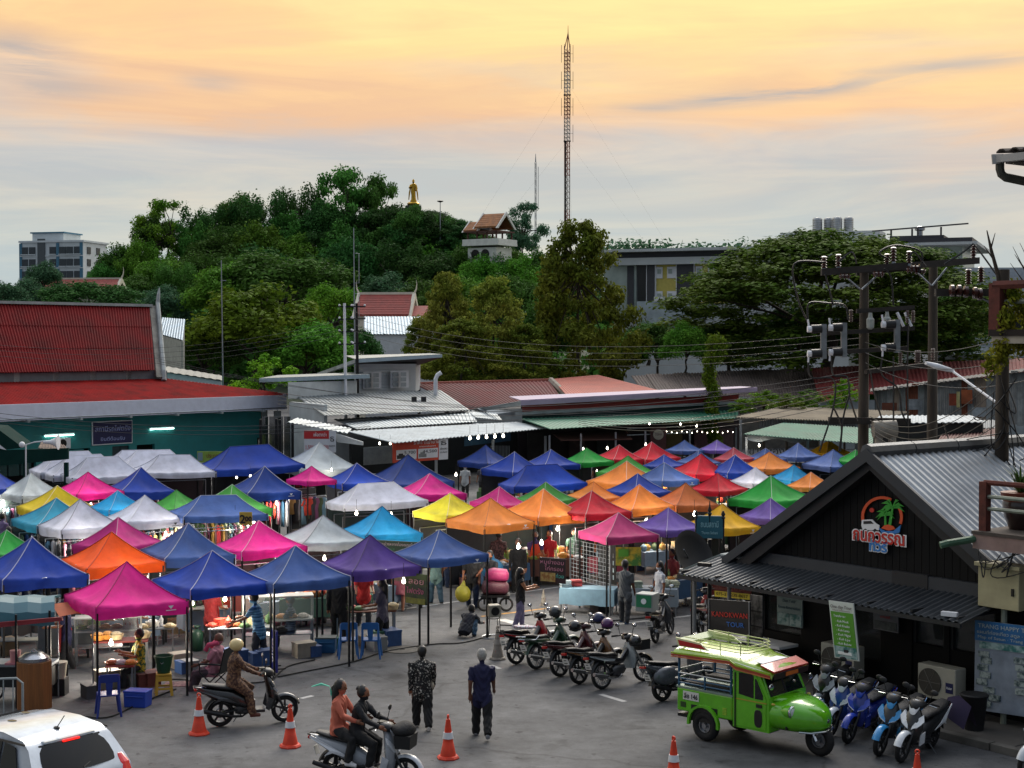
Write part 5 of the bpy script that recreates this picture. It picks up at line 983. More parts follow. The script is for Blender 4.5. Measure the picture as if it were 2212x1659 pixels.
def poster(name, label, px, yl, base, items, cat='sign', z_face=.02, post=False):
 """board through four photo corners lying in a plane parallel to the house front"""
 q = [HP(x, y, yl) for x, y in px]; o = HW(q[3].x, yl, q[3].z); t = thing(name, label, cat, o, HRZ); P = [Vector((p.x - q[3].x, 0, p.z - q[3].z)) for p in q]
 MB().slab([tuple(p) for p in P], (0, .03, 0)).build('panel', base, t)
 W = (P[1] - P[0]).length; H = (P[0] - P[3]).length; ang = math.atan2(P[1].z - P[0].z, P[1].x - P[0].x)
 B = lambda u, v, d=0.0: P[3].lerp(P[2], u).lerp(P[0].lerp(P[1], u), v) + Vector((0, -d, 0))
 for k, it in enumerate(items):
  d = .012 + k * .0015
  if it[0] is None: MB().slab([tuple(B(a, b, .0)) for a, b in ((it[1], it[2]), (it[3], it[2]), (it[3], it[4]), (it[1], it[4]))], (0, -d, 0)).build('printed_patch', it[5], t)
  else: text(it[0], it[3] * H, it[5], t, 'lettering', tuple(B(it[1], it[2], d + .004)), rot=(math.pi / 2, -ang, 0), width=it[4] * W, ext=.002)
 if post:
  for u in (.08, .92): e = B(u, 0); MB().tube([(e.x, .05, -o.z + .12), (e.x, .05, e.z)], .04, 6).build('stand_leg', CONC, t)
 return t
PG = mat('#4f8f20', .5, 0, .05); SEA = mat('#2f6a68', .4, 0, .4, 5, col2='#9fb6b4'); GREYW = mat('#a9b3b2', .6, 0, .1)
poster('hanging_poster', 'green and white "One day Tour" poster hanging from the awning', [(1790, 1297), (1843, 1304), (1856, 1429), (1803, 1420)], -1.5, mat('#c5cbc4', .5, 0, .05), [(None, .05, .18, .95, .82, PG), (None, .05, .02, .95, .22, SEA), ('One day Tour', .5, .91, .085, .86, mat('#6a625e', .6)), ('Island Discovery', .5, .85, .04, .7, mat('#9a8a84', .6)), ('Transfer to :', .42, .75, .06, .5, TXW)] +
 [('- ' + s, .5, .66 - k * .078, .058, .52 + .06 * (k % 2), TXW) for k, s in enumerate(('Koh Mook', 'Koh Kradan', 'Koh Lanta', 'Koh Ngai', 'Koh Lipe', 'Koh Bulone'))] + [(None, .2, .08, .75, .13, mat('#e0e4e2', .5)), (None, .45, .12, .62, .17, TXB)])
poster('window_poster', 'pale "Island Hopping Day Tour" poster in the office window', [(1678, 1270), (1733, 1277), (1733, 1357), (1679, 1348)], -.12, mat('#7f928f', .5, 0, .15), [('Island Hopping', .5, .85, .12, .8, mat('#26505e', .6)), ('Day Tour', .5, .68, .12, .5, mat('#26505e', .6)), ('Room Reservation', .5, .5, .12, .86, mat('#26505e', .6)), (None, .03, .03, .48, .34, SEA), (None, .52, .03, .97, .34, SEA)])
poster('window_poster', 'faded grey poster with red Thai lettering in the office window', [(1886, 1308), (1940, 1316), (1940, 1368), (1887, 1358)], -.12, mat('#6b6d70', .6, 0, .3, 4), [('ที่พัก คอนโดมิเนียม', .5, .8, .14, .8, TXR), ('ตรังซิตี้', .5, .58, .14, .4, TXR), (None, .05, .05, .95, .4, mat('#4a5250', .6, 0, .5, 8))])
poster('trip_board', 'large blue and white "TRANG HAPPY TRIP" map board on a stand', [(2107, 1339), (2290, 1362), (2290, 1560), (2104, 1532)], -.55, mat('#7f8a98', .5, 0, .25, 3.0), [(None, 0, .78, 1, 1, mat('#1f5f92', .5, 0, .15)), ('TRANG HAPPY TRIP & TOUR', .52, .945, .065, .96, GREYW), ('แผนที่ท่องเที่ยว สตูล · ตรัง · กระบี่ · ยู', .5, .875, .05, .94, GREYW), ('Map of Satun · Trang · Krabi · Surin', .5, .82, .045, .92, GREYW), (None, .06, .70, .96, .77, SEA)] +
 [(None, x, y, x + .13, y + .065, mat('#33474c', .5, 0, .5, 9, col2='#9aa6a4')) for (x, y) in ((.05, .60), (.08, .53), (.04, .45), (.07, .37), (.03, .29), (.12, .21), (.08, .13), (.19, .13), (.08, .05), (.48, .58), (.5, .50), (.52, .42), (.49, .33), (.5, .24), (.74, .55), (.76, .4), (.72, .2))], post=True)
poster('kanokwan_sign', 'black "KANOKWAN TOUR" sign with red and blue letters beside the road', [(1531, 1294), (1620, 1300), (1620, 1373), (1531, 1366)], -2.1, mat('#0c0c0e', .5, 0, .2), [('KANOKWAN', .52, .56, .22, .86, mat('#c02a1a', .5)), ('TOUR', .66, .28, .20, .42, mat('#2a6ab8', .5)), (None, 0, .0, .02, 1, STEEL), (None, .98, 0, 1, 1, STEEL)], post=True)
poster('red_sign', 'dark red shop sign with yellow telephone strip behind the tour sign', [(1543, 1250), (1622, 1258), (1622, 1296), (1543, 1288)], -.9, mat('#6a1a12', .6, 0, .2), [(None, .02, 0, .98, .33, TXY), ('075-215235-0657', .5, .17, .24, .86, mat('#5a2a10', .6)), ('มอเตอร์ไซค์', .4, .78, .26, .5, mat('#b8a89a', .6)), ('Motorbike for rent', .5, .52, .16, .7, mat('#b05a4a', .6))])
poster('photo_panel', 'narrow panel of dark rock photographs beside the office door', [(1620, 1284), (1646, 1288), (1646, 1388), (1620, 1382)], -1.6, mat('#5a5652', .6, 0, .7, 5.0, col2='#1c1a18'), [(None, .0, .32, 1, .34, BLACK), (None, 0, .65, 1, .67, BLACK)])
def ac_unit(px, py, sw, label):
 q = hit(px, py, HM @ Vector((0, -.5, 0)), HV); l = HI @ q; t = thing('air_conditioner', label, 'appliance', HW(l.x, -.5, .12), HRZ, 'air conditioner units by the black house'); w_, h = .9, .66
 z = l.z - .12 - h / 2 if l.z > .6 else .25
 c = MB().box((0, 0, z + h / 2), (w_, .34, h)).build('case', mat('#a7a496', .6, 0, .12), t, bevel=.02); MB().lathe([(.27, -.19), (.27, -.175)], (-.15, 0, z + h / 2), 22, 'y').build('fan_guard', mat('#3d3a34', .6), t)
 for a in range(6): MB().tube([(-.15, -.192, z + h / 2), (-.15 + .26 * math.cos(a * 1.047), -.192, z + h / 2 + .26 * math.sin(a * 1.047))], .006, 4).build('guard_spoke', mat('#6b685e', .5), t)
 MB().box((.31, -.172, z + h * .42), (.17, .012, .2)).build('label', mat('#1d2250', .5), t); text('Haier', .07, TXW, t, loc=(.31, -.181, z + h * .42), width=.13)
 for x in (-.3, .3): MB().box((x, 0, z / 2), (.06, .3, z)).build('bracket', DARKM, t)
ac_unit(2034, 1496, 80, 'beige air conditioner unit between the window wall and the map board'); ac_unit(1820, 1425, 70, 'beige air conditioner unit behind the hanging poster')
def street_sign():
 b = at(1533, 1390, .12); Y = 37.6; q = atd(1533, 1137, Y); t = thing('street_name_sign', 'teal street name sign with ornate spires on a dark post', 'sign', (q.x, Y, 0), R(-8)); s = Y / FPX; TS = mat('#1d5868', .5, 0, .15); z0, z1 = atd(0, 1165, Y).z, atd(0, 1112, Y).z; w_ = 58 * s
 MB().box((0, 0, (z0 + z1) / 2), (w_, .06, (z1 - z0) * .92)).build('board', TS, t, bevel=.01); text('ถนนสถานี', .2, mat('#8fc0c8', .5), t, loc=(0, -.04, (z0 + z1) / 2 + .06), width=w_ * .65); text('Thanon Sathani', .1, mat('#8fc0c8', .5), t, loc=(0, -.04, (z0 + z1) / 2 - .14), width=w_ * .6)
 MB().tube([(0, .05, 0), (0, .05, z0)], .06, 10).build('post', DARKM, t)
 for x, h in ((0, .34), (-w_ / 2, .2), (w_ / 2, .2)): MB().lathe([(.035, -.2), (.035, 0), (.06, .03), (.03, .07), (.055, .11), (.02, .2), (.008, h)], (x, 0, z1 if x == 0 else z1 - .1), 8).build('spire', DARKM, t, smooth=40)
 for x in (-w_ / 2, w_ / 2): MB().lathe([(.03, 0), (.03, -.62), (.008, -.75)], (x, 0, z1 - .05), 8).build('side_rod', DARKM, t)
street_sign()
def dish():
 Y = 36.8; q = atd(1487, 1205, Y); t = thing('satellite_dish', 'black mesh satellite dish on a pole at the awning corner', 'dish', (q.x, Y, 0)); z = q.z
 MB().tube([(.1, 0, 0), (.1, 0, z - .15)], .04, 8).build('pole', DARKM, t); r = MB().lathe([(.02, 0), (.3, .05), (.5, .13), (.62, .22), (.63, .22), (.5, .11), (.3, .03), (.02, -.02)], n=24).build('reflector', mat('#121214', .7), t, smooth=60); r.location = (0, 0, z); r.rotation_euler = (R(62), R(25), R(30))
 MB().tube([(0, 0, z), (-.15, -.35, z + .25)], .015, 5).build('feed_arm', STEEL, t)
dish()
def white_post():
 b = HW(1.0, -2.0, 0); q = atd(1610, 1385, 33.5); p0 = at(1609, 1400, .12); t = thing('iron_post', 'iron post with white lower half and black cross-piece before the awning', 'post', p0); h = atd(1609, 1232, p0.y).z - .12
 MB().tube([(0, 0, 0), (0, 0, h * .62)], .055, 10).build('white_section', WHITE, t); MB().tube([(0, 0, h * .62), (0, 0, h)], .05, 10).build('black_section', BLACK, t); MB().box((0, 0, h * .86), (.5, .05, .05), HRZ).build('cross_piece', BLACK, t)
white_post()
# ---------------------------------------------------------------- neighbour building at the right edge
def neighbour():
 Y = 29.2; p = atd; t = Bld('balcony_house', 'weathered house with plant-filled balconies and gutter at the right edge', 'building', (10.6, Y, 0)); b = t; RU = mat('#5a2a20', .85, 0, .5, 4.0, .3); PK = mat('#8f7770', .85, 0, .25, 2.0); GI = mat('#7d8478', .5, .3, .3)
 d = HU
 def slab(nm, x0, y0, y1, length, depth, m, Yd=Y):
  a = p(x0, y1, Yd); z0, z1 = a.z, p(x0, y0, Yd).z; q = [a, a + d * length, a + d * length + HV * depth, a + HV * depth]; mm = b.mb(); mm.slab([(v.x, v.y, z0) for v in q], (0, 0, z1 - z0)); return b.part(nm, mm, m)
 slab('lower_slab', 2101, 1152, 1184, 4.5, 2.2, PK); slab('lower_ledge', 2098, 1146, 1153, 4.6, 2.3, mat('#4a423c', .9, 0, .4, 3))
 a = p(2127, 1146, Y); z1 = p(0, 1040, Y).z
 for k, o in enumerate((0, 2.0, 4.0)): mm = b.mb(); c = a + d * o; mm.box((c.x, c.y, (a.z + z1) / 2), (.16, .16, z1 - a.z), HRZ); b.part('rail_post', mm, RU)
 for y, m in ((1042, RU), (1072, GI), (1098, GI)):
  c = p(2127, y, Y); mm = b.mb(); mm.tube([c, c + d * 4.2], .055 if m is RU else .04, 6); b.part('rail', mm, m)
 mm = b.mb(); mm.tube([p(2031, 1178, Y - .3), p(2045, 1174, Y - .3), p(2105, 1164, Y)], .07, 8); b.part('drain_pipe', mm, mat('#3f6048', .6))
 # upper balcony with rusted frame
 slab('upper_slab', 2142, 725, 742, 4.5, 2.2, mat('#a39a8c', .8, 0, .25, 2)); slab('upper_ledge', 2136, 712, 726, 4.6, 2.3, mat('#241c18', .9))
 a = p(2155, 726, Y); z1 = p(0, 612, Y).z
 for o in (0, 2.4): mm = b.mb(); c = a + d * o; mm.box((c.x, c.y, (a.z + z1) / 2), (.24, .24, z1 - a.z), HRZ); b.part('rail_post', mm, RU)
 c = p(2148, 616, Y); mm = b.mb(); mm.tube([c, c + d * 4], .09, 6); b.part('rail', mm, RU); c = p(2165, 652, Y); mm = b.mb(); mm.tube([c, c + d * 4], .05, 6); b.part('rail', mm, GI)
 # house body further right and eaves above
 q = p(2212, 900, Y) + d * 1.2 + HV * .9; mm = b.mb(); mm.slab([(q.x, q.y, 0), tuple((q + d * 6).xy) + (0,), tuple((q + d * 6 + HV * 7).xy) + (0,), tuple((q + HV * 7).xy) + (0,)], (0, 0, 11.0)); b.part('wall', mm, mat('#201c1a', .9, 0, .3))
 e = p(2141, 352, Y); mm = b.mb(); g = [(0, 0), (.05, .16), (.9, .16), (.9, 0)]
 mm.slab([p(2141, 336, Y), p(2141, 352, Y) + d * .08, p(2141, 352, Y) + d * 4, p(2141, 336, Y) + d * 4], HV * .16); b.part('gutter', mm, mat('#a7a4a0', .5, 0, .12))
 mm = b.mb(); mm.slab([p(2141, 334, Y - .03), p(2166, 333, Y - .03), p(2166, 353, Y - .03), p(2143, 355, Y - .03)], (0, -.05, 0)); b.part('gutter_end', mm, mat('#a7a4a0', .5, 0, .12))
 mm = b.mb(); corr(mm, p(2152, 328, Y) , p(2152, 328, Y) + d * 4, p(2200, 306, Y) + d * 4 + HV * 2, p(2200, 306, Y) + HV * 2, 14, .05, .03); b.part('roof', mm, mat('#3c3430', .85, 0, .4, 2))
 mm = b.mb(); mm.tube([p(2160, 352, Y), p(2160, 365, Y), p(2163, 376, Y), p(2172, 383, Y), p(2215, 392, Y), p(2240, 396, Y)], .085, 8); b.part('downpipe', mm, mat('#3a3a30', .7, 0, .4, 5))
 slab('eave_soffit', 2172, 342, 354, 4, 1.8, mat('#2b2522', .9), Y + .25)
 # meter cabinet
 c = p(2112, 1308, Y + .2); cb = thing('meter_cabinet', 'beige metal meter cabinet with tangled cables below the balcony', 'cabinet', c, HRZ); s = Y / FPX; w_, h = 64 * s / .62, 88 * s; CB = mat('#a19a78', .6, 0, .2, 2.0)
 MB().box((w_ / 2, .18, h / 2), (w_, .36, h)).build('case', CB, cb, bevel=.015); MB().box((w_ / 2, .16, h + .04), (w_ * 1.1, .44, .07)).build('lid', CB, cb); MB().box((w_ * .86, -.015, h * .45), (.05, .03, .14)).build('latch', BLACK, cb); MB().tube([(w_ * .5, .2, 0), (w_ * .5, .2, -c.z + .12)], .06, 8).build('conduit', GI, cb)
 rng = random.Random(4)
 for k in range(9):
  a = Vector((rng.uniform(0, w_), -.06, h + rng.uniform(.1, .5))); m_ = Vector((rng.uniform(-.2, w_), -.16, rng.uniform(.1, h))); e_ = Vector((rng.uniform(0, w_ * 1.5), -.05, h + rng.uniform(0, .5))); pts = [a * (1 - q) ** 2 + m_ * 2 * q * (1 - q) + e_ * q * q for q in np.linspace(0, 1, 9)]; MB().tube(pts, .012, 5).build('cable', BLACK, cb)
 # plants
 for k, (px_, py_, r, label) in enumerate(((2180, 1128, .24, 'glazed brown pot of strappy green leaves on the lower balcony'),)):
  c = p(px_, py_ + 10, Y) + HV * .35; c.z = p(0, 1147, Y).z; pt = thing('potted_plant', label, 'plant', c); MB().lathe([(.20, 0), (.30, .25), (.34, .5), (.30, .62), (.33, .66), (.36, .7), (.30, .7), (.28, .62)], n=20).build('pot', mat('#2a1a16', .3, 0, .3, coat=.5), pt, smooth=40); MB().lathe([(.31, .52), (.36, .66), (.37, .72), (.30, .72)], n=20).build('rim', mat('#6a2c1c', .5), pt, smooth=40)
  m = MB()
  for q in range(46):
   az_, el = rng.uniform(0, 6.28), rng.uniform(.5, 1.3); l = rng.uniform(.4, .8); d0 = Vector((math.cos(az_) * math.cos(el), math.sin(az_) * math.cos(el), math.sin(el))); sd_ = Vector((-math.sin(az_), math.cos(az_), 0)) * .022
   a0 = Vector((0, 0, .68)); a1 = a0 + d0 * l * .6; a2 = a0 + d0 * l + Vector((math.cos(az_), math.sin(az_), -1)) * .14 * l; m.add([a0 - sd_, a0 + sd_, a1 + sd_, a1 - sd_, a2], [(0, 1, 2, 3), (3, 2, 4)])
  m.build('leaves', mat('#2f4a1c', .5, 0, .3, 6, trans=.2), pt, fix=False)
 cl = [(p(x, y, Y - .15) + HV * rng.uniform(-.2, .5), (.16, .16, .30)) for x, y in ((2175, 640), (2190, 660), (2205, 640), (2185, 690), (2205, 690), (2170, 700), (2195, 720), (2160, 745), (2175, 760), (2152, 770), (2185, 745), (2215, 660), (2150, 790), (2165, 735), (2210, 715))]
 v = thing('hanging_creeper', 'yellow-green creeper spilling over the rusty upper balcony', 'plant', p(2180, 726, Y)); cl = [(tuple(c - v.location), r) for c, r in cl]; o = link('foliage', leafmesh(clump_leaves(cl, 2600, .05, 9, fill=.1, up=0, droop=1.2), 'foliage'), v); o.data.materials.append(leafm('#5a6a1c', '#8f8a2c')); MB().tube([(0, 0, .0), (-.1, 0, -.4), (-.35, .1, -.8)], .02, 5).build('stem', BARK, v)
 tw = thing('leafy_bush', 'half-bare bush with dark leaves rising above the upper balcony', 'plant', p(2190, 640, Y) + HV * .8); m = MB()
 for q in range(16):
  e_ = Vector((rng.uniform(-.55, .5), rng.uniform(-.3, .3), rng.uniform(.5, 1.35))); m.tube([(0, 0, -.6), e_ * .5 + Vector((rng.uniform(-.1, .1), 0, 0)), e_], [.022, .014, .004], 5)
 m.build('branch', BARK, tw); o = link('foliage', leafmesh(clump_leaves([((rng.uniform(-.1, .6), rng.uniform(-.3, .3), rng.uniform(.2, .95)), .16) for _ in range(12)], 500, .05, 3, fill=.1), 'foliage'), tw); o.data.materials.append(LM['dark'])
 br = thing('dead_branch', 'bare dead branch standing beside the creeper balcony', 'branch', p(2128, 615, Y) + HV * .5); MB().tube([(0, 0, -.3), (-.06, 0, .2), (-.2, 0, .7), (-.28, 0, 1.05)], [.05, .04, .03, .01], 6).build('stem', BARK, br); MB().tube([(-.15, 0, .5), (-.33, 0, .75)], [.02, .006], 5).build('twig', BARK, br); MB().tube([(-.2, 0, .7), (-.12, 0, 1.0)], [.02, .006], 5).build('twig', BARK, br)
neighbour()
# ---------------------------------------------------------------- power poles with switchgear
PORC = mat('#3a1c16', .25, 0, .2, coat=.4); WOODX = mat('#2b2622', .85, 0, .4, 6); POLE = mat('#3c352d', .85, 0, .4, 3, .3, stretch=(1, 1, .2))
def insulator(mb, c, h, r, n=5, axis='z'):
 pr = [(r * .4, 0)]
 for k in range(n): z = h * (k + .3) / n; pr += [(r * .5, z), (r, z + h * .06), (r * .5, z + h * .14)]
 pr += [(r * .4, h)]; mb.lathe(pr, c, 10, axis)
def poles():
 p = atd; Y1, Y2 = 46.0, 47.5; s = Y1 / FPX
 t = Bld('power_pole', 'twin dark power poles with crossarms, insulators and capacitor racks', 'power pole', (p(1868, 1000, Y1).x, Y1, 0)); b = t
 for x, Y, yt in ((1867, Y1, 590), (2016, Y2, 572)):
  q = p(x, yt, Y); m = b.mb(); m.tube([(q.x, Y, 0), (q.x, Y, q.z)], [.19, .135], 8); b.part('pole', m, POLE, smooth=50)
 def arm(x0, y0, x1, y1, w_=.16, Ya=None, Yb=None, nm='crossarm', m_=WOODX):
  a, c = p(x0, y0, Ya or Y1), p(x1, y1, Yb or Ya or Y1); u = (c - a); m = b.mb(); h = Vector((0, 0, w_ / 2)); n = Vector((-u.y, u.x, 0)).normalized() * w_ / 2
  m.slab([a - h - n, c - h - n, c + h - n, a + h - n], n * 2); return b.part(nm, m, m_)
 arm(1774, 588, 1958, 574, .2, Y1 - .25); arm(1905, 578, 2112, 563, .2, Y1, Y2 - .3); arm(1850, 590, 1965, 578, .17, Y1 + .25)
 for x0, y0, x1, y1, Y in ((1820, 592, 1858, 625, Y1 - .3), (1905, 586, 1862, 625, Y1 - .3), (1978, 586, 2012, 617, Y2 - .35), (2046, 578, 2014, 617, Y2 - .35)):
  m = b.mb(); m.tube([p(x0, y0, Y), p(x1, y1, Y)], .03, 5); b.part('brace', m, STEEL)
 for x, y, h in ((1780, 581, .38), (1811, 578, .40), (1916, 574, .36), (1930, 567, .46), (1964, 571, .40), (2103, 561, .46)):
  m = b.mb(); q = p(x, y, Y1 - .25 if x < 2000 else Y2 - .3); insulator(m, q, h, .10); b.part('insulator', m, PORC, smooth=60); m = b.mb(); m.lathe([(.07, 0), (.07, .06), (.03, .09)], q + Vector((0, 0, -.04)), 8); b.part('insulator_cap', m, STEEL)
 for x, y in ((1812, 597), (1885, 592), (1957, 583), (1975, 586), (1965, 578)):
  m = b.mb(); q = p(x, y, Y1 - .5); insulator(m, q, .34, .11, 3, 'x'); b.part('strain_insulator', m, PORC, smooth=60)
 # racks of capacitors
 for x0, x1, y0, y1 in ((1745, 1786, 700, 775), (1791, 1830, 697, 772), (1905, 1945, 690, 762)):
  Y = Y1 - .7; m = b.mb(); m.slab([p(x1 - 12, y0, Y), p(x1, y0, Y), p(x1, y1, Y), p(x1 - 12, y1, Y)], (0, .14, 0)); b.part('rack_plate', m, mat('#7c8082', .5, .5, .3, 3))
  for y in (y0 + 11, y1 - 11):
   m = b.mb(); a, c = p(x0 + 8, y, Y), p(x1 - 11, y - 1, Y); m.tube([a, c], .125, 12); b.part('capacitor', m, BLACK, smooth=40); m = b.mb(); m.tube([a - Vector((.12, 0, 0)), a], .10, 10); b.part('capacitor_cap', m, WHITE)
  m = b.mb(); m.tube([p(x0, y0 - 10, Y), p(x0 + 3, y0 + 11, Y)], .03, 5); b.part('terminal', m, WHITE); m = b.mb(); m.tube([p(x0 + 2, y1 - 10, Y), p(x0 + 1, y1 + 8, Y)], .03, 5); b.part('terminal', m, WHITE)
 for a in ((1785, 720, 1975, 709), (1785, 762, 1960, 752), (1850, 672, 1975, 664), (1870, 803, 2033, 785)): arm(*a, .13, Y1 - .3, Y1 - .3 if a[2] < 2000 else Y2 - .3)
 arm(1790, 908, 1966, 911, .2, Y1 - .3)
 for x, y in ((1880, 690), (1916, 688)):
  m = b.mb(); q = p(x, y, Y1 - .45); m.lathe([(.05, -.3), (.11, -.25), (.12, 0), (.07, .06), (.05, .2)], q, 10); b.part('surge_arrester', m, mat('#8f9490', .4))
 for x, y in ((1838, 688), (1960, 690), (1972, 690), (1945, 780), (1980, 776), (2015, 772), (1985, 776)):
  m = b.mb(); q = p(x, y + 8, Y1 - .4); insulator(m, q, .36, .07, 7); b.part('ribbed_insulator', m, mat('#5b4a44', .4), smooth=60)
 for x in (1938, 1955): m = b.mb(); m.tube([p(x, 675, Y1 - .4), p(x + 14, 705, Y1 - .4)], .045, 6); b.part('fuse_tube', m, WHITE)
 # cylindrical transformer box
 m = b.mb(); m.tube([p(1886, 928, Y1 - .6), p(1936, 926, Y1 - .6)], .26, 14); b.part('transformer', m, mat('#7d786e', .6, 0, .35, 3), smooth=40)
 for x in (1898, 1927): m = b.mb(); m.tube([p(x, 936, Y1 - .6), p(x, 966, Y1 - .6)], .12, 8); b.part('transformer_leg', m, mat('#7d786e', .6, 0, .35, 3))
 # jumper cables
 J = [((1780, 566), (1716, 570), (1722, 640), (1746, 698)), ((1746, 778), (1752, 815), (1800, 820), (1800, 880), (1770, 975)), ((1796, 772), (1800, 810), (1830, 815), (1836, 860), (1852, 910)), ((1836, 850), (1822, 900), (1815, 975)), ((1811, 565), (1840, 545), (1850, 570)), ((1916, 558), (1900, 545), (1935, 530), (1990, 545), (1985, 590)),
  ((1964, 556), (1975, 545), (2000, 575)), ((2040, 570), (2080, 545), (2098, 530), (2108, 533), (2150, 590), (2170, 620)), ((1906, 770), (1905, 810), (1940, 840), (1948, 890), (1960, 915)), ((1930, 660), (1925, 600), (1910, 580)), ((1800, 660), (1790, 620), (1782, 590)), ((1745, 690), (1748, 655), (1790, 655), (1825, 660), (1832, 690)), ((1880, 800), (1888, 850), (1906, 908)), ((1962, 700), (1960, 800), (1962, 960)), ((1930, 770), (1930, 860), (1930, 960)), ((1800, 880), (1812, 905), (1818, 930), (1812, 975))]
 for pts in J:
  P = [p(x, y, Y1 - .6) for x, y in pts]; out = []
  for k in range(len(P) - 1):
   a, q, c, e = P[max(k - 1, 0)], P[k], P[k + 1], P[min(k + 2, len(P) - 1)]
   for i in range(6): u = i / 6; out.append(.5 * ((2 * q) + (c - a) * u + (2 * a - 5 * q + 4 * c - e) * u * u + (3 * q - a - 3 * c + e) * u ** 3))
  out.append(P[-1]); m = b.mb(); m.tube(out, .028, 5); b.part('jumper_cable', m, BLACK)
 # street lamp on its own arm
 q = p(2055, 800, 44); l = thing('street_lamp', 'white street lamp head on a slanting pipe arm', 'street lamp', q); a = p(2150, 868, 42) - q; MB().tube([(0, 0, 0), a], .035, 8).build('arm', WHITE, l); MB().sec([(-.1, 0, 0, .02, .02), (.0, 0, .0, .12, .06), (.45, 0, .05, .14, .09), (.8, 0, .1, .09, .05)], 10).build('lamp_head', WHITE, l, smooth=50).rotation_euler = (0, R(-8), R(190))
 # third pole near the balcony
 Y = 34.0; q = p(2166, 740, Y); t3 = thing('power_pole', 'dark single power pole wrapped with cables beside the creeper balcony', 'power pole', (q.x, Y, 0)); MB().tube([(0, 0, 0), (0, 0, 9.0)], [.18, .14], 8).build('pole', POLE, t3, smooth=50)
 m = MB().box((-.7, 0, p(0, 632, Y).z), (1.6, .16, .16)); m.build('crossarm', WOODX, t3); m = MB().tube([(-.6, 0, p(0, 636, Y).z), (0, 0, p(0, 670, Y).z)], .03, 5); m.build('brace', STEEL, t3)
 for x, y in ((2092, 615), (2119, 610)):
  m = MB(); insulator(m, p(x, y, Y) - t3.location - Vector((0, 0, 0)), .34, .08, 6); m.build('insulator', PORC, t3, smooth=60)
 for x, y in ((2050, 628), (2065, 628), (2080, 630), (2100, 633), (2110, 636)):
  m = MB(); c = p(x, y, Y - .2) - t3.location; m.lathe([(.03, 0), (.13, .03), (.13, .10), (.03, .14)], c, 12, 'x'); m.build('disc_insulator', PORC, t3, smooth=50)
 rng = random.Random(5)
 for k in range(10):
  a = Vector((rng.uniform(-.25, .25), -.2, rng.uniform(5.2, 6.8))); c = Vector((rng.uniform(-1.2, .9), -.3, rng.uniform(3.8, 5.5))); e = Vector((rng.uniform(-2.2, .6), -.2, rng.uniform(4.6, 6.3))); P = [a * (1 - u) ** 2 + c * 2 * u * (1 - u) + e * u * u for u in np.linspace(0, 1, 10)]; MB().tube(P, .014, 5).build('cable', BLACK, t3)
poles()
def antennas():
 for (x, yt, yb, Y, r, lab) in ((480, 562, 838, 94, .045, 'thin grey aerial pole rising behind the station'), (765, 492, 780, 104, .05, 'tall grey aerial pole with dipoles beside the white hall')):
  b = atd(x + 3, yb, Y); h = atd(x, yt, Y).z; t = thing('aerial_pole', lab, 'aerial', (b.x, Y, 0)); MB().tube([(0, 0, 0), (-.1, 0, h)], [r * 1.6, r * .6], 6).build('pole', STEEL, t)
  if x > 700:
   for z in (.82, .64): MB().tube([(.0, 0, h * z - 1), (.25, 0, h * z - 1), (.25, 0, h * z + 1), (.0, 0, h * z + 1)], .03, 5).build('dipole', STEEL, t)
  else: MB().tube([(-.15, 0, h * .9), (.2, 0, h * .9)], .02, 5).build('stub', STEEL, t)
 for (x, Y, lab) in ((742, 92, 'white utility pole with rows of white insulators'), (768, 94, 'dark utility pole with rows of white insulators')):
  b = atd(x + 6, 780, Y); h = atd(x, 655, Y).z; t = thing('utility_pole', lab, 'utility pole', (b.x, Y, 0)); MB().tube([(0, 0, 0), (-.1, 0, h)], [.11, .08], 8).build('pole', WHITE if x == 742 else DARKM, t)
  for k in range(4):
   z = h - .2 - k * .75; MB().box((0, 0, z), (.9, .08, .07)).build('crossarm', DARKM, t)
   for xx in (-.4, .4): MB().lathe([(.05, 0), (.07, .05), (.03, .12)], (xx, 0, z + .03), 8).build('insulator', WHITE, t)
antennas()
WIRE = BLACK
def wires():
 S = atd(745, 690, 92); k = 0
 def w(a, c, sag, r=.008, lab='thin black overhead cable strung above the market roofs'):
  tag(MB().tube(catenary(a, c, sag), r, 4).build('overhead_cable', WIRE), lab, 'cable', 'overhead cables')
 for i in range(4): w(atd(750, 668 + i * 14, 92), atd(1868, 715 + i * 14, 46), 1.2)
 for i in range(4): w(atd(-40, 742 + i * 12, 80), atd(745, 690 + i * 10, 92), .9)
 for i in range(3): w(atd(340, 775 + i * 5, 85), atd(1470 + i * 20, 905 - i * 6, 70), .7)
 for i in range(4): w(atd(600, 848 + i * 8, 74), atd(1870, 800 + i * 12, 46), .9, .011)
 for i in range(3): w(atd(-40, 888 + i * 10, 66), atd(800, 905 + i * 8, 72), .5, .011)
 for i in range(4): w(atd(1250, 905 + i * 4, 70), atd(1870, 815 + i * 14, 46), .6, .011)
 for i in range(3): w(atd(1870, 740 + i * 22, 45.5), atd(2260, 690 + i * 60, 36), .5, .011)
 for i in range(5): w(atd(1880, 900 + i * 8, 45), atd(2170, 800 + i * 26, 34), .7, .011)
wires()
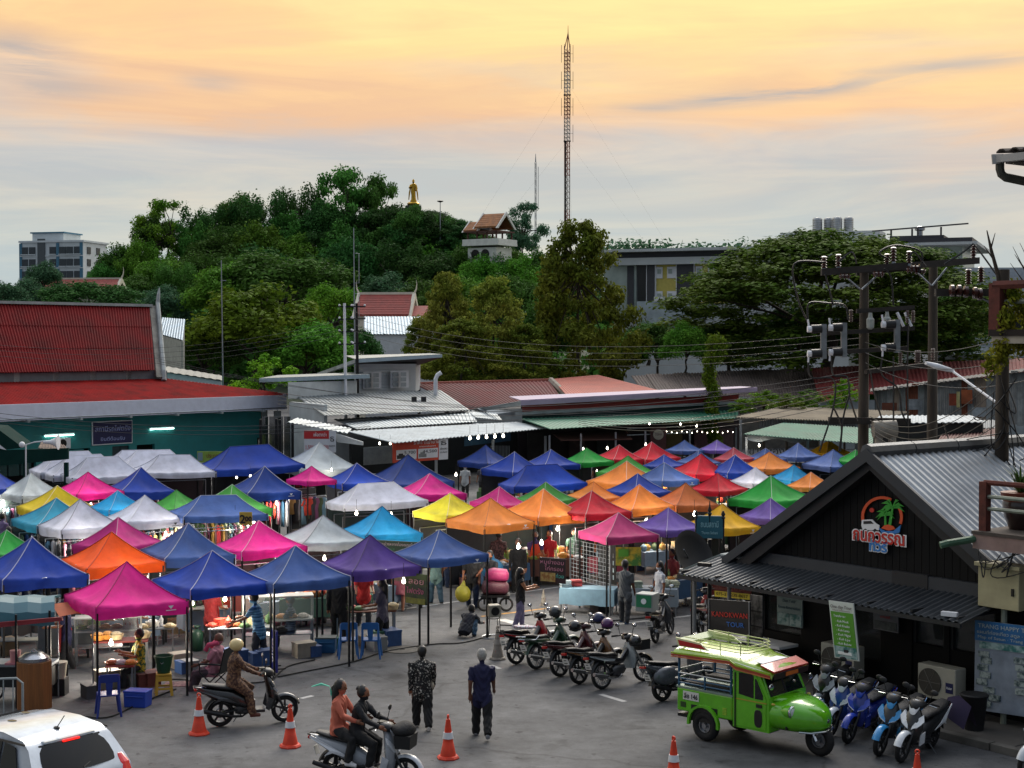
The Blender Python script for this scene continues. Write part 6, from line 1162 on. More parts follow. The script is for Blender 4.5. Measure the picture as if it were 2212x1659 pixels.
# ================================================================ vehicles
def paint(c, rough=.28): return mat(c, rough, 0, .16, 3.5, .06, coat=.6, bscale=9)
def tor(mb, c, r, w, h, n=24, q=8):
 rings = []
 for k in range(n + 1):
  a = k * math.tau / n; ring = []
  for i in range(q):
   b = i * math.tau / q; rr = r - h + h * math.cos(b); ring.append((c[0] + rr * math.cos(a), c[1] + w * math.sin(b), c[2] + rr * math.sin(a)))
  rings.append(ring)
 return mb.loft(rings, False)
def wheel(parent, x, y, r, w, rimm, spokes=5, name='wheel', h=None, sw=.03):
 h = h or w * .8; o = tor(MB(), (x, y, r), r, w, h).build(name, RUBBER, parent, smooth=60)
 m = tor(MB(), (x, y, r), r - 2 * h + .012, w * .7, .014, 20, 6); m.lathe([(.045, -w * .8), (.05, 0), (.045, w * .8)], (x, y, r), 12, 'y')
 for k in range(spokes):
  a = k * math.tau / spokes + .3; d = Vector((math.cos(a), 0, math.sin(a))); n_ = Vector((-d.z, 0, d.x)) * sw * .5; c = Vector((x, y, r)); e = r - 2 * h + .01
  m.slab([c + d * .03 - n_ * 1.3 - Vector((0, .012, 0)), c + d * e - n_ - Vector((0, .012, 0)), c + d * e + n_ - Vector((0, .012, 0)), c + d * .03 + n_ * 1.3 - Vector((0, .012, 0))], (0, .024, 0))
 m.build('rim', rimm, o, smooth=40)
 tor(MB(), (x, y, r), .10, .006, .012, 16, 4).build('brake_disc', STEEL, o)
 return o
def arcfender(mb, x, z, r, w, a0, a1, th=.012, n=9):
 rings = []
 for k in range(n + 1):
  a = R(a0 + (a1 - a0) * k / n); ring = []
  for (yy, dr) in ((-w, -.02), (-w * .7, .012), (0, .022), (w * .7, .012), (w, -.02), (w * .9, -.03), (0, .008), (-w * .9, -.03)): ring.append((x + (r + dr) * math.cos(a), yy, z + (r + dr) * math.sin(a)))
  rings.append(ring)
 return mb.loft(rings)
DKP = mat('#17181b', .45, 0, .15, 3); SEAT = mat('#101012', .55, 0, .2, 4, .2); TAILR = mat('#a8100c', .25, 0, .1, coat=.6); LENS = mat('#c9ced2', .12, 0, .1, coat=.8); PLATE = mat('#c9c9c4', .5, 0, .05); ENG = mat('#4a4b4d', .45, .7, .3, 6)
def motorbike(label, rear, front, style, body, accent, lean=8, group='parked motorbikes', name='motorbike', anchor='rear', basket=False, spoke=5, rimc='#3a3b3d', rack=False, steer=0, extra=None):
 rr, ff = at(*rear), at(*front); h = math.atan2(ff.y - rr.y, ff.x - rr.x); wb = 1.24
 loc = rr if anchor == 'rear' else ff - Vector((math.cos(h), math.sin(h), 0)) * wb
 t = thing(name, label, 'motorbike', loc, h, group); t.rotation_euler = (R(-lean), 0, h); B, A = paint(body), paint(accent); rim = mat(rimc, .35, .6, .1); r = .285 if style == 'under' else .265; ty = .042 if style == 'under' else .052
 wheel(t, 0, 0, r, ty, rim, spoke, sw=.035 if spoke < 10 else .008); wheel(t, wb, 0, r, ty * .9, rim, spoke, sw=.035 if spoke < 10 else .008)
 hx, hz_ = wb - .34, .80
 for s in (-1, 1): MB().tube([(wb, s * .075, r), (wb - .18, s * .075, .58), (hx, s * .075, hz_)], [.024, .026, .028], 8).build('fork_leg', STEEL if style == 'under' else DKP, t, smooth=40)
 arcfender(MB(), wb, r, r + .03, .07, 18, 150).build('front_fender', B if style == 'under' else A, t, smooth=50)
 MB().tube([(hx + .02, 0, hz_ - .1), (hx - .05, 0, hz_ + .17)], .035, 8).build('steering_stem', DKP, t)
 bar = MB().tube([(hx - .16, -.33, hz_ + .23), (hx - .07, -.16, hz_ + .24), (hx - .05, 0, hz_ + .17), (hx - .07, .16, hz_ + .24), (hx - .16, .33, hz_ + .23)], .014, 6).build('handlebar', DARKM, t)
 for s in (-1, 1):
  MB().tube([(hx - .11, s * .22, hz_ + .24), (hx - .17, s * .35, hz_ + .23)], .021, 8).build('grip', RUBBER, t); MB().tube([(hx - .06, s * .2, hz_ + .23), (hx - .08, s * .34, hz_ + .215)], .008, 5).build('brake_lever', CHROME, t)
  MB().tube([(hx - .07, s * .18, hz_ + .25), (hx - .05, s * .24, hz_ + .42)], .007, 5).build('mirror_stalk', DARKM, t)
  mm = MB().ell((hx - .05, s * .27, hz_ + .47), (.018, .075, .05), 12, 8); mo = mm.build('mirror', DKP, t, smooth=60); MB().ell((hx - .06, s * .27, hz_ + .47), (.012, .066, .042), 12, 6).build('mirror_glass', mat('#dfe3e6', .05, 1, 0), mo, smooth=60)
 MB().sec([(hx - .16, 0, hz_ + .20, .06, .04), (hx - .06, 0, hz_ + .22, .16, .075), (hx + .06, 0, hz_ + .20, .13, .08), (hx + .13, 0, hz_ + .17, .06, .05)], 12, 2.3).build('handlebar_cowl', B if style == 'under' else DKP, t, smooth=50)
 MB().box((hx - .10, 0, hz_ + .285), (.10, .14, .02)).build('instrument_panel', BLACK, t)
 # engine, exhaust, swingarm, shocks
 m = MB().sec([(.28, 0, .33, .08, .09), (.36, 0, .34, .12, .12), (.52, 0, .34, .12, .12), (.64, 0, .38, .07, .07)], 12, 3); m.build('engine', ENG, t, smooth=40)
 for z in (.33, .37, .41): MB().box((.62, 0, z), (.10, .13, .01)).build('cooling_fin', ENG, t)
 MB().tube([(.55, -.08, .28), (.40, -.13, .20), (.18, -.15, .22), (-.02, -.155, .27)], [.018, .02, .03, .045], 8).build('exhaust_pipe', CHROME if style == 'under' else DARKM, t, smooth=50); MB().tube([(.02, -.155, .265), (-.36, -.165, .36)], [.048, .042], 10).build('muffler', mat('#2a2b2d', .4, .6, .2) if style != 'under' else mat('#77797b', .3, .8, .2), t, smooth=40)
 for s in (-1, 1):
  MB().tube([(0, s * .09, r), (.34, s * .08, .33)], .022, 6).build('swing_arm', DARKM, t); MB().tube([(.0, s * .11, r + .03), (.03, s * .11, .64)], .012, 6).build('shock_rod', CHROME, t); MB().tube([(.005, s * .11, r + .08), (.028, s * .11, .56)], .026, 8).build('shock_spring', DARKM, t); MB().tube([(.36, s * .06, .24), (.37, s * .24, .24)], .013, 6).build('footpeg', RUBBER, t)
 MB().tube([(.38, .1, .22), (.28, .24, .02)], .011, 5).build('side_stand', STEEL, t)
 if style == 'under':
  MB().sec([(z, x, 0, hx_, hy) for z, x, hx_, hy in ((.34, .86, .035, .14), (.50, .865, .045, .20), (.66, .86, .05, .205), (.80, .86, .055, .13), (.90, .87, .05, .07))], 12, 2.6, 'z').build('leg_shield', B if accent == body else A, t, smooth=50)
  MB().tube([(hx - .06, 0, .74), (.62, 0, .54), (.42, 0, .54)], [.07, .075, .08], 10).build('centre_tunnel', B, t, smooth=50)
  MB().sec([(.48, 0, .55, .07, .10), (.30, 0, .59, .115, .12), (.05, 0, .63, .12, .085), (-.2, 0, .69, .10, .06), (-.42, 0, .75, .05, .035)], 14, 2.4).build('side_panel', B, t, smooth=50)
  MB().sec([(.46, 0, .66, .06, .035), (.36, 0, .70, .10, .05), (.12, 0, .71, .12, .045), (-.12, 0, .765, .12, .05), (-.36, 0, .80, .08, .03)], 14, 2.5).build('seat', SEAT, t, smooth=50)
  for s in (-1, 1): MB().slab([(.34, s * .121, .60), (.0, s * .126, .655), (-.36, s * .075, .745), (-.34, s * .08, .72), (.02, s * .13, .60), (.30, s * .122, .56)], (0, s * .006, 0)).build('side_stripe', A, t)
  arcfender(MB(), 0, r, r + .045, .075, 55, 165).build('rear_fender', DKP if body != '#12351f' else B, t, smooth=50)
  MB().ell((hx + .13, 0, hz_ + .19), (.04, .085, .06), 12, 8).build('headlight', LENS, t, smooth=True); MB().box((-.40, 0, .70), (.06, .13, .06)).build('tail_light', TAILR, t, bevel=.012)
  MB().box((.0, .06, .34), (.36, .02, .07)).build('chain_case', DARKM, t)
 else:
  MB().sec([(z, x, 0, hx_, hy) for z, x, hx_, hy in ((.30, .96, .07, .11), (.42, .985, .09, .17), (.58, .985, .10, .215), (.72, .97, .10, .19), (.86, .93, .08, .13), (.95, .90, .05, .07))], 12, 2.0, 'z').build('front_apron', B, t, smooth=38)
  for s in (-1, 1):
   MB().slab([(1.065, s * .02, .58), (1.05, s * .13, .64), (.98, s * .215, .76), (.93, s * .17, .86), (1.02, s * .05, .74)], (.03, s * .012, 0)).build('nose_panel', A, t); MB().slab([(1.08, s * .03, .60), (1.055, s * .14, .655), (.985, s * .222, .745), (1.04, s * .12, .62)], (.035, s * .01, 0)).build('headlight', LENS, t)
   MB().slab([(1.0, s * .18, .50), (.90, s * .215, .56), (.84, s * .20, .34), (.92, s * .15, .28)], (0, s * .015, 0)).build('side_fin', A, t); MB().slab([(.34, s * .165, .46), (.16, s * .178, .56), (-.42, s * .11, .80), (-.46, s * .10, .76), (-.05, s * .178, .58), (-.16, s * .16, .48), (.0, s * .18, .54)], (0, s * .012, 0)).build('tail_panel', A, t)
  MB().box((.62, 0, .29), (.44, .34, .06)).build('floorboard', DKP, t, bevel=.015); MB().sec([(.66, 0, .40, .10, .10), (.46, 0, .46, .14, .16), (.2, 0, .56, .165, .16), (-.1, 0, .64, .15, .12), (-.34, 0, .72, .10, .07), (-.48, 0, .77, .05, .03)], 14, 2.5).build('rear_body', DKP if body == accent or accent in ('#d9dde0', '#c9ced2') and body in ('#d9dde0', '#0d0e10') else B, t, smooth=50)
  MB().sec([(.50, 0, .68, .06, .03), (.40, 0, .73, .12, .05), (.16, 0, .75, .145, .045), (-.06, 0, .79, .14, .05), (-.34, 0, .84, .09, .03)], 14, 2.5).build('seat', SEAT, t, smooth=50)
  arcfender(MB(), 0, r, r + .05, .08, 70, 165).build('rear_fender', DKP, t, smooth=50); MB().box((-.47, 0, .75), (.06, .16, .05)).build('tail_light', TAILR, t, bevel=.012)
  MB().sec([(hx + .02, 0, hz_ + .27, .05, .02), (hx + .08, 0, hz_ + .2, .11, .05), (hx + .14, 0, hz_ + .08, .06, .05)], 10, 2).build('visor', A, t, smooth=40)
 g = MB().slab([(-.34, -.085, .46), (-.34, .085, .46), (-.39, .085, .60), (-.39, -.085, .60)], (-.008, 0, 0)).build('number_plate', PLATE, t)
 for zz_, w_ in ((.56, .07), (.50, .10)): MB().slab([(-.355 - (zz_ - .5) * .36, -w_ / 2, zz_ - .009), (-.355 - (zz_ - .5) * .36, w_ / 2, zz_ - .009), (-.368 - (zz_ - .5) * .36, w_ / 2, zz_ + .009), (-.368 - (zz_ - .5) * .36, -w_ / 2, zz_ + .009)], (-.006, 0, 0)).build('plate_lettering', TXB, g)
 MB().tube([(-.36, -.09, .78), (-.50, -.06, .80), (-.50, .06, .80), (-.36, .09, .78)], .012, 6).build('grab_rail', DARKM if not rack else CHROME, t)
 if rack: MB().tube([(.05, -.14, .76), (-.1, -.14, .68), (-.42, -.12, .72), (-.5, 0, .74), (-.42, .12, .72), (-.1, .14, .68), (.05, .14, .76)], .012, 6).build('side_rack', CHROME, t)
 if basket:
  m = MB(); m.box((hx + .33, 0, hz_ + .0), (.26, .34, .22), taper=1.12); m.build('basket', mat('#141516', .7), t)
 return t
ug = 'motorbikes parked in a row at the kerb'
motorbike('black motorbike with bright red tail and flowery seat cover', (1117, 1435), (1200, 1418), 'under', '#0f1012', '#9c1016', group=ug).children
motorbike('old dark green motorbike with chrome side rack', (1160, 1446), (1247, 1427), 'under', '#12351f', '#163a24', group=ug, rack=True, spoke=18, rimc='#8a8c8e')
motorbike('dark maroon motorbike in the kerb row', (1211, 1462), (1298, 1444), 'under', '#3a0c12', '#4c1218', group=ug)
motorbike('black motorbike with brown stripes and yellow rear spring', (1253, 1478), (1340, 1459), 'under', '#121214', '#6a4a2c', group=ug)
motorbike('black motorbike with pale grey leg shield and front basket', (1302, 1489), (1392, 1471), 'under', '#15161a', '#8f9698', group=ug, basket=True, spoke=18, rimc='#9a9c9e')
motorbike('dark motorbike carrying a green delivery box', (1417, 1389), (1453, 1368), 'under', '#16171a', '#3a3c40', group='motorbikes', lean=6)
vs_ = motorbike('glossy grey retro scooter with round tail behind the green three-wheeler', (1432, 1515), (1530, 1496), 'scoot', '#3c4045', '#4a4e54', group='motorbikes')
for s in (-1, 1): MB().ell((.05, s * .13, .52), (.36, .12, .20), 16, 10).build('round_cowl', paint('#454a50'), vs_, smooth=True)
sg = 'scooters parked before the black house'
motorbike('blue scooter with white nose panels behind the green three-wheeler', (1880, 1552), (1793, 1592), 'scoot', '#16408c', '#c9d0d8', group=sg, anchor='front')
motorbike('deep blue motorbike with forked headlight before the black house', (1905, 1572), (1831, 1606), 'scoot', '#10267c', '#1c3aa8', group=sg, anchor='front')
motorbike('dark scooter with bright sky blue nose panels', (1980, 1590), (1898, 1633), 'scoot', '#11161c', '#2f8cc8', group=sg, anchor='front')
motorbike('white and black scooter with purple cloth over its seat', (2030, 1606), (1946, 1647), 'scoot', '#0d0e10', '#d9dde0', group=sg, anchor='front')
motorbike('chrome-trimmed black scooter between the three-wheeler and the house', (1830, 1520), (1758, 1560), 'scoot', '#101114', '#8a9096', group=sg, anchor='front')
motorbike('white-fronted scooter at the pavement end by the map board', (2300, 1640), (2212, 1678), 'scoot', '#14161a', '#c9ced2', group=sg, anchor='front')
motorbike('white scooter standing behind the tour sign', (1690, 1392), (1660, 1352), 'scoot', '#c9ced2', '#d9dde0', group='motorbikes', lean=5)
motorbike('red and black motorbike half hidden behind the tour sign', (1515, 1372), (1560, 1345), 'under', '#1a1012', '#8c1418', group='motorbikes')
RIDE1 = motorbike('black scooter ridden past the traffic cones', (476, 1569.5), (621.5, 1559), 'scoot', '#0d0e10', '#2a2c30', lean=0, group='ridden scooters')
RIDE2 = motorbike('silver and blue scooter carrying two girls', (728, 1690), (890, 1704), 'scoot', '#8d9299', '#c2c6cc', lean=0, group='ridden scooters', basket=True)
# delivery box on the parked bike
def dbox():
 q = at(1402, 1389, 0); t = thing('delivery_box', 'grey delivery box with green emblem panel on the parked motorbike', 'box', (q.x - .05, q.y, .80), R(62)); MB().box((0, 0, .22), (.42, .46, .44)).build('case', mat('#8c9290', .6, 0, .1), t, bevel=.02); MB().box((-.212, 0, .26), (.008, .40, .30)).build('green_panel', mat('#1f7a52', .5), t); MB().lathe([(.07, -.222), (.07, -.214)], (0, 0, .26), 16, 'x').build('emblem', TXW, t)
dbox()
cv = at(1130, 1432); CLOTH = thing('seat_cover', 'white flowery cover over the red-tailed motorbike seat', 'cover', (cv.x + .05, cv.y, .80), R(40)); MB().sec([(.28, 0, 0, .10, .03), (.1, 0, .02, .135, .04), (-.2, 0, .06, .13, .04), (-.34, 0, .08, .08, .03)], 12, 2.5).build('fabric', mat('#b8bcc4', .7, 0, .1, 30, col2='#8a3a4a', thr=(.5, .56)), CLOTH, smooth=50)
cv = at(2058, 1606); c2 = thing('draped_cloth', 'dark purple cloth draped over the white scooter tail', 'cloth', (cv.x + .1, cv.y + .1, 0), HRZ); m = MB(); m.loft([[(-.2, -.2, .55), (-.2, 0, .8), (-.2, .2, .55)], [(.05, -.24, .45), (.05, 0, .88), (.05, .24, .45)], [(.3, -.2, .32), (.32, 0, .72), (.3, .2, .3)]], False, False); m.build('fabric', mat('#241a38', .85, 0, .2), c2, smooth=True, fix=False)
def helmet(px, py, Y, c, label):
 q = atd(px, py, Y); t = thing('helmet', label, 'helmet', q, R(40), 'helmets hung on the parked motorbikes'); m = MB().ell((0, 0, 0), (.15, .135, .13), 16, 10); m.build('shell', paint(c, .2), t, smooth=True); MB().ell((.05, 0, -.02), (.115, .115, .07), 12, 8).build('visor', mat('#0a0a0c', .1, 0, 0, coat=.8), t, smooth=True); MB().ell((0, 0, -.07), (.14, .128, .05), 14, 6).build('trim', RUBBER, t, smooth=True)
for a in ((1199, 1321, 34.6, '#2a2c2e', 'silver-black helmet on the red-tailed motorbike'), (1242, 1352, 34.1, '#101113', 'glossy black helmet on the dark green motorbike'), (1293, 1335, 33.8, '#16204a', 'navy blue helmet on the maroon motorbike'), (1312, 1347, 33.5, '#4a1850', 'purple helmet on the brown-striped motorbike'), (1372, 1384, 33.0, '#1a1b1d', 'dark helmet in the basket of the grey-shielded motorbike')): helmet(*a)
# ---------------------------------------------------------------- green three-wheeler
def tuktuk():
 t = thing('three_wheeler', 'lime green three-wheeled taxi with striped roof and rack', 'tuk-tuk', (3.97, 28.74, 0), R(-43.2)); G = paint('#58aa10', .22); DG = mat('#1c3a08', .5); BL = mat('#24506e', .45, .2, .15); YG = paint('#8fae1c'); RS = mat('#a03a24', .5); W2 = .60
 for s in (-1, 1): wheel(t, 0, s * .54, .29, .09, mat('#9a9ca0', .3, .8, .1), 5, h=.085, sw=.06)
 wheel(t, 2.1, 0, .29, .085, mat('#7a7c80', .35, .7, .1), 5, h=.08, sw=.06)
 body = MB().box((.0, 0, .71), (1.26, 1.2, .44)).build('rear_tub', G, t, bevel=.03); MB().box((0, 0, .945), (1.28, 1.22, .035)).build('tub_rim', mat('#7d8f86', .5, .3, .1), body); MB().box((0, 0, .86), (1.1, 1.04, .15)).build('tub_floor', DKP, body)
 for s in (-1, 1):
  f = MB(); rings = []
  for k in range(11):
   a = R(-8 + 196 * k / 10); rr = .36; rings.append([(rr * math.cos(a), s * .59, .33 + rr * math.sin(a)), (rr * math.cos(a), s * .66, .33 + rr * .97 * math.sin(a)), ((rr - .05) * math.cos(a), s * .66, .33 + (rr - .05) * math.sin(a)), ((rr - .05) * math.cos(a), s * .59, .33 + (rr - .05) * math.sin(a))])
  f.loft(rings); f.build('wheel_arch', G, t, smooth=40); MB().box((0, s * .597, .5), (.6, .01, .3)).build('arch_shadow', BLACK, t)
 for k in range(5): MB().box((.46, -.604, .58 + k * .028), (.09, .01, .014)).build('louvre', YG, t)
 # cab
 for s in (-1, 1):
  y = s * .6; pts = [(.64, .40), (1.42, .40), (1.42, 1.02), (1.18, 1.50), (.64, 1.50)]; cab = MB().slab([(x, y, z) for x, z in pts], (0, -s * .05, 0)).build('cab_side', G, t)
  dr = MB().slab([(x, y, z) for x, z in ((.72, .44), (1.36, .44), (1.36, 1.0), (1.12, 1.45), (.72, 1.45))], (0, s * .012, 0)).build('door', G, t)
  MB().slab([(x, y + s * .012, z) for x, z in ((.78, 1.02), (1.10, .98), (1.10, 1.38), (1.06, 1.41), (.78, 1.41))], (0, s * .006, 0)).build('door_window', mat('#050606', .3), dr); MB().slab([(x, y + s * .012, z) for x, z in ((1.13, .98), (1.30, .98), (1.30, 1.06), (1.16, 1.34), (1.13, 1.34))], (0, s * .006, 0)).build('quarter_window', glass('#12181a', .9), dr)
  MB().sec([(s * .618, 1.20, .63, .085, .16), (s * .622, 1.20, .63, .08, .155)], 16, 3, 'y').build('oval_vent', BLACK, dr); MB().box((1.22, s * .62, .86), (.12, .02, .06)).build('door_handle', BLACK, dr); MB().box((1.05, s * .614, .925), (.66, .006, .02)).build('pin_stripe', mat('#9a8a20', .5), dr)
  MB().box((.70, s * .615, .9), (.03, .02, 1.0)).build('door_seam', DG, dr)
 MB().box((.66, 0, 1.0), (.05, 1.16, .95)).build('cab_back', G, t); MB().box((1.02, 0, .43), (.78, 1.14, .08)).build('cab_floor', DKP, t); MB().box((.95, 0, .70), (.45, .9, .12)).build('driver_seat', mat('#5a3a24', .7), t, bevel=.03); MB().box((.78, 0, .95), (.1, .9, .4)).build('seat_back', mat('#5a3a24', .7), t, bevel=.03)
 MB().box((1.40, 0, .72), (.06, 1.18, .62)).build('fire_wall', G, t)
 ws = MB().slab([(1.40, -.54, 1.03), (1.40, .54, 1.03), (1.19, .5, 1.47), (1.19, -.5, 1.47)], (.012, 0, .004)).build('windscreen', glass('#1a2226', .55, .03), t)
 for a, b in (((1.41, -.56, 1.02), (1.19, -.52, 1.49)), ((1.41, .56, 1.02), (1.19, .52, 1.49)), ((1.41, -.56, 1.02), (1.41, .56, 1.02)), ((1.40, 0, 1.03), (1.20, 0, 1.47))): MB().tube([a, b], .022, 6).build('screen_frame', BLACK if a[1] == 0 else G, ws)
 MB().slab([(1.245, -.5, 1.36), (1.245, .5, 1.36), (1.195, .5, 1.465), (1.195, -.5, 1.465)], (.02, 0, .006)).build('sun_strip', mat('#4a4a9a', .4, 0, .3, 8), ws)
 text('TUK TUK SERVICE', .09, mat('#c83a6a', .5), t, 'lettering', (1.246, 0, 1.425), rot=(R(64), 0, R(90)), width=.92)
 MB().tube([(1.22, -.2, 1.0), (1.30, -.05, 1.08), (1.28, .3, 1.08)], .015, 6).build('steering_bar', BLACK, t); MB().box((1.33, 0, 1.0), (.12, 1.0, .04)).build('dashboard', DKP, t)
 # nose: one lofted shell
 ns = MB().sec([(1.42, 0, .71, .60, .31), (1.62, 0, .71, .59, .31), (1.82, 0, .70, .54, .295), (2.0, 0, .68, .45, .25), (2.12, 0, .66, .35, .21), (2.22, 0, .64, .22, .15), (2.27, 0, .62, .09, .07)], 22, 2.5).build('nose', G, t, smooth=60)
 MB().sec([(1.44, 0, .985, .50, .05), (1.62, 0, .95, .32, .07), (1.95, 0, .87, .16, .05), (2.2, 0, .79, .05, .03)], 14, 2.2).build('bonnet_ridge', G, t, smooth=60)
 for s in (-1, 1):
  MB().sec([(1.55, s * .46, .80, .06, .06), (1.72, s * .47, .82, .115, .115), (1.80, s * .47, .82, .115, .115)], 16, 2.0).build('headlight_pod', G, t, smooth=50); MB().lathe([(.105, 0), (.115, .03), (.10, .055)], (1.79, s * .47, .82), 18, 'x').build('headlight_rim', CHROME, t, smooth=40); MB().ell((1.825, s * .47, .82), (.04, .088, .088), 14, 10).build('headlight', LENS, t, smooth=True)
  MB().tube([(1.95, s * .44, .48), (2.14, s * .36, .48), (2.28, s * .1, .49), (2.29, 0, .49)], .02, 8).build('bumper_bar', CHROME, t, smooth=40); MB().box((1.73, s * .5, .60), (.03, .05, .2)).build('air_slot', BLACK, t)
  MB().tube([(2.1, s * .12, .29), (1.96, s * .12, .58)], .028, 8).build('fork_leg', CHROME, t); MB().ell((1.50, s * .585, .93), (.045, .02, .022), 10, 6).build('side_lamp', mat('#b9a03a', .3), t, smooth=True)
  MB().tube([(1.44, s * .5, 1.04), (1.5, s * .62, 1.2)], .008, 5).build('mirror_stalk', BLACK, t); MB().ell((1.5, s * .64, 1.25), (.02, .075, .055), 10, 8).build('mirror', CHROME, t, smooth=True)
 MB().lathe([(.03, 0), (.04, .02), (.0, .03)], (2.26, 0, .66), 12, 'x').build('badge', CHROME, t)
 # roof: shell with stripes, posts, rails
 prof = [(-.72, 1.56), (-.68, 1.66), (.60, 1.66), (.82, 1.62), (1.42, 1.52), (1.46, 1.46)]; hw = lambda x: .66 if x < .7 else .66 - (x - .7) * .10; rings = []
 for x, z in prof: ring = [(x, hw(x) * math.sin(a), z - .12 + .15 * math.cos(a) ** .6) for a in np.linspace(-1.5, 1.5, 13)]; rings.append(ring)
 m = MB(); m.loft(rings, False, False); m.build('roof', paint('#86a81e'), t, smooth=50, fix=False); rings2 = [[(p[0], p[1] * .985, p[2] - .025) for p in r] for r in rings]; m = MB(); m.loft(rings2, False, False); m.build('roof_lining', mat('#4a5a20', .7), t, smooth=50, fix=False)
 for s in (-1, 1):
  for k, (mm, z0, hh) in enumerate(((RS, -.135, .03), (YG, -.10, .03), (mat('#c06a40', .5), -.165, .022))):
   pts = [(-.72, 1.56), (.60, 1.60), (.74, 1.52), (1.44, 1.44)]
   for (a, b) in zip(pts[:-1], pts[1:]): MB().slab([(a[0], s * (hw(a[0]) + .004), a[1] + z0 + .10), (b[0], s * (hw(b[0]) + .004), b[1] + z0 + .10), (b[0], s * (hw(b[0]) + .004), b[1] + z0 + .10 + hh), (a[0], s * (hw(a[0]) + .004), a[1] + z0 + .10 + hh)], (0, s * .012, 0)).build('roof_stripe', mm, t)
  MB().slab([(.70, s * .665, 1.60), (1.30, s * .60, 1.50), (1.0, s * .64, 1.54)], (0, s * .008, 0)).build('roof_flash', WHITE, t)
 MB().slab([(1.22, -.58, 1.57), (1.22, .58, 1.57), (1.50, .56, 1.48), (1.50, -.56, 1.48)], (0, 0, .03)).build('visor', mat('#a8281c', .4, coat=.5), t); MB().slab([(1.05, -.5, 1.62), (1.05, .2, 1.62), (1.22, .3, 1.60), (1.22, -.5, 1.60)], (0, 0, .01)).build('roof_patch', WHITE, t); MB().slab([(1.49, -.55, 1.36), (1.49, .55, 1.36), (1.505, .55, 1.47), (1.505, -.55, 1.47)], (.012, 0, 0)).build('visor_front', mat('#2a1210', .5), t); MB().box((1.51, 0, 1.42), (.012, .4, .07)).build('taxi_plate', mat('#c0601c', .5), t)
 for s in (-1, 1):
  for x in (-.60, .58): MB().box((x, s * .57, 1.25), (.035, .035, .62)).build('roof_post', BL, t)
  for z, mm in ((1.20, STEEL), (1.10, BL), (1.02, BL)): MB().tube([(-.6, s * .58, z), (.58, s * .58, z)], .015, 6).build('side_rail', mm, t)
  MB().box((.0, s * .58, 1.08), (.03, .03, .24)).build('rail_stay', BL, t)
 for z in (1.2, 1.05): MB().tube([(-.6, -.5, z), (-.78, -.45, z), (-.78, .45, z), (-.6, .5, z)], .016, 6).build('rear_rail', STEEL, t)
 CR = mat('#b9bf8a', .4, .3, .1)
 for z in (1.74, 1.80, 1.86):
  MB().tube([(-.55, -.46, z), (.62, -.46, z - .02), (.80, -.36, z - .03), (.80, .36, z - .03), (.62, .46, z - .02), (-.55, .46, z)], .010, 6).build('rack_rail', CR, t)
 for x in (-.2, .25, .7):
  for s in (-1, 1): MB().tube([(x, s * .45, 1.66), (x, s * .45, 1.87)], .010, 6).build('rack_upright', CR, t)
 for s in (-1, 1): MB().slab([(-.66, s * .5, 1.68), (.05, s * .5, 1.68), (-.15, s * .5, 1.80), (-.72, s * .5, 1.84)], (0, s * .03, 0)).build('rack_wing', paint('#c8d0a0'), t); MB().slab([(-.62, s * .53, 1.70), (-.02, s * .53, 1.70), (-.14, s * .53, 1.77), (-.66, s * .53, 1.80)], (0, s * .01, 0)).build('wing_reflector', TAILR, t)
 MB().slab([(-.72, -.5, 1.78), (-.72, .5, 1.78), (-.60, .5, 1.70), (-.60, -.5, 1.70)], (0, 0, .03)).build('rack_tail', paint('#c8d0a0'), t)
 pl = MB().box((-.30, -.606, .80), (.36, .012, .16)).build('number_plate', PLATE, t); text('ลีย 146', .13, TXB, t, 'plate_lettering', (-.30, -.618, .79), width=.31)
 MB().box((-.62, -.5, .55), (.03, .06, .16)).build('tail_lamp', TAILR, t); MB().box((-.48, -.604, .62), (.12, .008, .1)).build('filler_flap', DG, t); MB().box((-.5, 0, .40), (.3, 1.1, .06)).build('rear_step', DARKM, t); MB().box((.2, 0, .46), (1.2, .6, .12)).build('chassis', DARKM, t)
 MB().ell((1.35, .50, 1.40), (.03, .06, .06), 10, 8).build('red_lamp', TAILR, t, smooth=True)
 for s in (-1, 1): MB().box((.0, s * .36, 1.0), (1.1, .26, .08)).build('bench_seat', mat('#2a2624', .7), t, bevel=.02)
tuktuk()
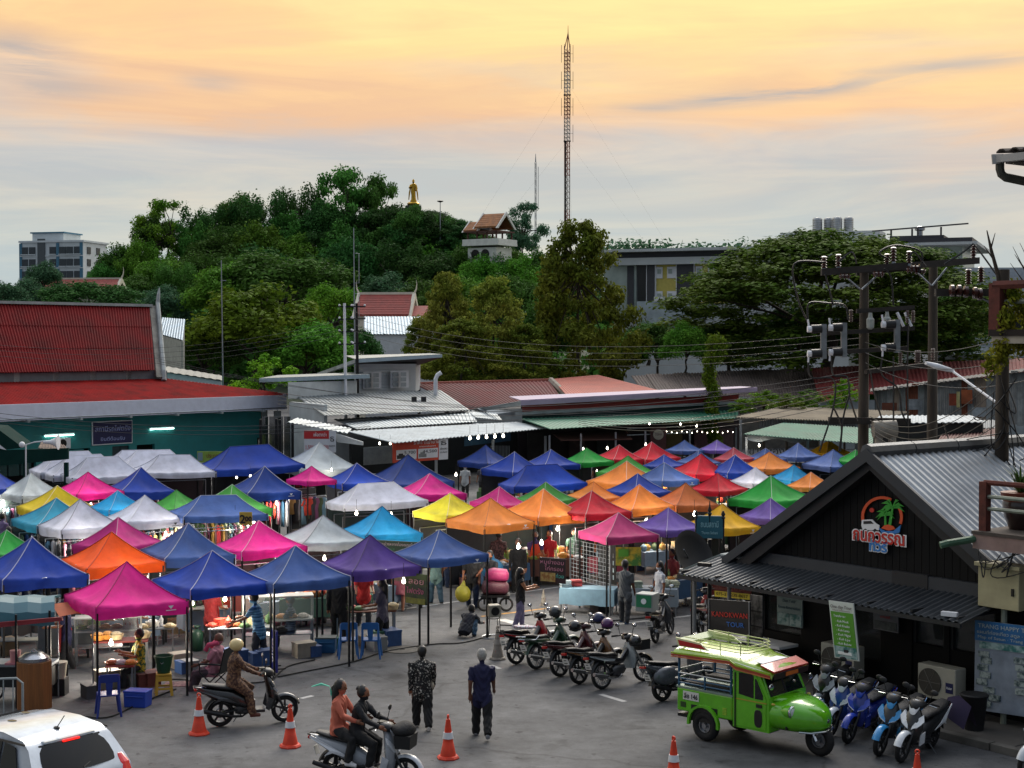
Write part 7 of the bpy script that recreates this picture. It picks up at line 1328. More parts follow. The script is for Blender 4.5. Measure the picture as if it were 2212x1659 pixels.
# ---------------------------------------------------------------- white hatchback
def car():
 t = thing('white_hatchback', 'white hatchback with tinted rear window and roof aerial', 'car', (-6.36, 22.9, 0), R(142.7)); Wp = paint('#c2cad2', .16); HWd = .85
 # body side profile lofted across the width
 def ring(y, k):
  pr = [(0.02, .30), (0.0, .62), (.05, .92), (.16, 1.02), (.42, 1.36), (.60, 1.47), (1.1, 1.53), (1.8, 1.52), (2.35, 1.42), (2.95, 1.06), (3.6, .92), (3.88, .70), (3.9, .36), (3.5, .22), (.4, .22)]
  out = []
  for x, z in pr:
   inset = 0.0
   if z > 1.0: inset = (z - 1.0) * .30
   out.append((x, y * (1 - inset / HWd * k), z if abs(y) < .5 else z - .03 * (abs(y) - .5)))
  return out
 m = MB(); m.loft([ring(-HWd * .97, 1), ring(-HWd, 1), ring(-.7, .8), ring(-.3, .3), ring(.3, .3), ring(.7, .8), ring(HWd, 1), ring(HWd * .97, 1)]); m.build('body', Wp, t, smooth=45)
 GLS = mat('#06080a', .08, 0, 0, spec=.25)
 # tinted hatch glass wraps the tail
 q = [(-.012, -.62, 1.0), (-.012, .62, 1.0)]
 rg = MB(); P0 = [(.125, -.66, 1.0), (.27, -.62, 1.20), (.44, -.55, 1.385)]; rows = []
 for x, y, z in P0: rows.append([(x - .03 + .05 * (v / .66) ** 2 * 1.2, v, z) for v in np.linspace(y, -y, 9)])
 rg.loft(rows, False, False); rg.build('rear_window', GLS, t, smooth=True, fix=False)
 MB().box((.47, 0, 1.41), (.10, .9, .03)).build('roof_spoiler', Wp, t); MB().box((.40, 0, 1.385), (.03, .3, .025)).build('brake_light', mat('#e02018', .3, 0, 0, emit=1.5), t); MB().tube([(.10, .0, 1.01), (.2, -.3, 1.10)], .012, 5).build('rear_wiper', BLACK, t)
 for s in (-1, 1):
  for pts in (((.55, 1.04), (.98, 1.02), (1.0, 1.40), (.72, 1.36)), ((1.04, 1.02), (1.85, 1.0), (1.85, 1.42), (1.06, 1.41)), ((1.92, 1.0), (2.75, 1.0), (2.3, 1.33), (1.92, 1.41))):
   MB().slab([(x, s * (HWd * (1 - (z - 1.0) * .30 / HWd) + .004), z) for x, z in pts], (0, s * .012, 0)).build('side_window', GLS, t)
  MB().slab([(.5, s * .735, 1.44), (2.3, s * .735, 1.42), (2.32, s * .745, 1.39), (.5, s * .745, 1.41)], (0, s * .01, 0)).build('weather_strip', BLACK, t)
  MB().sec([(.62, .10, s * .76, .12, .10), (.75, .10, s * .76, .13, .105), (.95, .16, s * .75, .12, .09), (1.06, .22, s * .74, .05, .05)], 12, 2.6, 'z').build('tail_lamp', mat('#b01612', .15, 0, .1, coat=1, emit=.35), t)
  MB().box((2.55, s * .95, 1.0), (.12, .2, .14)).build('door_mirror', Wp, t, bevel=.03)
  for x in (.62, 3.15): wheel(t, x, s * .76, .30, .10, STEEL, 7, h=.09, sw=.05)
  MB().box((1.9, s * .856, .85), (.16, .02, .03)).build('door_handle', Wp, t)
 MB().slab([(2.42, -.55, 1.40), (2.42, .55, 1.40), (2.98, .66, 1.07), (2.98, -.66, 1.07)], (.02, 0, .03)).build('windscreen', GLS, t)
 MB().box((-.01, 0, .78), (.03, .5, .12)).build('number_plate', PLATE, t); text('271', .1, TXB, t, 'plate_lettering', (-.03, 0, .78), rot=(math.pi / 2, 0, R(-90)), width=.3); MB().box((-.005, 0, .93), (.03, .12, .08)).build('badge', CHROME, t); MB().box((-.02, 0, .42), (.08, 1.5, .2)).build('bumper', Wp, t, bevel=.04)
 a = MB().ell((.75, 0, 1.505), (.07, .035, .025), 10, 6); a.tube([(.75, 0, 1.51), (.56, 0, 1.72)], .008, 5); a.build('roof_aerial', BLACK, t)
 for x, y in ((1.6, .2), (1.9, -.25)): MB().ell((x, y, 1.527), (.09, .06, .004), 10, 4).build('water_drop', GLS, t)
car()
# ---------------------------------------------------------------- traffic cones
def cone_meshes():
 OR = mat('#c8320e', .6, 0, .15, 6); d = {}
 d['cone'] = MB().lathe([(.145, .045), (.10, .26), (.098, .262), (.082, .37), (.036, .70), (.03, .70)], n=24); d['base'] = MB().lathe([(.20, .0), (.205, .02), (.18, .05), (.15, .06), (.0, .06)], n=8); d['band'] = MB().lathe([(.094, .36), (.097, .36), (.080, .47), (.077, .47)], n=24); d['ring'] = tor(MB(), (0, 0, .745), .045, .018, .014, 14, 6)
 return d
CONE0 = None
for k, (x, y, lab) in enumerate(((430, 1586, 'orange traffic cone with white band behind the ridden black scooter'), (627, 1613, 'orange traffic cone with white band by the black scooter front wheel'), (968, 1638, 'orange traffic cone with white band beside the girls on the scooter'), (1455, 1690, 'orange traffic cone with white band before the green three-wheeler'), (1981, 1722, 'orange traffic cone before the white parked scooter'))):
 p = at(x, y)
 if CONE0 is None:
  CONE0 = thing('traffic_cone', lab, 'traffic cone', p, 0, 'orange traffic cones'); OR = mat('#c8320e', .6, 0, .2, 7); d = cone_meshes()
  d['cone'].build('cone_body', OR, CONE0, smooth=50); d['base'].build('base', OR, CONE0, smooth=30); d['band'].build('reflective_band', mat('#c9ccd0', .5, 0, .15, 8), CONE0, smooth=50); d['ring'].build('top_ring', OR, CONE0, smooth=50)
 else: dup(CONE0, p, k * .7, lab)
p = at(1075, 1424); gc = dup(CONE0, p, .3, 'faded grey traffic cone at the rear of the parked motorbikes'); gc['group'] = 'faded grey cones'
for ch in gc.children:
 ch.material_slots[0].link = 'OBJECT'; ch.material_slots[0].material = mat('#7d766c', .8, 0, .3, 6) if 'band' not in ch.name else mat('#9a958c', .7)
p = at(1174, 1308); gc2 = dup(gc, p, 1.0, 'small faded cone in the road behind the parked motorbikes'); gc2.scale = (.6,) * 3
# ================================================================ people
TMP = bpy.data.scenes.new('tmp_people'); rng0 = random.Random(3)
def fleshed(mb, vox, smooth):
 me = mb.mesh('body'); o = bpy.data.objects.new('tmp', me); TMP.collection.objects.link(o)
 m = o.modifiers.new('r', 'REMESH'); m.mode = 'VOXEL'; m.voxel_size = vox
 m = o.modifiers.new('s', 'SMOOTH'); m.factor = .5; m.iterations = smooth
 vl = TMP.view_layers[0]; vl.update(); out = bpy.data.meshes.new_from_object(o.evaluated_get(vl.depsgraph)); bpy.data.objects.remove(o); return out
SK = {'m': '#7a4a30', 'd': '#5a3522', 'l': '#a06a48'}; HAIR = mat('#0c0a09', .5, 0, .3, 20); GHAIR = mat('#8f8d88', .6, 0, .25, 20)
def sp(a, o, s): return Vector((math.sin(R(a)) * math.cos(R(o)), s * math.sin(R(o)), -math.cos(R(a)) * math.cos(R(o))))
def person(label, px, py, head, H=1.6, shirt='#333333', trousers='#15161a', shoes='#222222', lean=0, hipz=None, legs=((8, 6, 4), (-8, 10, 4)), arms=((-6, 12, 10), (8, 14, 10)), sleeve='short', hair='short', skin='m', skirt=None, near=False, hat=None, shirtm=None, trm=None, apron=None, build=1.0, loc=None, nod=0, group=None, bag=None):
 p = at(px, py) if loc is None else Vector(loc); t = thing('person', label, 'person', (p.x, p.y, 0), R(head), group); mb = MB(); seg = []; hz0 = hipz if hipz is not None else .505 * H; k = build
 ca, sa = math.cos(R(lean)), math.sin(R(lean)); hip = Vector((0, 0, hz0)); up = Vector((sa, 0, ca)); fw = Vector((ca, 0, -sa)); tl = .30 * H
 def ringt(s, d, w_): c = hip + up * (s * tl); return [c + fw * (d * H * k * math.cos(a)) + Vector((0, w_ * H * k * math.sin(a), 0)) for a in np.linspace(0, math.tau, 16, endpoint=False)]
 mb.loft([ringt(*q) for q in ((-.30, .076, .102), (-.25, .080, .108), (-.12, .081, .107), (0, .080, .106), (.3, .074, .100), (.62, .078, .106), (.86, .068, .116), (.98, .052, .100), (1.08, .03, .05))])
 seg.append((hip - up * .22 * tl, hip + up * tl * 1.0, .105 * H, 1))
 nk = hip + up * tl * 1.05; hd = nk + (up * .98 + Vector((.25 * ca, 0, 0)) * .35).normalized() * .105 * H; mb.tube([nk - up * .03 * H, hd], .029 * H, 10); mb.ell(hd, (.062 * H, .051 * H, .074 * H), 16, 12); seg.append((nk + up * .01 * H, hd + Vector((0, 0, .03 * H)), .05 * H, 0))
 fd = Vector((math.cos(R(nod)), 0, -math.sin(R(nod)))); mb.ell(hd + fd * .060 * H - Vector((0, 0, .006 * H)), (.014 * H, .009 * H, .014 * H), 8, 6); mb.ell(hd + fd * .02 * H - Vector((0, 0, .048 * H)), (.034 * H, .03 * H, .026 * H), 10, 8)
 for s in (-1, 1): mb.ell(hd + Vector((-.004 * H, s * .049 * H, -.004 * H)), (.012 * H, .006 * H, .017 * H), 8, 6)
 feet = []
 for s, (hp, kb, ou) in zip((1, -1), legs):
  a = hip + Vector((0, s * .052 * H, -.02 * H)); d1 = sp(hp, ou, s); kn = a + d1 * .245 * H; d2 = sp(hp - kb, ou * .4, s); an = kn + d2 * .235 * H; lo = .013 * H if not skirt else 0
  mb.tube([a, a.lerp(kn, .5), kn, kn.lerp(an, .35), an], [r * H * k + lo for r in (.056, .052, .040, .037, .030 if not skirt else .024)], 12); fo = Vector((math.cos(R((hp - kb) * .5)), 0, math.sin(R((hp - kb) * .25)))); mb.sec([(0, 0, 0, .001, .001), (.02, 0, 0, .03, .03)], 6) if False else None
  f0 = an + Vector((-.03 * H, 0, -.022 * H)); ft = an + fo * .10 * H + Vector((0, 0, -.030 * H)); mb.tube([f0, an + Vector((.02 * H, 0, -.018 * H)), ft], [.026 * H, .030 * H, .022 * H], 10)
  bl = 0 if skirt else 2; seg += [(a, kn, .05 * H, bl), (kn, an.lerp(kn, .08), .036 * H, bl), (f0, ft, .032 * H, 3)]; feet.append(an)
 if skirt:
  hem = hip.z - skirt * H; cc = (feet[0] + feet[1]) / 2; ring = lambda z, d, w_, x: [Vector((x + d * H * math.cos(a), w_ * H * math.sin(a), z)) for a in np.linspace(0, math.tau, 16, endpoint=False)]
  mb.loft([ring(hip.z + .03 * H, .07, .092, 0), ring(hip.z - .06 * H, .08, .108, 0), ring(hem, .085, .118, cc.x * .6)]); seg.append((hip, Vector((cc.x * .6, 0, hem + .03)), .11 * H, 2))
 hands = []
 for s, ar in zip((1, -1), arms):
  shp, eb, ou = ar[:3]; yaw = ar[3] if len(ar) > 3 else 0
  a = hip + up * tl * .93 + Vector((0, s * .108 * H * k, 0)); d1 = sp(shp, ou, s); el = a + d1 * .17 * H; d2 = sp(shp + eb, ou * .3 - yaw, s); wr = el + d2 * .15 * H; hn = wr + d2 * .045 * H
  mb.tube([a - d1 * .01 * H, a.lerp(el, .5), el, wr], [.042 * H * k, (.040 if sleeve != 'none' else .030) * H * k, (.032 if sleeve == 'long' else .025) * H, (.024 if sleeve == 'long' else .017) * H], 10); mb.tube([wr, hn], [.018 * H, .022 * H], 10)
  sd_ = Vector((0, 1, 0)) if abs(d2.y) < .8 else Vector((1, 0, 0)); n_ = d2.cross(sd_).normalized(); w_ = n_.cross(d2).normalized()
  for i, (o, l) in enumerate(((-.9, .036), (-.3, .045), (.3, .048), (.9, .042))): b = hn + n_ * o * .014 * H * s; mb.tube([b, b + d2 * l * .6 * H, b + d2 * l * H * .95 + fw * .010 * H], [.0062 * H, .0058 * H, .0046 * H], 6)
  mb.tube([wr + n_ * .012 * H, hn + n_ * .03 * H, hn + n_ * .034 * H + d2 * .02 * H], [.008 * H, .007 * H, .005 * H], 6)
  cut = a.lerp(el, .72 if sleeve == 'short' else (1.0 if sleeve != 'none' else .02)); seg += [(a, cut, .034 * H, 1)]
  if sleeve == 'long': seg += [(el, wr, .024 * H, 1), (wr, hn + d2 * .05 * H, .022 * H, 0)]
  else: seg += [(cut, el, .028 * H, 0), (el, hn + d2 * .05 * H, .022 * H, 0)]
  hands.append(hn)
 me = fleshed(mb, .011 if near else .019, 3 if near else 4); n = len(me.polygons); c = np.empty(n * 3); me.polygons.foreach_get('center', c); c = c.reshape(-1, 3); best = np.full(n, 9.0); mi = np.zeros(n, int)
 for a, b, r, m in seg:
  a, b = np.array(a), np.array(b); ab = b - a; u = np.clip(((c - a) @ ab) / max(ab @ ab, 1e-9), 0, 1); d = np.linalg.norm(c - a - u[:, None] * ab, axis=1) - r; w_ = d < best; best[w_] = d[w_]; mi[w_] = m
 me.materials.clear(); nv = len(me.vertices); co = np.empty(nv * 3); me.vertices.foreach_get('co', co); co = co.reshape(-1, 3); nr = np.empty(nv * 3); me.vertices.foreach_get('normal', nr); nr = nr.reshape(-1, 3); cl = np.zeros(nv, bool)
 for pl, m_ in zip(me.polygons, mi):
  if m_ in (1, 2): cl[list(pl.vertices)] = True
 ph = px * .37; f = np.sin(co[:, 2] * 38 + 9 * np.sin(co[:, 1] * 11 + ph) + co[:, 0] * 14 + ph) + .7 * np.sin(co[:, 2] * 21 - co[:, 1] * 30 + ph * 2 + 4 * np.sin(co[:, 0] * 17))
 co += nr * (f * .0052 * cl)[:, None]; me.vertices.foreach_set('co', co.ravel())
 for m in (mat(SK[skin], .5, 0, .12, 12), shirtm or mat(shirt, .8, 0, .16, 6, .3, bscale=14), trm or mat(trousers, .85, 0, .2, 6, .3, bscale=12), mat(shoes, .6, 0, .15)): me.materials.append(m)
 me.polygons.foreach_set('material_index', mi.astype(np.int32)); me.shade_smooth(); link('body', me, t)
 if hair:
  hm = GHAIR if 'grey' in hair else HAIR; m = MB().ell(hd + Vector((-.014, 0, .014)) * H / 1.0, (.063 * H, .058 * H, .072 * H), 16, 12)
  if 'long' in hair: m.tube([hd + Vector((-.035 * H, 0, .02 * H)), hd + Vector((-.06 * H, 0, -.08 * H)), nk - up * .12 * H - fw * .06 * H], [.045 * H, .05 * H, .02 * H], 10)
  if 'tail' in hair: m.tube([hd + Vector((-.05 * H, 0, .03 * H)), hd + Vector((-.09 * H, 0, -.02 * H)), hd + Vector((-.085 * H, 0, -.12 * H))], [.022 * H, .024 * H, .008 * H], 8)
  if 'bun' in hair: m.ell(hd + Vector((-.06 * H, 0, .045 * H)), (.028 * H,) * 3, 10, 8)
  m.v = [tuple(c_ + rng0.uniform(-.007, .007) for c_ in v_) for v_ in m.v]; m.build('hair', hm, t, smooth=60)
 for s in (-1, 1):
  if near or nod: MB().ell(hd + fd * .053 * H + Vector((0, s * .02 * H, .010 * H)), (.005 * H, .008 * H, .005 * H), 8, 6).build('eye', mat('#0a0808', .2), t)
 if near: MB().ell(hd + fd * .055 * H + Vector((0, 0, -.035 * H)), (.006 * H, .014 * H, .004 * H), 8, 5).build('mouth', mat('#5a2a24', .5), t)
 if hat:
  kind, col = hat; hm = paint(col, .3) if kind == 'helmet' else mat(col, .8, 0, .15)
  if kind == 'helmet': MB().ell(hd + Vector((-.004, 0, .016)), (.090 * H, .080 * H, .078 * H), 18, 12).build('helmet', hm, t, smooth=True)
  elif kind == 'cap': m = MB().ell(hd + Vector((-.006, 0, .03 * H)), (.064 * H, .058 * H, .05 * H), 14, 8); m.sec([(hd.x + .03 * H, hd.y, hd.z + .03 * H, .045 * H, .005 * H), (hd.x + .10 * H, hd.y, hd.z + .025 * H, .03 * H, .004 * H)], 10); m.build('cap', hm, t, smooth=50)
  else: m = MB().lathe([(.10 * H, .02 * H), (.062 * H, .03 * H), (.058 * H, .075 * H), (.03 * H, .09 * H)], hd, 16); m.build('sun_hat', hm, t, smooth=50)
 if apron:
  rows = []
  for z, w_, d in ((.88, .055, .072), (.6, .085, .085), (.2, .105, .085), (-.2, .115, .092), (-.75, .12, .10)):
   rows.append([hip + up * (z * tl) + fw * (d * H * k * (1 if abs(q) < .9 else .8)) + Vector((0, q * w_ * H, 0)) for q in np.linspace(-1, 1, 7)])
  m = MB(); m.loft(rows, False, False);
  for s in (-1, 1): m.tube([hip + up * tl * .88 + fw * .07 * H + Vector((0, s * .05 * H, 0)), hip + up * tl * 1.04 + Vector((0, s * .045 * H, 0)), hip + up * tl * .2 - fw * .075 * H - Vector((0, s * .04 * H, 0))], .007 * H, 5)
  m.build('apron', mat(apron, .8, 0, .12, 5), t, smooth=60, fix=False)
 if bag: m = MB().tube([hip + up * tl * .98 + Vector((0, .07 * H, 0)), hip + up * tl * .5 - fw * .08 * H, hip + up * tl * .05 - fw * .02 * H - Vector((0, .10 * H, 0))], .008 * H, 5); m.ell(hip + Vector((0, -.12 * H, .0)), (.05 * H, .03 * H, .05 * H), 10, 8); m.build('shoulder_bag', mat(bag, .7), t, smooth=50)
 return t, hands
FLORAL = mat('#0b0b0d', .75, 0, 0, 26, col2='#b3aea4', thr=(.56, .60)); BATIK = mat('#3a2018', .8, 0, 0, 22, col2='#7a5a40', thr=(.46, .58)); CHECK = mat('#2a3442', .85, 0, .4, 30); STRIPE = mat('#1f5478', .8, 0, 0, 14, col2='#6aa0c0', thr=(.47, .53), stretch=(.05, .05, 1.6)); LEAFY = mat('#1a4a22', .75, 0, 0, 16, col2='#b09a1c', thr=(.48, .54)); PLAID = mat('#2a1c20', .8, 0, 0, 18, col2='#6a4a4c', thr=(.45, .6))
person('woman in black floral shirt and black trousers walking away', 912, 1572, 96, 1.58, shirtm=FLORAL, trousers='#0a0a0c', shoes='#b9b4ac', legs=((10, 4, 3), (-12, 22, 3)), arms=((-14, 26, 7), (10, 30, 7)), hair='short', near=True, build=1.12, bag='#8a8070', sleeve='long')
person('grey-haired man in navy T-shirt and black trousers walking away', 1041, 1592, 90, 1.66, '#0d1038', '#08090c', '#77787c', legs=((14, 6, 3), (-16, 28, 3)), arms=((-16, 24, 7), (12, 30, 7)), hair='short grey', skin='d', near=True)
def seat_on(b, x): h = b.rotation_euler.z; return Vector((b.location.x + math.cos(h) * x, b.location.y + math.sin(h) * x, 0)), math.degrees(h)
l_, h_ = seat_on(RIDE1, .26); person('rider in brown batik dress and cream helmet on the black scooter', 0, 0, h_, 1.56, shirtm=BATIK, trm=BATIK, shoes='#5a2a1c', loc=l_, hipz=.90, legs=((62, 88, 6), (48, 40, 10)), arms=((42, 22, 8), (42, 22, 8)), sleeve='long', hair=None, near=True, hat=('helmet', '#c9b27a'), lean=4, build=1.1)
l_, h_ = seat_on(RIDE2, .36); person('girl in black hooded top steering the silver scooter', 0, 0, h_, 1.56, '#0e0f15', '#0c0d10', '#9a8f8c', loc=l_, hipz=.90, legs=((66, 78, 7), (66, 78, 7)), arms=((44, 24, 8), (44, 24, 8)), sleeve='long', hair='short bun', near=True, lean=10, nod=12)
l_, h_ = seat_on(RIDE2, .02); person('girl in peach shirt with mint ribbon riding pillion', 0, 0, h_, 1.58, '#b8604a', '#101114', '#cfcfd0', loc=l_, hipz=.96, legs=((68, 80, 16), (68, 80, 16)), arms=((34, 40, 6), (34, 40, 6)), sleeve='long', hair='long tail', near=True, lean=4, nod=8)
rb = l_ + Vector((-.14, 0, 1.62)); rt = thing('hair_ribbon', 'mint green ribbon in the pillion girl\'s hair', 'ribbon', rb); MB().slab([(0, 0, .0), (-.14, 0, .05), (-.30, -.02, .0), (-.14, 0, .02)], (0, .02, .01)).build('bow', mat('#5ac0a0', .7), rt); MB().slab([(0, 0, 0), (.06, 0, -.14), (.02, 0, -.16)], (0, .02, 0)).build('tail', mat('#5ac0a0', .7), rt)
person('crouching woman in dark top and checked trousers beside the wire stand', 1005, 1376, 70, 1.5, '#23262f', trm=mat('#27405a', .85, 0, 0, 40, col2='#4a6a80', thr=(.45, .55)), lean=46, hipz=.20, legs=((118, 150, 12), (118, 150, 12)), arms=((40, 40, 8), (40, 40, 8)), sleeve='long', hair='short', near=True)
person('girl in black sleeveless top and lilac trousers holding food', 1124, 1352, 10, 1.52, '#0c0c0e', '#6a6480', arms=((30, 70, 4, 10), (30, 70, 4, 10)), sleeve='none', hair='long', skin='l', near=True)
person('man in grey T-shirt watching the mobile stall', 1350, 1345, 60, 1.66, '#4a4e52', '#26282c', '#1d3a5a', skin='d', near=True, arms=((10, 20, 8), (6, 16, 8)))
person('person in black T-shirt and jeans carrying a yellow bag', 1020, 1312, 265, 1.62, '#101013', '#1d2a44', bag='#5a3a24', arms=((4, 10, 8), (4, 8, 14)))
person('person in dark clothes pushing the load of magenta bags', 1062, 1310, 250, 1.6, '#17181c', '#15161a', '#b9bcc0', arms=((40, 30, 8), (40, 30, 8)), lean=12)
person('long-haired woman in dark coat walking out of the market', 1119, 1282, 268, 1.62, '#0c0b0d', '#141416', hair='long', sleeve='long', nod=6)
person('man in dark flowered shirt among the stalls', 1077, 1262, 80, 1.64, shirtm=PLAID, trousers='#22303f')
person('boy in white shirt behind the slate blue canopy', 1014, 1250, 300, 1.55, '#b3b9c4', '#1a1c20'); person('woman with dark bob beside the flowered shirt man', 1056, 1255, 250, 1.55, '#2a2630', '#1a1b20', hair='long')
person('vendor in red football shirt behind the grill stall', 1186, 1258, 265, 1.6, '#b01420', '#15161a', skin='l', hair='long', nod=8, arms=((20, 40, 8), (20, 40, 8))); person('vendor in purple shirt and orange apron at the grill stall', 1156, 1262, 275, 1.62, '#3a2a5a', '#15161a', apron='#c8401c', nod=8, arms=((25, 50, 8), (25, 50, 8)))
person('man in jeans at the dark printed banner', 941, 1302, 110, 1.6, '#57706c', '#2a4252'); person('woman in pale top and pink skirt with a grey bag', 864, 1318, 80, 1.55, '#7a6a58', '#a05a64', skirt=.22, bag='#5a6a66', hair='long'); person('woman carrying white shopping bags near the banner', 893, 1302, 60, 1.55, '#c0b6b2', '#8a7a6a', skirt=.3)
person('woman in mauve top and black trousers paying at the stall', 826, 1392, 165, 1.6, '#4a4656', '#0b0b0d', hair='long tail', arms=((20, 60, 8), (20, 50, 8)), near=True)
person('vendor in red T-shirt behind the snack table', 786, 1352, 280, 1.62, '#a81a18', '#22252c', arms=((30, 40, 8), (30, 40, 8)), nod=10); person('stout man in black standing at the snack table', 733, 1385, 88, 1.68, '#08080a', '#0b0b0d', build=1.2, sleeve='long')
person('vendor in red shirt, apron and cap at the salad table', 456, 1402, 75, 1.6, '#7c1416', '#1a1b20', hat=('cap', '#15161a'), apron='#8c1c1c', arms=((30, 50, 8), (24, 50, 8)), near=True)
person('man in striped blue shirt leaning over the salad table', 560, 1432, 170, 1.64, '#2a5a7a', '#20242c', shirtm=STRIPE, arms=((40, 30, 6), (45, 30, 6)), lean=10, near=True, hair='short')
person('old man with pink towel round his neck on the folding chair', 462, 1492, 165, 1.6, '#a8707c', '#4a3c44', hipz=.46, legs=((80, 70, 8), (82, 60, 8)), arms=((30, 40, 10), (30, 40, 10)), hair=None, skin='d', lean=-12, near=True)
person('woman in striped top and blue head scarf sitting by the showcase', 628, 1400, 175, 1.55, shirtm=mat('#5a6a80', .8, 0, 0, 14, col2='#1d2a3c', thr=(.48, .52), stretch=(.05, .05, 2.2)), trousers='#22242a', hipz=.5, legs=((80, 80, 8), (80, 80, 8)), hat=('cap', '#1d4a6a'), arms=((30, 60, 8), (30, 60, 8)))
person('woman in green and yellow printed shirt sitting at the food stall', 302, 1480, 205, 1.55, shirtm=LEAFY, trousers='#1c1d22', hipz=.45, legs=((80, 80, 8), (80, 80, 8)), arms=((30, 75, 6), (30, 75, 6)), near=True, skin='m')
person('cook in white T-shirt, red apron straps and pink hat', 281, 1432, 80, 1.6, '#a9a7a6', '#16171b', apron='#9a2a22', hat=('sun', '#a84a52'), arms=((36, 40, 8), (36, 40, 8))); person('cook in navy shirt and long red apron at the cart', 143, 1448, 200, 1.62, '#1a1c40', '#16171b', apron='#a81c1a', hat=('cap', '#241a30'), arms=((30, 60, 8), (30, 60, 8)))
person('customer in white top beyond the yellow bottle table', 443, 1352, 100, 1.55, '#b4b8c2', '#20242c')
rng = random.Random(11); cc_ = ['#8a1c24', '#1c2a4a', '#b9bcc2', '#3a2a2c', '#a05a78', '#22252a', '#5a6a3c', '#7a7a80', '#c08a3c', '#20424a']
wl = ['white hat', 'dark red', 'pink', 'navy', 'black', 'yellow', 'grey', 'teal']
for k, (x, y, h, c, lab) in enumerate(((1005, 1068, 260, '#b5b8b8', 'shopper in white top and hat at the back tables'), (1042, 1066, 250, '#3c3a3e', 'shopper in charcoal top at the back tables'), (1062, 1070, 280, '#5a1a1e', 'shopper in dark red coat at the back tables'), (1092, 1064, 100, '#b06a80', 'girl in pink top at the back tables'), (1108, 1062, 80, '#b9bec8', 'shopper in white shirt at the back tables'), (1118, 1085, 250, '#20242a', 'shopper in dark jacket at the back tables'), (1272, 1055, 270, '#a9adb0', 'shopper in pale top under the green canopy'), (1290, 1056, 240, '#22252c', 'shopper in black under the green canopy'),
 (905, 1062, 90, '#b9a030', 'shopper in yellow top before the price banner'), (395, 1098, 250, '#8a2028', 'shopper in red top by the clothes rails'), (380, 1092, 200, '#1a1a1e', 'shopper in black by the clothes rails'), (357, 1100, 90, '#22252c', 'shopper with black hair by the clothes rails'), (1598, 1150, 90, '#b07a20', 'shopper in mustard shirt behind the golden canopy'), (1582, 1318, 200, '#a84a60', 'vendor in pink shirt beside the satellite dish'), (1500, 1180, 270, '#20242a', 'dark-haired shopper behind the lavender canopy'), (6, 1205, 60, '#6a5a80', 'shopper in mauve at the edge of the market'), (20, 1240, 90, '#141416', 'shopper in black at the edge of the market'), (150, 1300, 100, '#101014', 'browser in black before the clothes rail'), (80, 1318, 80, '#1a2030', 'browser in navy before the clothes rail'), (1000, 1220, 90, '#3a2030', 'shopper in plum top under the lime canopy'), (1425, 1330, 200, '#b0b4bc', 'man in white shirt seated at the trinket table'), (336, 1338, 250, '#16181e', 'browser in black between the pink and blue canopies'), (352, 1345, 100, '#2a3a5a', 'browser in denim shirt between the pink and blue canopies'), (520, 1322, 260, '#7a1c20', 'shopper in dark red behind the front blue canopy'), (560, 1330, 90, '#22252a', 'shopper in black behind the front blue canopy'), (650, 1335, 280, '#5a4a6a', 'shopper in lilac behind the glass showcase'), (690, 1342, 200, '#b4b6ba', 'shopper in white behind the glass showcase'), (960, 1262, 250, '#8a5a3a', 'shopper in tan shirt before the lime canopy'), (985, 1258, 90, '#1c1e24', 'shopper in black before the lime canopy'), (1240, 1245, 270, '#3a5a4a', 'shopper in green top near the grill banner'), (1300, 1230, 90, '#1c2030', 'shopper in navy behind the rose canopy'), (1452, 1300, 220, '#7a2a30', 'vendor in red behind the trinket table'), (196, 1335, 90, '#20242a', 'shopper in black behind the pink canopy'), (226, 1340, 240, '#1f4a8a', 'shopper in bright blue behind the pink canopy'), (690, 1250, 90, '#4a2a3a', 'shopper in plum between the white and purple canopies'), (1140, 1215, 240, '#b0806a', 'shopper in peach top under the orange canopies'))):
 person(lab, x, y + 6, h, rng.uniform(1.5, 1.66), c, rng.choice(['#1a1b20', '#22304a', '#2c2a28']), hair=rng.choice(['short', 'long']), hat=('sun', '#b9bcb8') if 'hat' in lab else None, group='shoppers in the market')
bpy.data.scenes.remove(TMP)
# ================================================================ road markings, manhole, cables
LINE = mat('#9a9a98', .8, 0, .35, 5); YLINE = mat('#8f6a34', .8, 0, .35, 4)
def mark(a, b, wd, m, lab, grp='road markings'):
 A, B = at(*a), at(*b); u = (B - A).normalized(); n = Vector((-u.y, u.x, 0)) * wd / 2; z = Vector((0, 0, .004)); o = MB().quad(A - n + z, B - n + z, B + n + z, A + n + z).build('road_marking', m); o['kind'] = 'structure'
for a in (((1297, 1500), (1350, 1516), .13, LINE), ((1060, 1437), (1080, 1445), .12, LINE), ((700, 1340), (1222, 1266), .12, LINE), ((1331, 1349), (1560, 1322), .12, LINE), ((1039, 1332), (1192, 1313), .14, YLINE), ((1082, 1338), (1180, 1364), .28, LINE), ((650, 1509), (676, 1503), .12, LINE), ((300, 1390), (390, 1375), .1, LINE)): mark(*a, '')
def manhole():
 c = at(869, 1404); t = thing('manhole_cover', 'pale concrete manhole cover beside the slate blue canopy', 'manhole', (c.x, c.y, 0)); MB().lathe([(.42, .002), (.42, .012), (.40, .014), (0, .014)], n=32).build('cover', mat('#6e6a62', .9, 0, .35, 6, .4), t); tor(MB(), (0, 0, 0), .45, .02, .02, 32, 6).build('ring', mat('#5a574f', .9), t).rotation_euler = (R(90), 0, 0); MB().tube([(-.06, 0, .018), (.06, 0, .018)], .012, 6).build('lifting_bar', DARKM, t)
manhole()
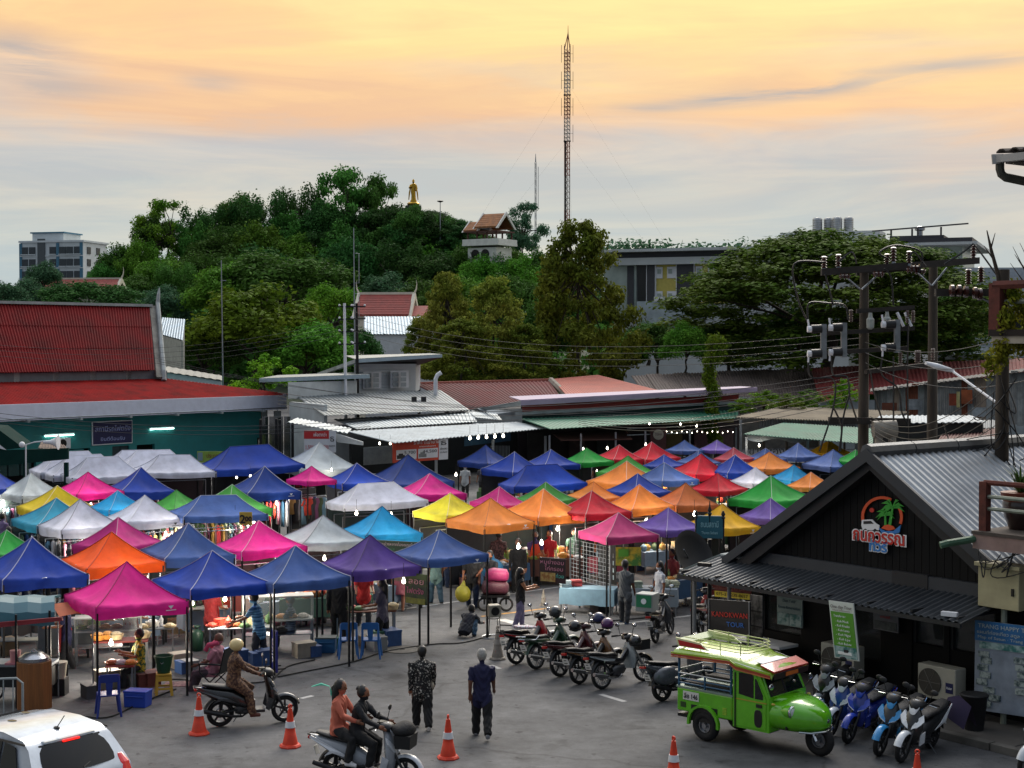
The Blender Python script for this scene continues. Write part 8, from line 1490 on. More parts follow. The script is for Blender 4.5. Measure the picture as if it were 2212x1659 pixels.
def gcable(pts, lab, r=.016):
 P = [at(x, y, .02) for x, y in pts]; out = []
 for k in range(len(P) - 1):
  a, q, c, e = P[max(k - 1, 0)], P[k], P[k + 1], P[min(k + 2, len(P) - 1)]
  for i in range(6): u = i / 6; out.append(.5 * ((2 * q) + (c - a) * u + (2 * a - 5 * q + 4 * c - e) * u * u + (3 * q - a - 3 * c + e) * u ** 3))
 out.append(P[-1]); tag(MB().tube(out, r, 6).build('power_cable', RUBBER), lab, 'cable', 'cables on the road')
gcable([(600, 1462), (650, 1452), (760, 1430), (830, 1408), (930, 1392), (1000, 1388), (1060, 1372)], 'black power cable snaking past the manhole cover'); gcable([(320, 1470), (400, 1468), (440, 1490), (500, 1478), (580, 1470), (620, 1440), (680, 1425)], 'black power cable curled behind the ridden scooter'); gcable([(60, 1560), (150, 1545), (230, 1550), (300, 1520), (380, 1488)], 'black power cable along the food stalls'); gcable([(1080, 1350), (1180, 1352), (1330, 1340), (1420, 1332)], 'black power cable leading to the mobile stall')
# ================================================================ stall furniture and goods
GC = ['#8c1c2a', '#1d2f5c', '#c3c4c8', '#2a2a2e', '#a86a7a', '#5a7a8a', '#3a4a30', '#b08a4a', '#6a3a5a', '#d0c8b8', '#b0301c', '#27506a']
def garment_mesh(kind):
 m = MB(); w_, l = (.21, .62) if kind == 0 else ((.17, .95) if kind == 1 else (.15, .85))
 rings = []
 for z, a, d in ((0, .25, .03), (-.05, .75, .05), (-.14, 1.0, .06), (-l * .6, .86, .05), (-l, 1.05 if kind == 1 else .85, .05)): rings.append([(a * w_ * math.cos(q), d * math.sin(q) * (1 + .4 * math.sin(3 * q + z * 9)), z) for q in np.linspace(0, math.tau, 10, endpoint=False)])
 m.loft(rings)
 if kind == 0:
  for s in (-1, 1): m.tube([(s * .15, 0, -.05), (s * .27, 0, -.26)], [.055, .045], 6)
 m.tube([(0, 0, 0), (0, 0, .05), (.02, 0, .08)], .006, 4)
 me = m.mesh('garment'); me.materials.append(None); me.shade_smooth(); return me
GM = [garment_mesh(k) for k in range(3)]; NG = [0]
RAIL = None
def rail(X, Y, rz, w_, h, place, n, pal=None, kind=None):
 t = thing('clothes_rail', 'steel clothes rail ' + place, 'clothes rail', (X, Y, 0), rz, 'clothes rails'); MB().tube([(-w_ / 2, 0, h), (w_ / 2, 0, h)], .016, 6).build('bar', STEEL, t)
 for s in (-1, 1): MB().tube([(s * w_ / 2, 0, 0), (s * w_ / 2, 0, h)], .016, 6).build('upright', STEEL, t); MB().box((s * w_ / 2, 0, .02), (.04, .5, .03)).build('foot', STEEL, t)
 for k in range(n):
  if NG[0] >= 295: break
  NG[0] += 1; x = -w_ / 2 + w_ * (k + .5) / n; g = bpy.data.objects.new('garment', GM[rng.randrange(3) if kind is None else kind]); COL.objects.link(g); g.location = t.location + Vector((math.cos(rz) * x, math.sin(rz) * x, h - .07)); g.rotation_euler.z = rz + R(rng.uniform(55, 90)) * (1 if n > 8 else .15)
  c = rng.choice(pal or GC); g.material_slots[0].link = 'OBJECT'; g.material_slots[0].material = mat(c, .85, 0, .2, 5); tag(g, 'garment hanging on the clothes rail ' + place, 'garment', 'garments ' + place)
GOODS = {}
def good(kind):
 if kind in GOODS: return GOODS[kind]
 m = MB()
 if kind == 'tray': m.lathe([(.13, 0), (.16, .04), (.15, .04), (.12, .012)], n=14); m.ell((0, 0, .05), (.12, .11, .05), 10, 6)
 elif kind == 'box': m.box((0, 0, .07), (.26, .20, .14)); m.box((0, 0, .15), (.27, .21, .02))
 elif kind == 'bottle': m.lathe([(.04, 0), (.045, .02), (.045, .16), (.02, .21), (.02, .25), (.0, .25)], n=10)
 elif kind == 'basket': m.lathe([(.12, 0), (.17, .12), (.16, .12), (.11, .02)], n=14); m.ell((0, 0, .11), (.13, .13, .07), 8, 5)
 elif kind == 'bag': m.ell((0, 0, .11), (.12, .09, .12), 10, 6); m.tube([(-.03, 0, .2), (0, 0, .27), (.04, 0, .2)], .012, 5)
 elif kind == 'pile':
  for k in range(5): m.box((rng.uniform(-.02, .02), rng.uniform(-.02, .02), .02 + k * .035), (.28, .22, .032))
 me = m.mesh(kind); me.materials.append(None); GOODS[kind] = me; return me
GN = {'tray': 'food_tray', 'box': 'goods_box', 'bottle': 'bottle', 'basket': 'basket', 'bag': 'plastic_bag', 'pile': 'folded_pile'}; NK = {}
def table(X, Y, rz, w_, d, h, place, cloth, kinds, n, skirt=True, pal=None):
 t = thing('stall_table', 'stall table ' + place, 'table', (X, Y, 0), rz, 'stall tables'); MB().box((0, 0, h - .015), (w_, d, .03)).build('top', mat(cloth, .7, 0, .15), t)
 for sx_ in (-1, 1):
  for sy_ in (-1, 1): MB().box((sx_ * (w_ / 2 - .04), sy_ * (d / 2 - .04), h / 2 - .02), (.035, .035, h - .04)).build('leg', STEEL, t)
 if skirt:
  m = MB(); top, bot = [], []
  per = [(-w_ / 2, -d / 2), (w_ / 2, -d / 2), (w_ / 2, d / 2), (-w_ / 2, d / 2)]
  for i in range(4):
   a, b = per[i], per[(i + 1) % 4]
   for k in range(8): u = k / 8; x, y = a[0] + (b[0] - a[0]) * u, a[1] + (b[1] - a[1]) * u; wv = 1.02 + .012 * math.sin(k * 2.4 + i); top.append((x * 1.005, y * 1.005, h + .004)); bot.append((x * wv, y * wv, h * .35 + .02 * math.sin(k * 1.7)))
  m.loft([top, bot], False); m.build('cloth_skirt', mat(cloth, .8, 0, .15, 4), t, smooth=50, fix=False)
 for k in range(n):
  kd = rng.choice(kinds)
  if NK.get(kd, 0) > 120: continue
  NK[kd] = NK.get(kd, 0) + 1; x, y = -w_ / 2 + w_ * (k + .5) / n, rng.uniform(-.28, .28) * d; g = bpy.data.objects.new(GN[kd], good(kd)); COL.objects.link(g); g.location = t.location + Vector((math.cos(rz) * x - math.sin(rz) * y, math.sin(rz) * x + math.cos(rz) * y, h + .006)); g.rotation_euler.z = rng.uniform(0, 6); c = rng.choice(pal or GC); g.material_slots[0].link = 'OBJECT'; g.material_slots[0].material = mat(c, .6, 0, .35, 14, .3)
  tag(g, GN[kd].replace('_', ' ') + ' on the stall table ' + place, GN[kd].replace('_', ' ').split()[-1], 'goods ' + place)
 return t
FOOD = ['#a85a2c', '#c7b48a', '#7a8a3a', '#b03a24', '#d2cfc6', '#8a5a2a', '#c98a3a', '#5a7a4a', '#c4c6c8']
BL0 = MB().lathe([(.02, .10), (.03, .06), (.055, .0), (.05, -.05), (.02, -.075)], n=12).mesh('bulb'); BL0.materials.append(BULB); BL0.shade_smooth(); FL0 = MB().tube([(0, 0, .09), (0, 0, .5)], .006, 4).mesh('flex'); FL0.materials.append(BLACK)
def bulb(loc, place, power=0.0, sc=1.0):
 t = thing('hanging_bulb', 'lit bulb hanging ' + place, 'light bulb', loc, 0, 'hanging bulbs', sc * .85); link('bulb', BL0, t); link('flex', FL0, t)
 if power:
  ld = bpy.data.lights.new('bulb_light', 'POINT'); ld.energy = power; ld.color = (1, .9, .75); ld.shadow_soft_size = .12; lo = bpy.data.objects.new('bulb_light', ld); COL.objects.link(lo); lo.parent = t; lo.location = (0, 0, -.15)
q = at(200, 1330); rail(q.x, q.y, R(12), 1.8, 1.62, 'behind the front left blue canopy', 13, ['#1d2f5c', '#22262c', '#5a6a8a', '#8a8a90'])
q = at(60, 1335); rail(q.x, q.y, R(12), 1.8, 1.62, 'at the far left blue canopy', 12, ['#1d2f5c', '#22262c', '#8a9ab0', '#b0b4bc'])
# fill every canopy with what it sells
PAL = {'white': ['#1d2f5c', '#2a2a2e', '#8c1c2a', '#c3c4c8'], 'blue': None}
for i, (t, X, Y, rz, ex, ey, ze, c) in enumerate(TENTS):
 lab = t['label'].replace(' market canopy', ' canopy'); lab = 'under the ' + lab.split(' in the ')[0].replace(' peaked square', '')
 ux, uy = math.cos(rz), math.sin(rz); W = lambda x, y: (X + ux * x - uy * y, Y + uy * x + ux * y); r = rng.random(); food = X > -1.5 and X < 12
 if Y < 62 and 'bare' not in lab:
  for k in range(5):
   if NK.get('crate', 0) > 200: break
   NK['crate'] = NK.get('crate', 0) + 1; q = W(rng.uniform(-.85, .85) * ex, rng.uniform(.0, .85) * ey); g = bpy.data.objects.new('storage_crate', good('box')); COL.objects.link(g); s_ = rng.uniform(1.2, 2.0); g.location = (q[0], q[1], 0); g.scale = (s_, s_, s_ * 1.2); g.rotation_euler.z = rz + rng.choice((0, 1.57)); g.material_slots[0].link = 'OBJECT'; g.material_slots[0].material = mat(rng.choice(['#2a4a7a', '#6a5a44', '#3c3c40', '#7a7c7c', '#5a2a24', '#2f5a44', '#8a8274']), .7, 0, .3, 5); tag(g, 'storage crate ' + lab, 'crate', 'crates ' + lab)
 if t['n']: continue
 if rng.random() < .75:
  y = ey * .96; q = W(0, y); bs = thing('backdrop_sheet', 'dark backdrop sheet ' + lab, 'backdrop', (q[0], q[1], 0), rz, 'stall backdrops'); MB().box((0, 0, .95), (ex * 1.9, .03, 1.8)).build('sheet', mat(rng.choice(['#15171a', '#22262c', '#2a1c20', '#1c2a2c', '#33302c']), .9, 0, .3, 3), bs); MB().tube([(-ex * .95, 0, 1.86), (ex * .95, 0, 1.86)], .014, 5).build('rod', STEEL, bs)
 if not food or r < .25:
  for y in ((ey * .75, -ey * .2) if Y < 58 else (-ey * .1,)): q = W(0, y); rail(q[0], q[1], rz, ex * 1.7, 1.62, lab, int(ex * 1.7 / .15) if Y < 60 else 7)
  if Y < 55: q = W(ex * .2, -ey * .7); table(q[0], q[1], rz, ex * 1.3, .6, .7, lab, rng.choice(['#2a2c30', '#6a7a8a', '#7a2a3a']), ['pile', 'box', 'bag'], 5)
 else:
  q = W(0, -ey * .55); table(q[0], q[1], rz, ex * 1.7, .7, .78, lab, rng.choice(['#8a2a24', '#3a5a3a', '#b0aca0', '#2a4a6a', '#a88a3a']), ['tray', 'basket', 'bottle', 'box', 'bag'], 7, pal=FOOD); q = W(ex * .7, 0); table(q[0], q[1], rz + R(90), ey * 1.3, .5, .78, lab, '#4a4a4c', ['tray', 'bottle', 'box'], 4, pal=FOOD)
 if rng.random() < .5: q = W(rng.uniform(-.5, .5) * ex, -ey * .75); bulb((q[0], q[1], ze - .42), lab, 95 if rng.random() < .7 and Y < 66 else 0)
for (x, y, Y, pw) in ((1312, 968, 74, 20), (872, 1255, 36, 0), (1192, 1238, 40.5, 0), (1170, 1172, 41.5, 130), (1120, 1180, 41, 130), (1470, 916, 86, 0), (1505, 920, 88, 0), (1403, 916, 86, 0), (820, 958, 76, 0), (843, 958, 76, 0), (716, 1015, 70, 10), (541, 1029, 66, 10), (1500, 1110, 46, 20), (1640, 962, 72, 20), (240, 1388, 33.2, 70), (415, 1302, 35.5, 0), (486, 1293, 35.8, 90), (1060, 1015, 66, 20), (985, 1025, 62, 10), (440, 1124, 47, 20), (508, 1121, 47, 20), (476, 1117, 48, 0), (845, 1112, 47, 90), (770, 1108, 48, 90), (1395, 960, 80, 0), (1260, 970, 78, 0)): bulb(atd(x, y, Y), 'among the market stalls', pw)
for k in range(5): bulb(atd(1015 + k * 18, 946 - k * 1.2, 80 + k * .6), 'in a row under the silver awning', 0, 1.5)
for k in range(14): bulb(atd(1440 + k * 11, 932 + (k % 3) * 1.5, 88), 'on the festoon before the shop row', 0, .5)
# ---------------------------------------------------------------- plastic chairs, stool, boxes
def chair(label, px, py, head, c):
 p = at(px, py); t = thing('plastic_chair', label, 'chair', (p.x, p.y, 0), R(head), 'blue plastic chairs'); m_ = mat(c, .45, 0, .1); MB().box((0, 0, .43), (.42, .42, .035)).build('seat', m_, t, bevel=.012)
 for sx_ in (-1, 1):
  for sy_ in (-1, 1): MB().tube([(sx_ * .23, sy_ * .23, 0), (sx_ * .18, sy_ * .18, .43)], [.022, .03], 6).build('leg', m_, t)
 for y in (-.19, .19): MB().tube([(-.19, y, .43), (-.25, y * .95, .84)], [.028, .024], 6).build('back_post', m_, t)
 MB().slab([(-.235, -.2, .70), (-.235, .2, .70), (-.262, .18, .87), (-.262, -.18, .87)], (-.02, 0, 0)).build('back_top', m_, t, bevel=.01); MB().slab([(-.205, -.05, .45), (-.205, .05, .45), (-.24, .07, .72), (-.24, -.07, .72)], (-.015, 0, 0)).build('back_splat', m_, t)
chair('dark blue plastic chair before the food stall', 234, 1545, 110, '#122a7c'); chair('mid-blue plastic chair beside the snack table, bag on its back', 802, 1420, 90, '#1f5c9c'); chair('mid-blue plastic chair with clutter on its seat by the snack table', 752, 1420, 100, '#1f5c9c')
def box_thing(name, label, cat, px, py, d, c, rz=0, lid=None, z0=0, bev=.015):
 p = at(px, py); t = thing(name, label, cat, (p.x, p.y, z0), R(rz)); MB().box((0, 0, d[2] / 2), d, taper=1.06).build('body', mat(c, .55, 0, .12), t, bevel=bev)
 MB().box((0, 0, d[2] + .015), (d[0] * 1.1, d[1] * 1.1, .04)).build('lid', mat(lid or c, .55, 0, .12), t, bevel=bev); MB().tube([(-d[0] * .4, -d[1] * .56, d[2] * .75), (d[0] * .4, -d[1] * .56, d[2] * .75)], .012, 6).build('handle', mat(c, .5), t); return t
box_thing('cool_box', 'blue cool box on the ground before the food stall', 'cool box', 298, 1525, (.46, .32, .3), '#153a9c', -12); box_thing('cool_box', 'teal blue storage box under the snack table', 'cool box', 704, 1408, (.46, .36, .34), '#14507c', 0, '#2a3a3c')
def stool():
 p = at(354, 1500); t = thing('yellow_stool', 'yellow plastic stool carrying a green bucket', 'stool', (p.x, p.y, 0), R(15)); m_ = mat('#b8902c', .5, 0, .1); MB().box((0, 0, .44), (.32, .32, .04)).build('seat', m_, t, bevel=.015)
 for a in range(4):
  sx_, sy_ = (-1, 1)[a % 2], (-1, 1)[a // 2]; MB().slab([(sx_ * .19, sy_ * .19, 0), (sx_ * .13, sy_ * .19, 0), (sx_ * .11, sy_ * .15, .43), (sx_ * .155, sy_ * .15, .43)], (0, -sy_ * .035, 0)).build('leg', m_, t)
 for s in (-1, 1): MB().box((0, s * .165, .15), (.26, .02, .04)).build('stretcher', m_, t); MB().box((0, s * .15, .36), (.26, .02, .1)).build('apron_panel', m_, t)
 b = thing('green_bucket', 'dark green bucket on the yellow stool', 'bucket', (p.x, p.y, .465)); MB().lathe([(.13, 0), (.19, .34), (.20, .34), (.20, .36), (.18, .36), (.12, .02)], n=20).build('body', mat('#123f24', .45, 0, .1), b, smooth=40); MB().tube([(-.19, 0, .33), (0, -.2, .22), (.19, 0, .33)], .006, 5).build('handle', STEEL, b)
stool()
def show(place_label, px, py, rz, w_, d, h, hg, cloth='#9aa09c'):
 p = at(px, py); t = thing('glass_showcase', place_label, 'showcase', (p.x, p.y, 0), R(rz)); FR = mat('#b9bcb4', .4, .3, .1); MB().box((0, 0, h - .02), (w_, d, .04)).build('counter', mat(cloth, .5, .2, .15), t)
 for sx_ in (-1, 1):
  for sy_ in (-1, 1): MB().box((sx_ * (w_ / 2 - .03), sy_ * (d / 2 - .03), h / 2), (.04, .04, h)).build('leg', STEEL, t); MB().box((sx_ * (w_ / 2 - .02), sy_ * (d / 2 - .02), h + hg / 2), (.025, .025, hg)).build('corner_bar', FR, t)
 MB().box((0, 0, h + hg), (w_, d, .03)).build('top_panel', FR, t); MB().box((0, -d / 2, h + hg / 2), (w_ - .05, .01, hg)).build('front_glass', glass('#8a9490', .25), t); MB().box((0, 0, h * .5), (w_ - .06, d - .06, .02)).build('shelf', STEEL, t)
 for k in range(int(w_ / .26)):
  g = bpy.data.objects.new('food_tray', good('tray')); COL.objects.link(g); a = -w_ / 2 + .16 + k * .26; g.location = t.location + Vector((math.cos(R(rz)) * a, math.sin(R(rz)) * a, h + .01)); g.material_slots[0].link = 'OBJECT'; g.material_slots[0].material = mat(rng.choice(FOOD), .6, 0, .4, 14, .3); tag(g, 'food tray inside the ' + place_label, 'tray', 'trays in the ' + place_label)
 return t
show('glass food showcase under the front blue canopies', 600, 1402, 12, 1.7, .5, .75, .55); show('low glass counter of the pink canopy food stall', 235, 1432, 12, 1.5, .5, .8, .28, '#a9aca8'); show('glass case on the far cart beside the kettle', 45, 1420, 5, 1.0, .5, .85, .5)
def named_table(label_place, px, py, rz, w_, d, h, cloth, kinds, n, skirt=False, pal=FOOD): p = at(px, py); return table(p.x, p.y, R(rz), w_, d, h, label_place, cloth, kinds, n, skirt, pal)
named_table('of the curry seller left of the pink canopy', 150, 1420, 8, 1.3, .6, .76, '#5a5c5c', ['tray', 'basket', 'bottle', 'box'], 8, True); named_table('of the sweets seller behind the blue canopies', 500, 1345, 8, 1.8, .6, .76, '#7a3a34', ['tray', 'basket', 'box'], 9, True); named_table('of the fruit seller behind the showcase', 680, 1352, 8, 1.8, .6, .76, '#3a5a4a', ['basket', 'tray', 'bag'], 9, True); named_table('of the fried food seller behind the purple canopy', 800, 1300, 8, 1.8, .6, .78, '#a09a8a', ['tray', 'tray', 'box'], 9, True); named_table('of the salad seller', 520, 1418, 10, 1.5, .6, .72, '#8f9490', ['tray', 'bag', 'basket', 'box'], 8); named_table('with the yellow bottle behind the salad seller', 450, 1382, 5, .9, .5, .82, '#b0b0a0', ['bottle', 'box'], 4); named_table('heaped with snacks before the man in black', 790, 1380, 8, 1.5, .6, .74, '#6a3a24', ['tray', 'tray', 'basket'], 9); named_table('of the pink canopy cook', 262, 1452, 10, 1.2, .5, .74, '#6a1c18', ['tray', 'basket', 'box'], 6); named_table('with steel basins behind the green bucket', 330, 1420, 12, 1.0, .5, .72, '#7a7c7c', ['tray', 'basket', 'bottle'], 5); named_table('with the red top beside the sitting woman', 262, 1490, 5, .6, .45, .55, '#7c1a16', ['tray', 'box'], 3)
named_table('at the trinket stall right of the rose canopy', 1400, 1325, -8, 1.6, .7, .72, '#7a8894', ['box', 'pile', 'bag'], 8, True, ['#9aa4a0', '#b4b8a0', '#8a9a8c', '#c0c4c8']); named_table('at the mesh wall of the rose canopy', 1272, 1322, -14, 1.5, .7, .68, '#7a9cb0', ['box', 'pile'], 6, True, ['#8a9aa0', '#b0b4b8', '#a03a3c']); named_table('with chilled pots at the grill banner', 1200, 1262, 6, 1.6, .6, .8, '#4a2a22', ['tray', 'basket', 'bottle'], 7, True); named_table('behind the flowered shirt man', 1080, 1248, 5, 1.8, .7, .8, '#5a8a3c', ['basket', 'tray', 'bag'], 8, True)
def mesh_wall():
 a, b = at(1232, 1306), at(1318, 1330); u = (b - a); w_ = u.length; t = thing('wire_mesh_wall', 'white wire mesh wall hung with phone cases under the rose canopy', 'display rack', a, math.atan2(u.y, u.x)); WM = mat('#8d9498', .5, .3, .1)
 for k in range(13): MB().tube([(w_ * k / 12, 0, .75), (w_ * k / 12, 0, 1.85)], .006, 4).build('vertical_wire', WM, t)
 for k in range(11): MB().tube([(0, 0, .75 + k * .11), (w_, 0, .75 + k * .11)], .006, 4).build('cross_wire', WM, t)
 for x in (0, w_): MB().box((x, 0, .95), (.035, .035, 1.9)).build('upright', STEEL, t)
 bk = thing('black_display_cloth', 'black display cloth pinned with small cases behind the mesh wall', 'display', a + Vector((.55, .25, 0)), math.atan2(u.y, u.x)); MB().box((w_ * .45, 0, 1.25), (w_ * .45, .03, 1.1)).build('cloth', BLACK, bk)
 for k in range(20): MB().box((w_ * (.26 + .09 * (k % 5)), -.025, .9 + .2 * (k // 5)), (.05, .01, .12), 0).build('phone_case', mat(rng.choice(['#b9bcc0', '#5a5c60', '#8a9aa0', '#22242a']), .4), bk)
mesh_wall()
# printed stall banners
P = atd; DGN = mat('#1c3a24', .6, 0, .4, 3); DRB = mat('#2a1418', .6, 0, .3, 3); YTX = mat('#d8c8b8', .6)
banner('stall_banner', 'green menu banner with Thai lettering below the sky blue canopy', 806, 1166, 926, 1192, 40.2, 39.6, DGN, [('เมนูมะม่วงหลากท้องชมรถไฟตรัง', .46, .72, .34, .8, mat('#c9b4b0', .6)), ('ตำมะม่วง 35', .3, .3, .22, .2, mat('#4aa06a', .6)), ('ยำมะม่วง', .62, .3, .22, .2, mat('#4aa06a', .6)), (None, .86, .3, .98, .9, mat('#8a8a2a', .6, 0, .5, 6))], skew=-14)
banner('stall_banner', 'dark leafy banner with pink Thai lettering behind the purple canopy', 876, 1236, 922, 1302, 36.6, 36.2, mat('#18261a', .6, 0, .5, 4, col2='#3a4a1c'), [('ลอย', .55, .74, .26, .7, mat('#c08a90', .6)), ('ไฟตรัง', .5, .42, .24, .8, mat('#b0587a', .6)), (None, .05, .02, .95, .2, mat('#6a6a1c', .6, 0, .5, 7))])
banner('stall_banner', 'dark red grill banner with pink Thai lettering and food photographs', 1166, 1203, 1222, 1256, 40.0, 39.6, DRB, [('หมูย่างอบ', .5, .82, .22, .9, mat('#c07a90', .6)), ('ไก่กรอบ', .58, .56, .22, .7, mat('#c07a90', .6)), ('ก๋วย', .8, .28, .2, .3, mat('#4ab0a0', .6)), (None, .05, .04, .62, .4, mat('#8a5a2a', .6, 0, .5, 9, col2='#b09a5a'))])
banner('stall_banner', 'yellow printed panel behind the trinket stall', 1330, 1182, 1385, 1222, 42, 42, mat('#b09a2c', .6, 0, .5, 3, col2='#3a6a2c'), [(None, .1, .5, .5, .9, mat('#4a8a2c', .6))])
def price_sign():
 q = P(531, 1120, 45); t = thing('price_sign', 'yellow price sign reading "2 00" on a pole among the canopies', 'sign', (q.x, 45, 0)); MB().tube([(0, .02, 0), (0, .02, q.z)], .018, 6).build('pole', DARKM, t); MB().box((0, 0, q.z), (.37, .025, .38)).build('board', mat('#b09a3a', .6), t); text('2', .34, TXB, t, loc=(-.09, -.02, q.z - .03), off=.01); text('00', .2, TXB, t, loc=(.08, -.02, q.z - .02), off=.01); MB().box((.0, -.01, q.z - .36), (.1, .012, .16)).build('tag_card', WHITE, t)
price_sign()
def vivo():
 q = at(592, 1452); t = thing('blue_sign_board', 'rounded blue pavement sign lettered "vivo"', 'sign', (q.x, q.y, 0), R(-65)); MB().box((0, 0, .5), (.5, .05, .95)).build('panel', mat('#141f78', .45, 0, .1), t, bevel=.02); text('vivo', .2, TXW, t, loc=(0, -.03, .5), rot=(math.pi / 2, R(-90), 0), width=.55)
 for s in (-1, 1): MB().box((s * .18, .06, .1), (.04, .3, .03)).build('foot', DARKM, t)
vivo()
# far-left cart and things before it
def cart():
 b = Bld('food_cart', 'food cart under a teal vinyl canopy with red edge', 'food cart', (P(60, 1500, 31.6).x, 31.6, 0)); TV = mat('#2f5f6c', .5, 0, .15, 1.2); n = 7; rows = []
 for x0, Y in ((-60, 31.2), (118, 31.9)):
  rows.append([P(x0 + 14 * (j > 3), y, Y + dy) for j, (y, dy) in enumerate(((1350, -.5), (1322, -.45), (1300, -.25), (1288, .1), (1284, .8), (1290, 1.4)))])
 m = b.mb(); full = []
 for k in range(7): full.append([rows[0][j].lerp(rows[1][j], k / 6) + Vector((0, 0, -.03 * (k % 2))) for j in range(6)])
 m.loft(full, False, False); b.part('vinyl_canopy', m, TV, fix=False); m = b.mb(); m.slab([P(-60, 1350, 30.65), P(133, 1333, 31.35), P(135, 1341, 31.35), P(-60, 1362, 30.65)], (0, .06, 0)); b.part('red_edge', m, mat('#7a1a22', .6))
 for x, Y in ((35, 30.9), (108, 31.4), (100, 32.9)): q = P(x, 1400, Y); m = b.mb(); m.box((q.x, Y, .95), (.04, .04, 1.9)); b.part('post', m, DARKM)
 q = P(40, 1480, 31.6); m = b.mb(); m.box((q.x, 31.6, .78), (1.5, .6, .06)); b.part('worktop', m, STEEL); m = b.mb(); m.box((q.x, 31.7, .5), (1.4, .5, .4)); b.part('cabinet', m, DKP)
 for s in (-.5, .5): tor(m := MB(), (q.x + s - b.t.location.x, -.1, .25), .25, .03, .025, 18, 6); m.build('cart_wheel', RUBBER, b.t)
 w = thing('pot_drum', 'wooden stove drum holding a lidded aluminium pot', 'stove', at(74, 1528)); m = MB().lathe([(.36, 0), (.36, .95), (.34, .95)], n=8); m.build('wood_casing', mat('#7a4a20', .7, 0, .3, 3, stretch=(6, 6, .4)), w); m = MB().lathe([(.30, .9), (.31, 1.03), (.28, 1.05), (.18, 1.12), (.05, 1.14), (.0, 1.14)], n=20); m.build('aluminium_pot', mat('#9a9ca0', .25, .9, .15), w, smooth=40); MB().tube([(-.07, 0, 1.13), (0, 0, 1.19), (.07, 0, 1.13)], .012, 6).build('lid_handle', STEEL, w); tor(MB(), (0, 0, .55), .37, .012, .01, 8, 5).build('binding_strap', RUBBER, w).rotation_euler = (R(90), 0, 0)
 g = thing('steel_railing', 'grey tubular crowd railing at the cart', 'railing', at(8, 1560), R(10)); m = MB().tube([(-.8, 0, .05), (-.8, 0, .85), (.25, 0, .85), (.36, 0, .75), (.36, 0, .05)], .025, 8); m.build('frame', OLDW, g)
 for x in (-.6, -.4, -.2, 0, .18): MB().tube([(x, 0, .12), (x, 0, .84)], .014, 6).build('bar', OLDW, g)
 MB().tube([(-.8, 0, .12), (.36, 0, .12)], .018, 6).build('lower_bar', OLDW, g)
 bk = thing('white_bin', 'white plastic bin on a stand beside the drum', 'bin', at(128, 1500) + Vector((0, 0, .35))); MB().lathe([(.13, 0), (.17, .32), (.18, .34), (.16, .34)], n=18).build('body', mat('#a9a494', .55, 0, .2), bk, smooth=40); MB().box((0, 0, -.17), (.32, .32, .35)).build('stand', DKP, bk)
 pk = thing('pink_container', 'pink plastic container on the cart', 'container', Vector((P(30, 1430, 31.3).x, 31.4, .82))); MB().lathe([(.10, 0), (.11, .24), (.115, .26), (0, .26)], n=16).build('body', mat('#b87a7c', .5, 0, .1), pk, smooth=40); MB().box((.0, 0, .0), (.35, .3, .04)).build('tray', mat('#a86a74', .5), pk)
 c = Bld('peach_awning', 'small peach cloth awning between the cart and the pink canopy', 'awning', (P(160, 1400, 33).x, 33, 0)); m = c.mb(); m.loft([[P(112, 1305, 32.2), P(150, 1300, 32.4), P(190, 1318, 32.6)], [P(128, 1332, 31.7), P(165, 1325, 31.9), P(206, 1328, 32.2)]], False, False); c.part('cloth', m, mat('#b8684a', .8, 0, .15, trans=.2), fix=False)
 for x in (125, 200): q = P(x, 1328, 31.9); m = c.mb(); m.tube([(q.x, 31.9, 0), (q.x, 31.9, q.z)], .015, 6); c.part('pole', m, STEEL)
cart()
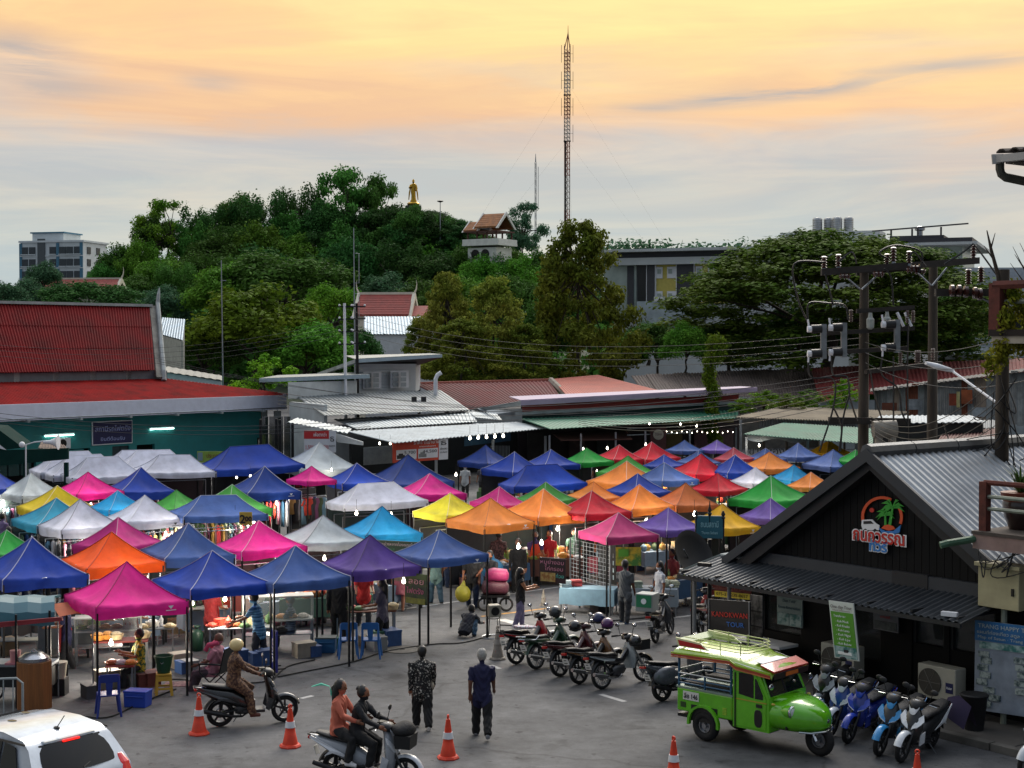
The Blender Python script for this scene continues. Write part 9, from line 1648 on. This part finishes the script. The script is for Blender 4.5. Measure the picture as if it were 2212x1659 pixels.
def extras():
 t = thing('folding_chair', 'black folding camp chair of the old man', 'chair', at(466, 1492), R(165)); m = MB(); K = mat('#121316', .8, 0, .2)
 m.loft([[(.22, -.25, .42), (.22, .25, .42)], [(-.18, -.25, .38), (-.18, .25, .38)]], False, False); m.build('seat', K, t, fix=False); m = MB(); m.loft([[(-.2, -.26, .40), (-.2, .26, .40)], [(-.34, -.26, .95), (-.34, .26, .95)]], False, False); m.build('back', K, t, fix=False)
 for s in (-1, 1):
  MB().tube([(.25, s * .27, 0), (-.22, s * .27, .45), (-.34, s * .27, .95)], .014, 6).build('frame_tube', DARKM, t); MB().tube([(-.28, s * .27, 0), (.24, s * .27, .43), (.24, s * .27, .6)], .014, 6).build('frame_tube', DARKM, t); MB().box((.0, s * .29, .62), (.5, .05, .03)).build('arm_rest', K, t)
 MB().tube([(.25, -.27, .02), (.25, .27, .02)], .012, 6).build('cross_tube', DARKM, t)
 tw = thing('pink_towel', 'pink towel round the old man\'s neck', 'towel', at(462, 1492) + Vector((0, 0, .98)), R(165)); MB().tube([(.12, .13, -.10), (.05, .15, .02), (-.12, .08, .06), (-.12, -.08, .06), (.05, -.15, .02), (.12, -.13, -.10)], .05, 8).build('cloth', mat('#b0405e', .9, 0, .15), tw, smooth=50)
 s = thing('wire_stand', 'black wire stand with ring foot carrying a grey loudspeaker', 'stand', at(1066, 1377)); m = MB()
 for a in range(4): x, y = .18 * math.cos(a * 1.57 + .6), .18 * math.sin(a * 1.57 + .6); MB().tube([(x * 1.2, y * 1.2, 0), (x, y, .5)], .012, 6).build('leg', BLACK, s)
 for z, r_ in ((.02, .30), (.5, .19)): tor(MB(), (0, 0, 0), r_, .012, .012, 20, 5).build('ring', BLACK if z > .1 else STEEL, s, loc=(0, 0, z)).rotation_euler = (R(90), 0, 0)
 sp_ = thing('loudspeaker', 'grey box loudspeaker on the wire stand', 'loudspeaker', at(1066, 1377) + Vector((0, 0, .53)), R(20)); MB().box((0, 0, .15), (.32, .28, .3)).build('case', mat('#8a8678', .6, 0, .2), sp_, bevel=.02); MB().lathe([(.11, -.15), (.11, -.14)], (0, 0, .15), 16, 'y').build('grille', DARKM, sp_)
 for k, (x, z, c, lab, r_) in enumerate(((1070, .62, '#3c0e20', 'dark maroon sack at the bottom of the load', (.36, .30, .19)), (1076, .96, '#7c1448', 'bright magenta sack on top of the load', (.31, .27, .17)))):
  g = thing('sack', lab, 'sack', at(1070, 1318) + Vector((.05 * k, 0, z)), 0); m = MB().sec([(-r_[0], 0, -.03, r_[1] * .5, r_[2] * .6), (-r_[0] * .85, 0, 0, r_[1] * .9, r_[2]), (-.1, 0, .03, r_[1], r_[2] * 1.1), (r_[0] * .8, 0, 0, r_[1] * .9, r_[2] * .95), (r_[0], 0, -.03, r_[1] * .5, r_[2] * .5)], 18, 3)
  m.v = [(x_ * (1 + .06 * math.sin(9 * y_ + 5 * z_)), y_, z_ * (1 + .05 * math.sin(8 * x_))) for x_, y_, z_ in m.v]; m.build('fabric', mat(c, .6, 0, .15, 3, .4), g, smooth=60); MB().tube([(-.08, -.05, r_[2] * .95), (0, -.05, r_[2] * 1.1), (.08, -.05, r_[2] * .95)], .018, 6).build('knot', mat(c, .6), g)
 tr = thing('hand_trolley', 'flat trolley under the load of sacks', 'trolley', at(1070, 1318)); MB().box((0, 0, .42), (.8, .55, .06)).build('deck', DARKM, tr)
 for sx_ in (-1, 1): tor(m := MB(), (sx_ * .3, -.2, .2), .2, .03, .03, 16, 6); m.build('wheel', RUBBER, tr); MB().box((sx_ * .3, 0, .3), (.05, .5, .2)).build('bracket', DARKM, tr)
 y = thing('yellow_bag', 'knotted yellow plastic bag held at the walker\'s side', 'bag', at(1000, 1315) + Vector((0, 0, .42))); m = MB().ell((0, 0, 0), (.22, .19, .24), 16, 10); m.tube([(0, 0, .2), (.03, 0, .36)], [.09, .02], 8); m.build('body', mat('#b0a83a', .45, 0, .15, 4, .4, trans=.3), y, smooth=60)
 bb = thing('blue_bag', 'pale blue translucent bag behind the walkers', 'bag', at(1062, 1290) + Vector((0, .3, .8))); m = MB().ell((0, 0, 0), (.34, .26, .30), 16, 10); m.tube([(0, 0, .25), (.05, 0, .4)], [.1, .02], 8); m.build('body', mat('#3f86b0', .4, 0, .2, 4, .4, trans=.3), bb, smooth=60)
 wb = thing('white_bag', 'small white plastic bag on the road by the woman in mauve', 'bag', at(828, 1400)); MB().ell((0, 0, .13), (.12, .1, .14), 12, 8).build('body', mat('#b4b6ba', .5, 0, .15, trans=.3), wb, smooth=60); MB().tube([(0, 0, .24), (.02, 0, .34)], [.05, .01], 6).build('knot', mat('#b4b6ba', .5), wb)
 gb = thing('black_cloth', 'black jacket heaped over the silver scooter basket', 'cloth', RIDE2.location + Vector((math.cos(RIDE2.rotation_euler.z) * 1.18, math.sin(RIDE2.rotation_euler.z) * 1.18, .98)), RIDE2.rotation_euler.z); m = MB().ell((0, 0, 0), (.20, .22, .13), 16, 10); m.v = [(a * (1 + .12 * math.sin(14 * b_)), b_ * (1 + .1 * math.sin(11 * a)), c * (1 + .2 * math.sin(13 * a + 9 * b_))) for a, b_, c in m.v]; m.build('fabric', mat('#0e0f12', .75, 0, .2, 6, .5), gb, smooth=60)
 mt = thing('ground_mat', 'patterned pink mat on the road behind the yellow stool', 'mat', at(392, 1478), R(10)); MB().box((0, 0, .006), (.7, .5, .012)).build('sheet', mat('#8a6a68', .9, 0, .5, 12, col2='#5a3a40'), mt)
 bs = thing('laundry_basket', 'black perforated basket on the pavement by the map board', 'basket', HW(8.6, -1.2, .12)); MB().lathe([(.17, 0), (.24, .62), (.26, .64), (.22, .62)], n=20).build('body', mat('#0d0d0f', .7), bs, smooth=40); MB().lathe([(.255, .62), (.27, .66), (.24, .68)], n=20).build('rim', mat('#0d0d0f', .6), bs)
 cg = thing('gas_cylinder', 'dark green gas cylinder beside the salad table', 'gas cylinder', at(425, 1405)); MB().lathe([(.14, 0), (.16, .04), (.16, .42), (.10, .5), (.04, .52), (.04, .58), (0, .58)], n=18).build('body', mat('#143a28', .5, 0, .2), cg, smooth=40); tor(MB(), (0, 0, 0), .1, .02, .015, 14, 5).build('collar', mat('#143a28', .5), cg, loc=(0, 0, .58)).rotation_euler = (R(90), 0, 0)
extras()
finish_texts()
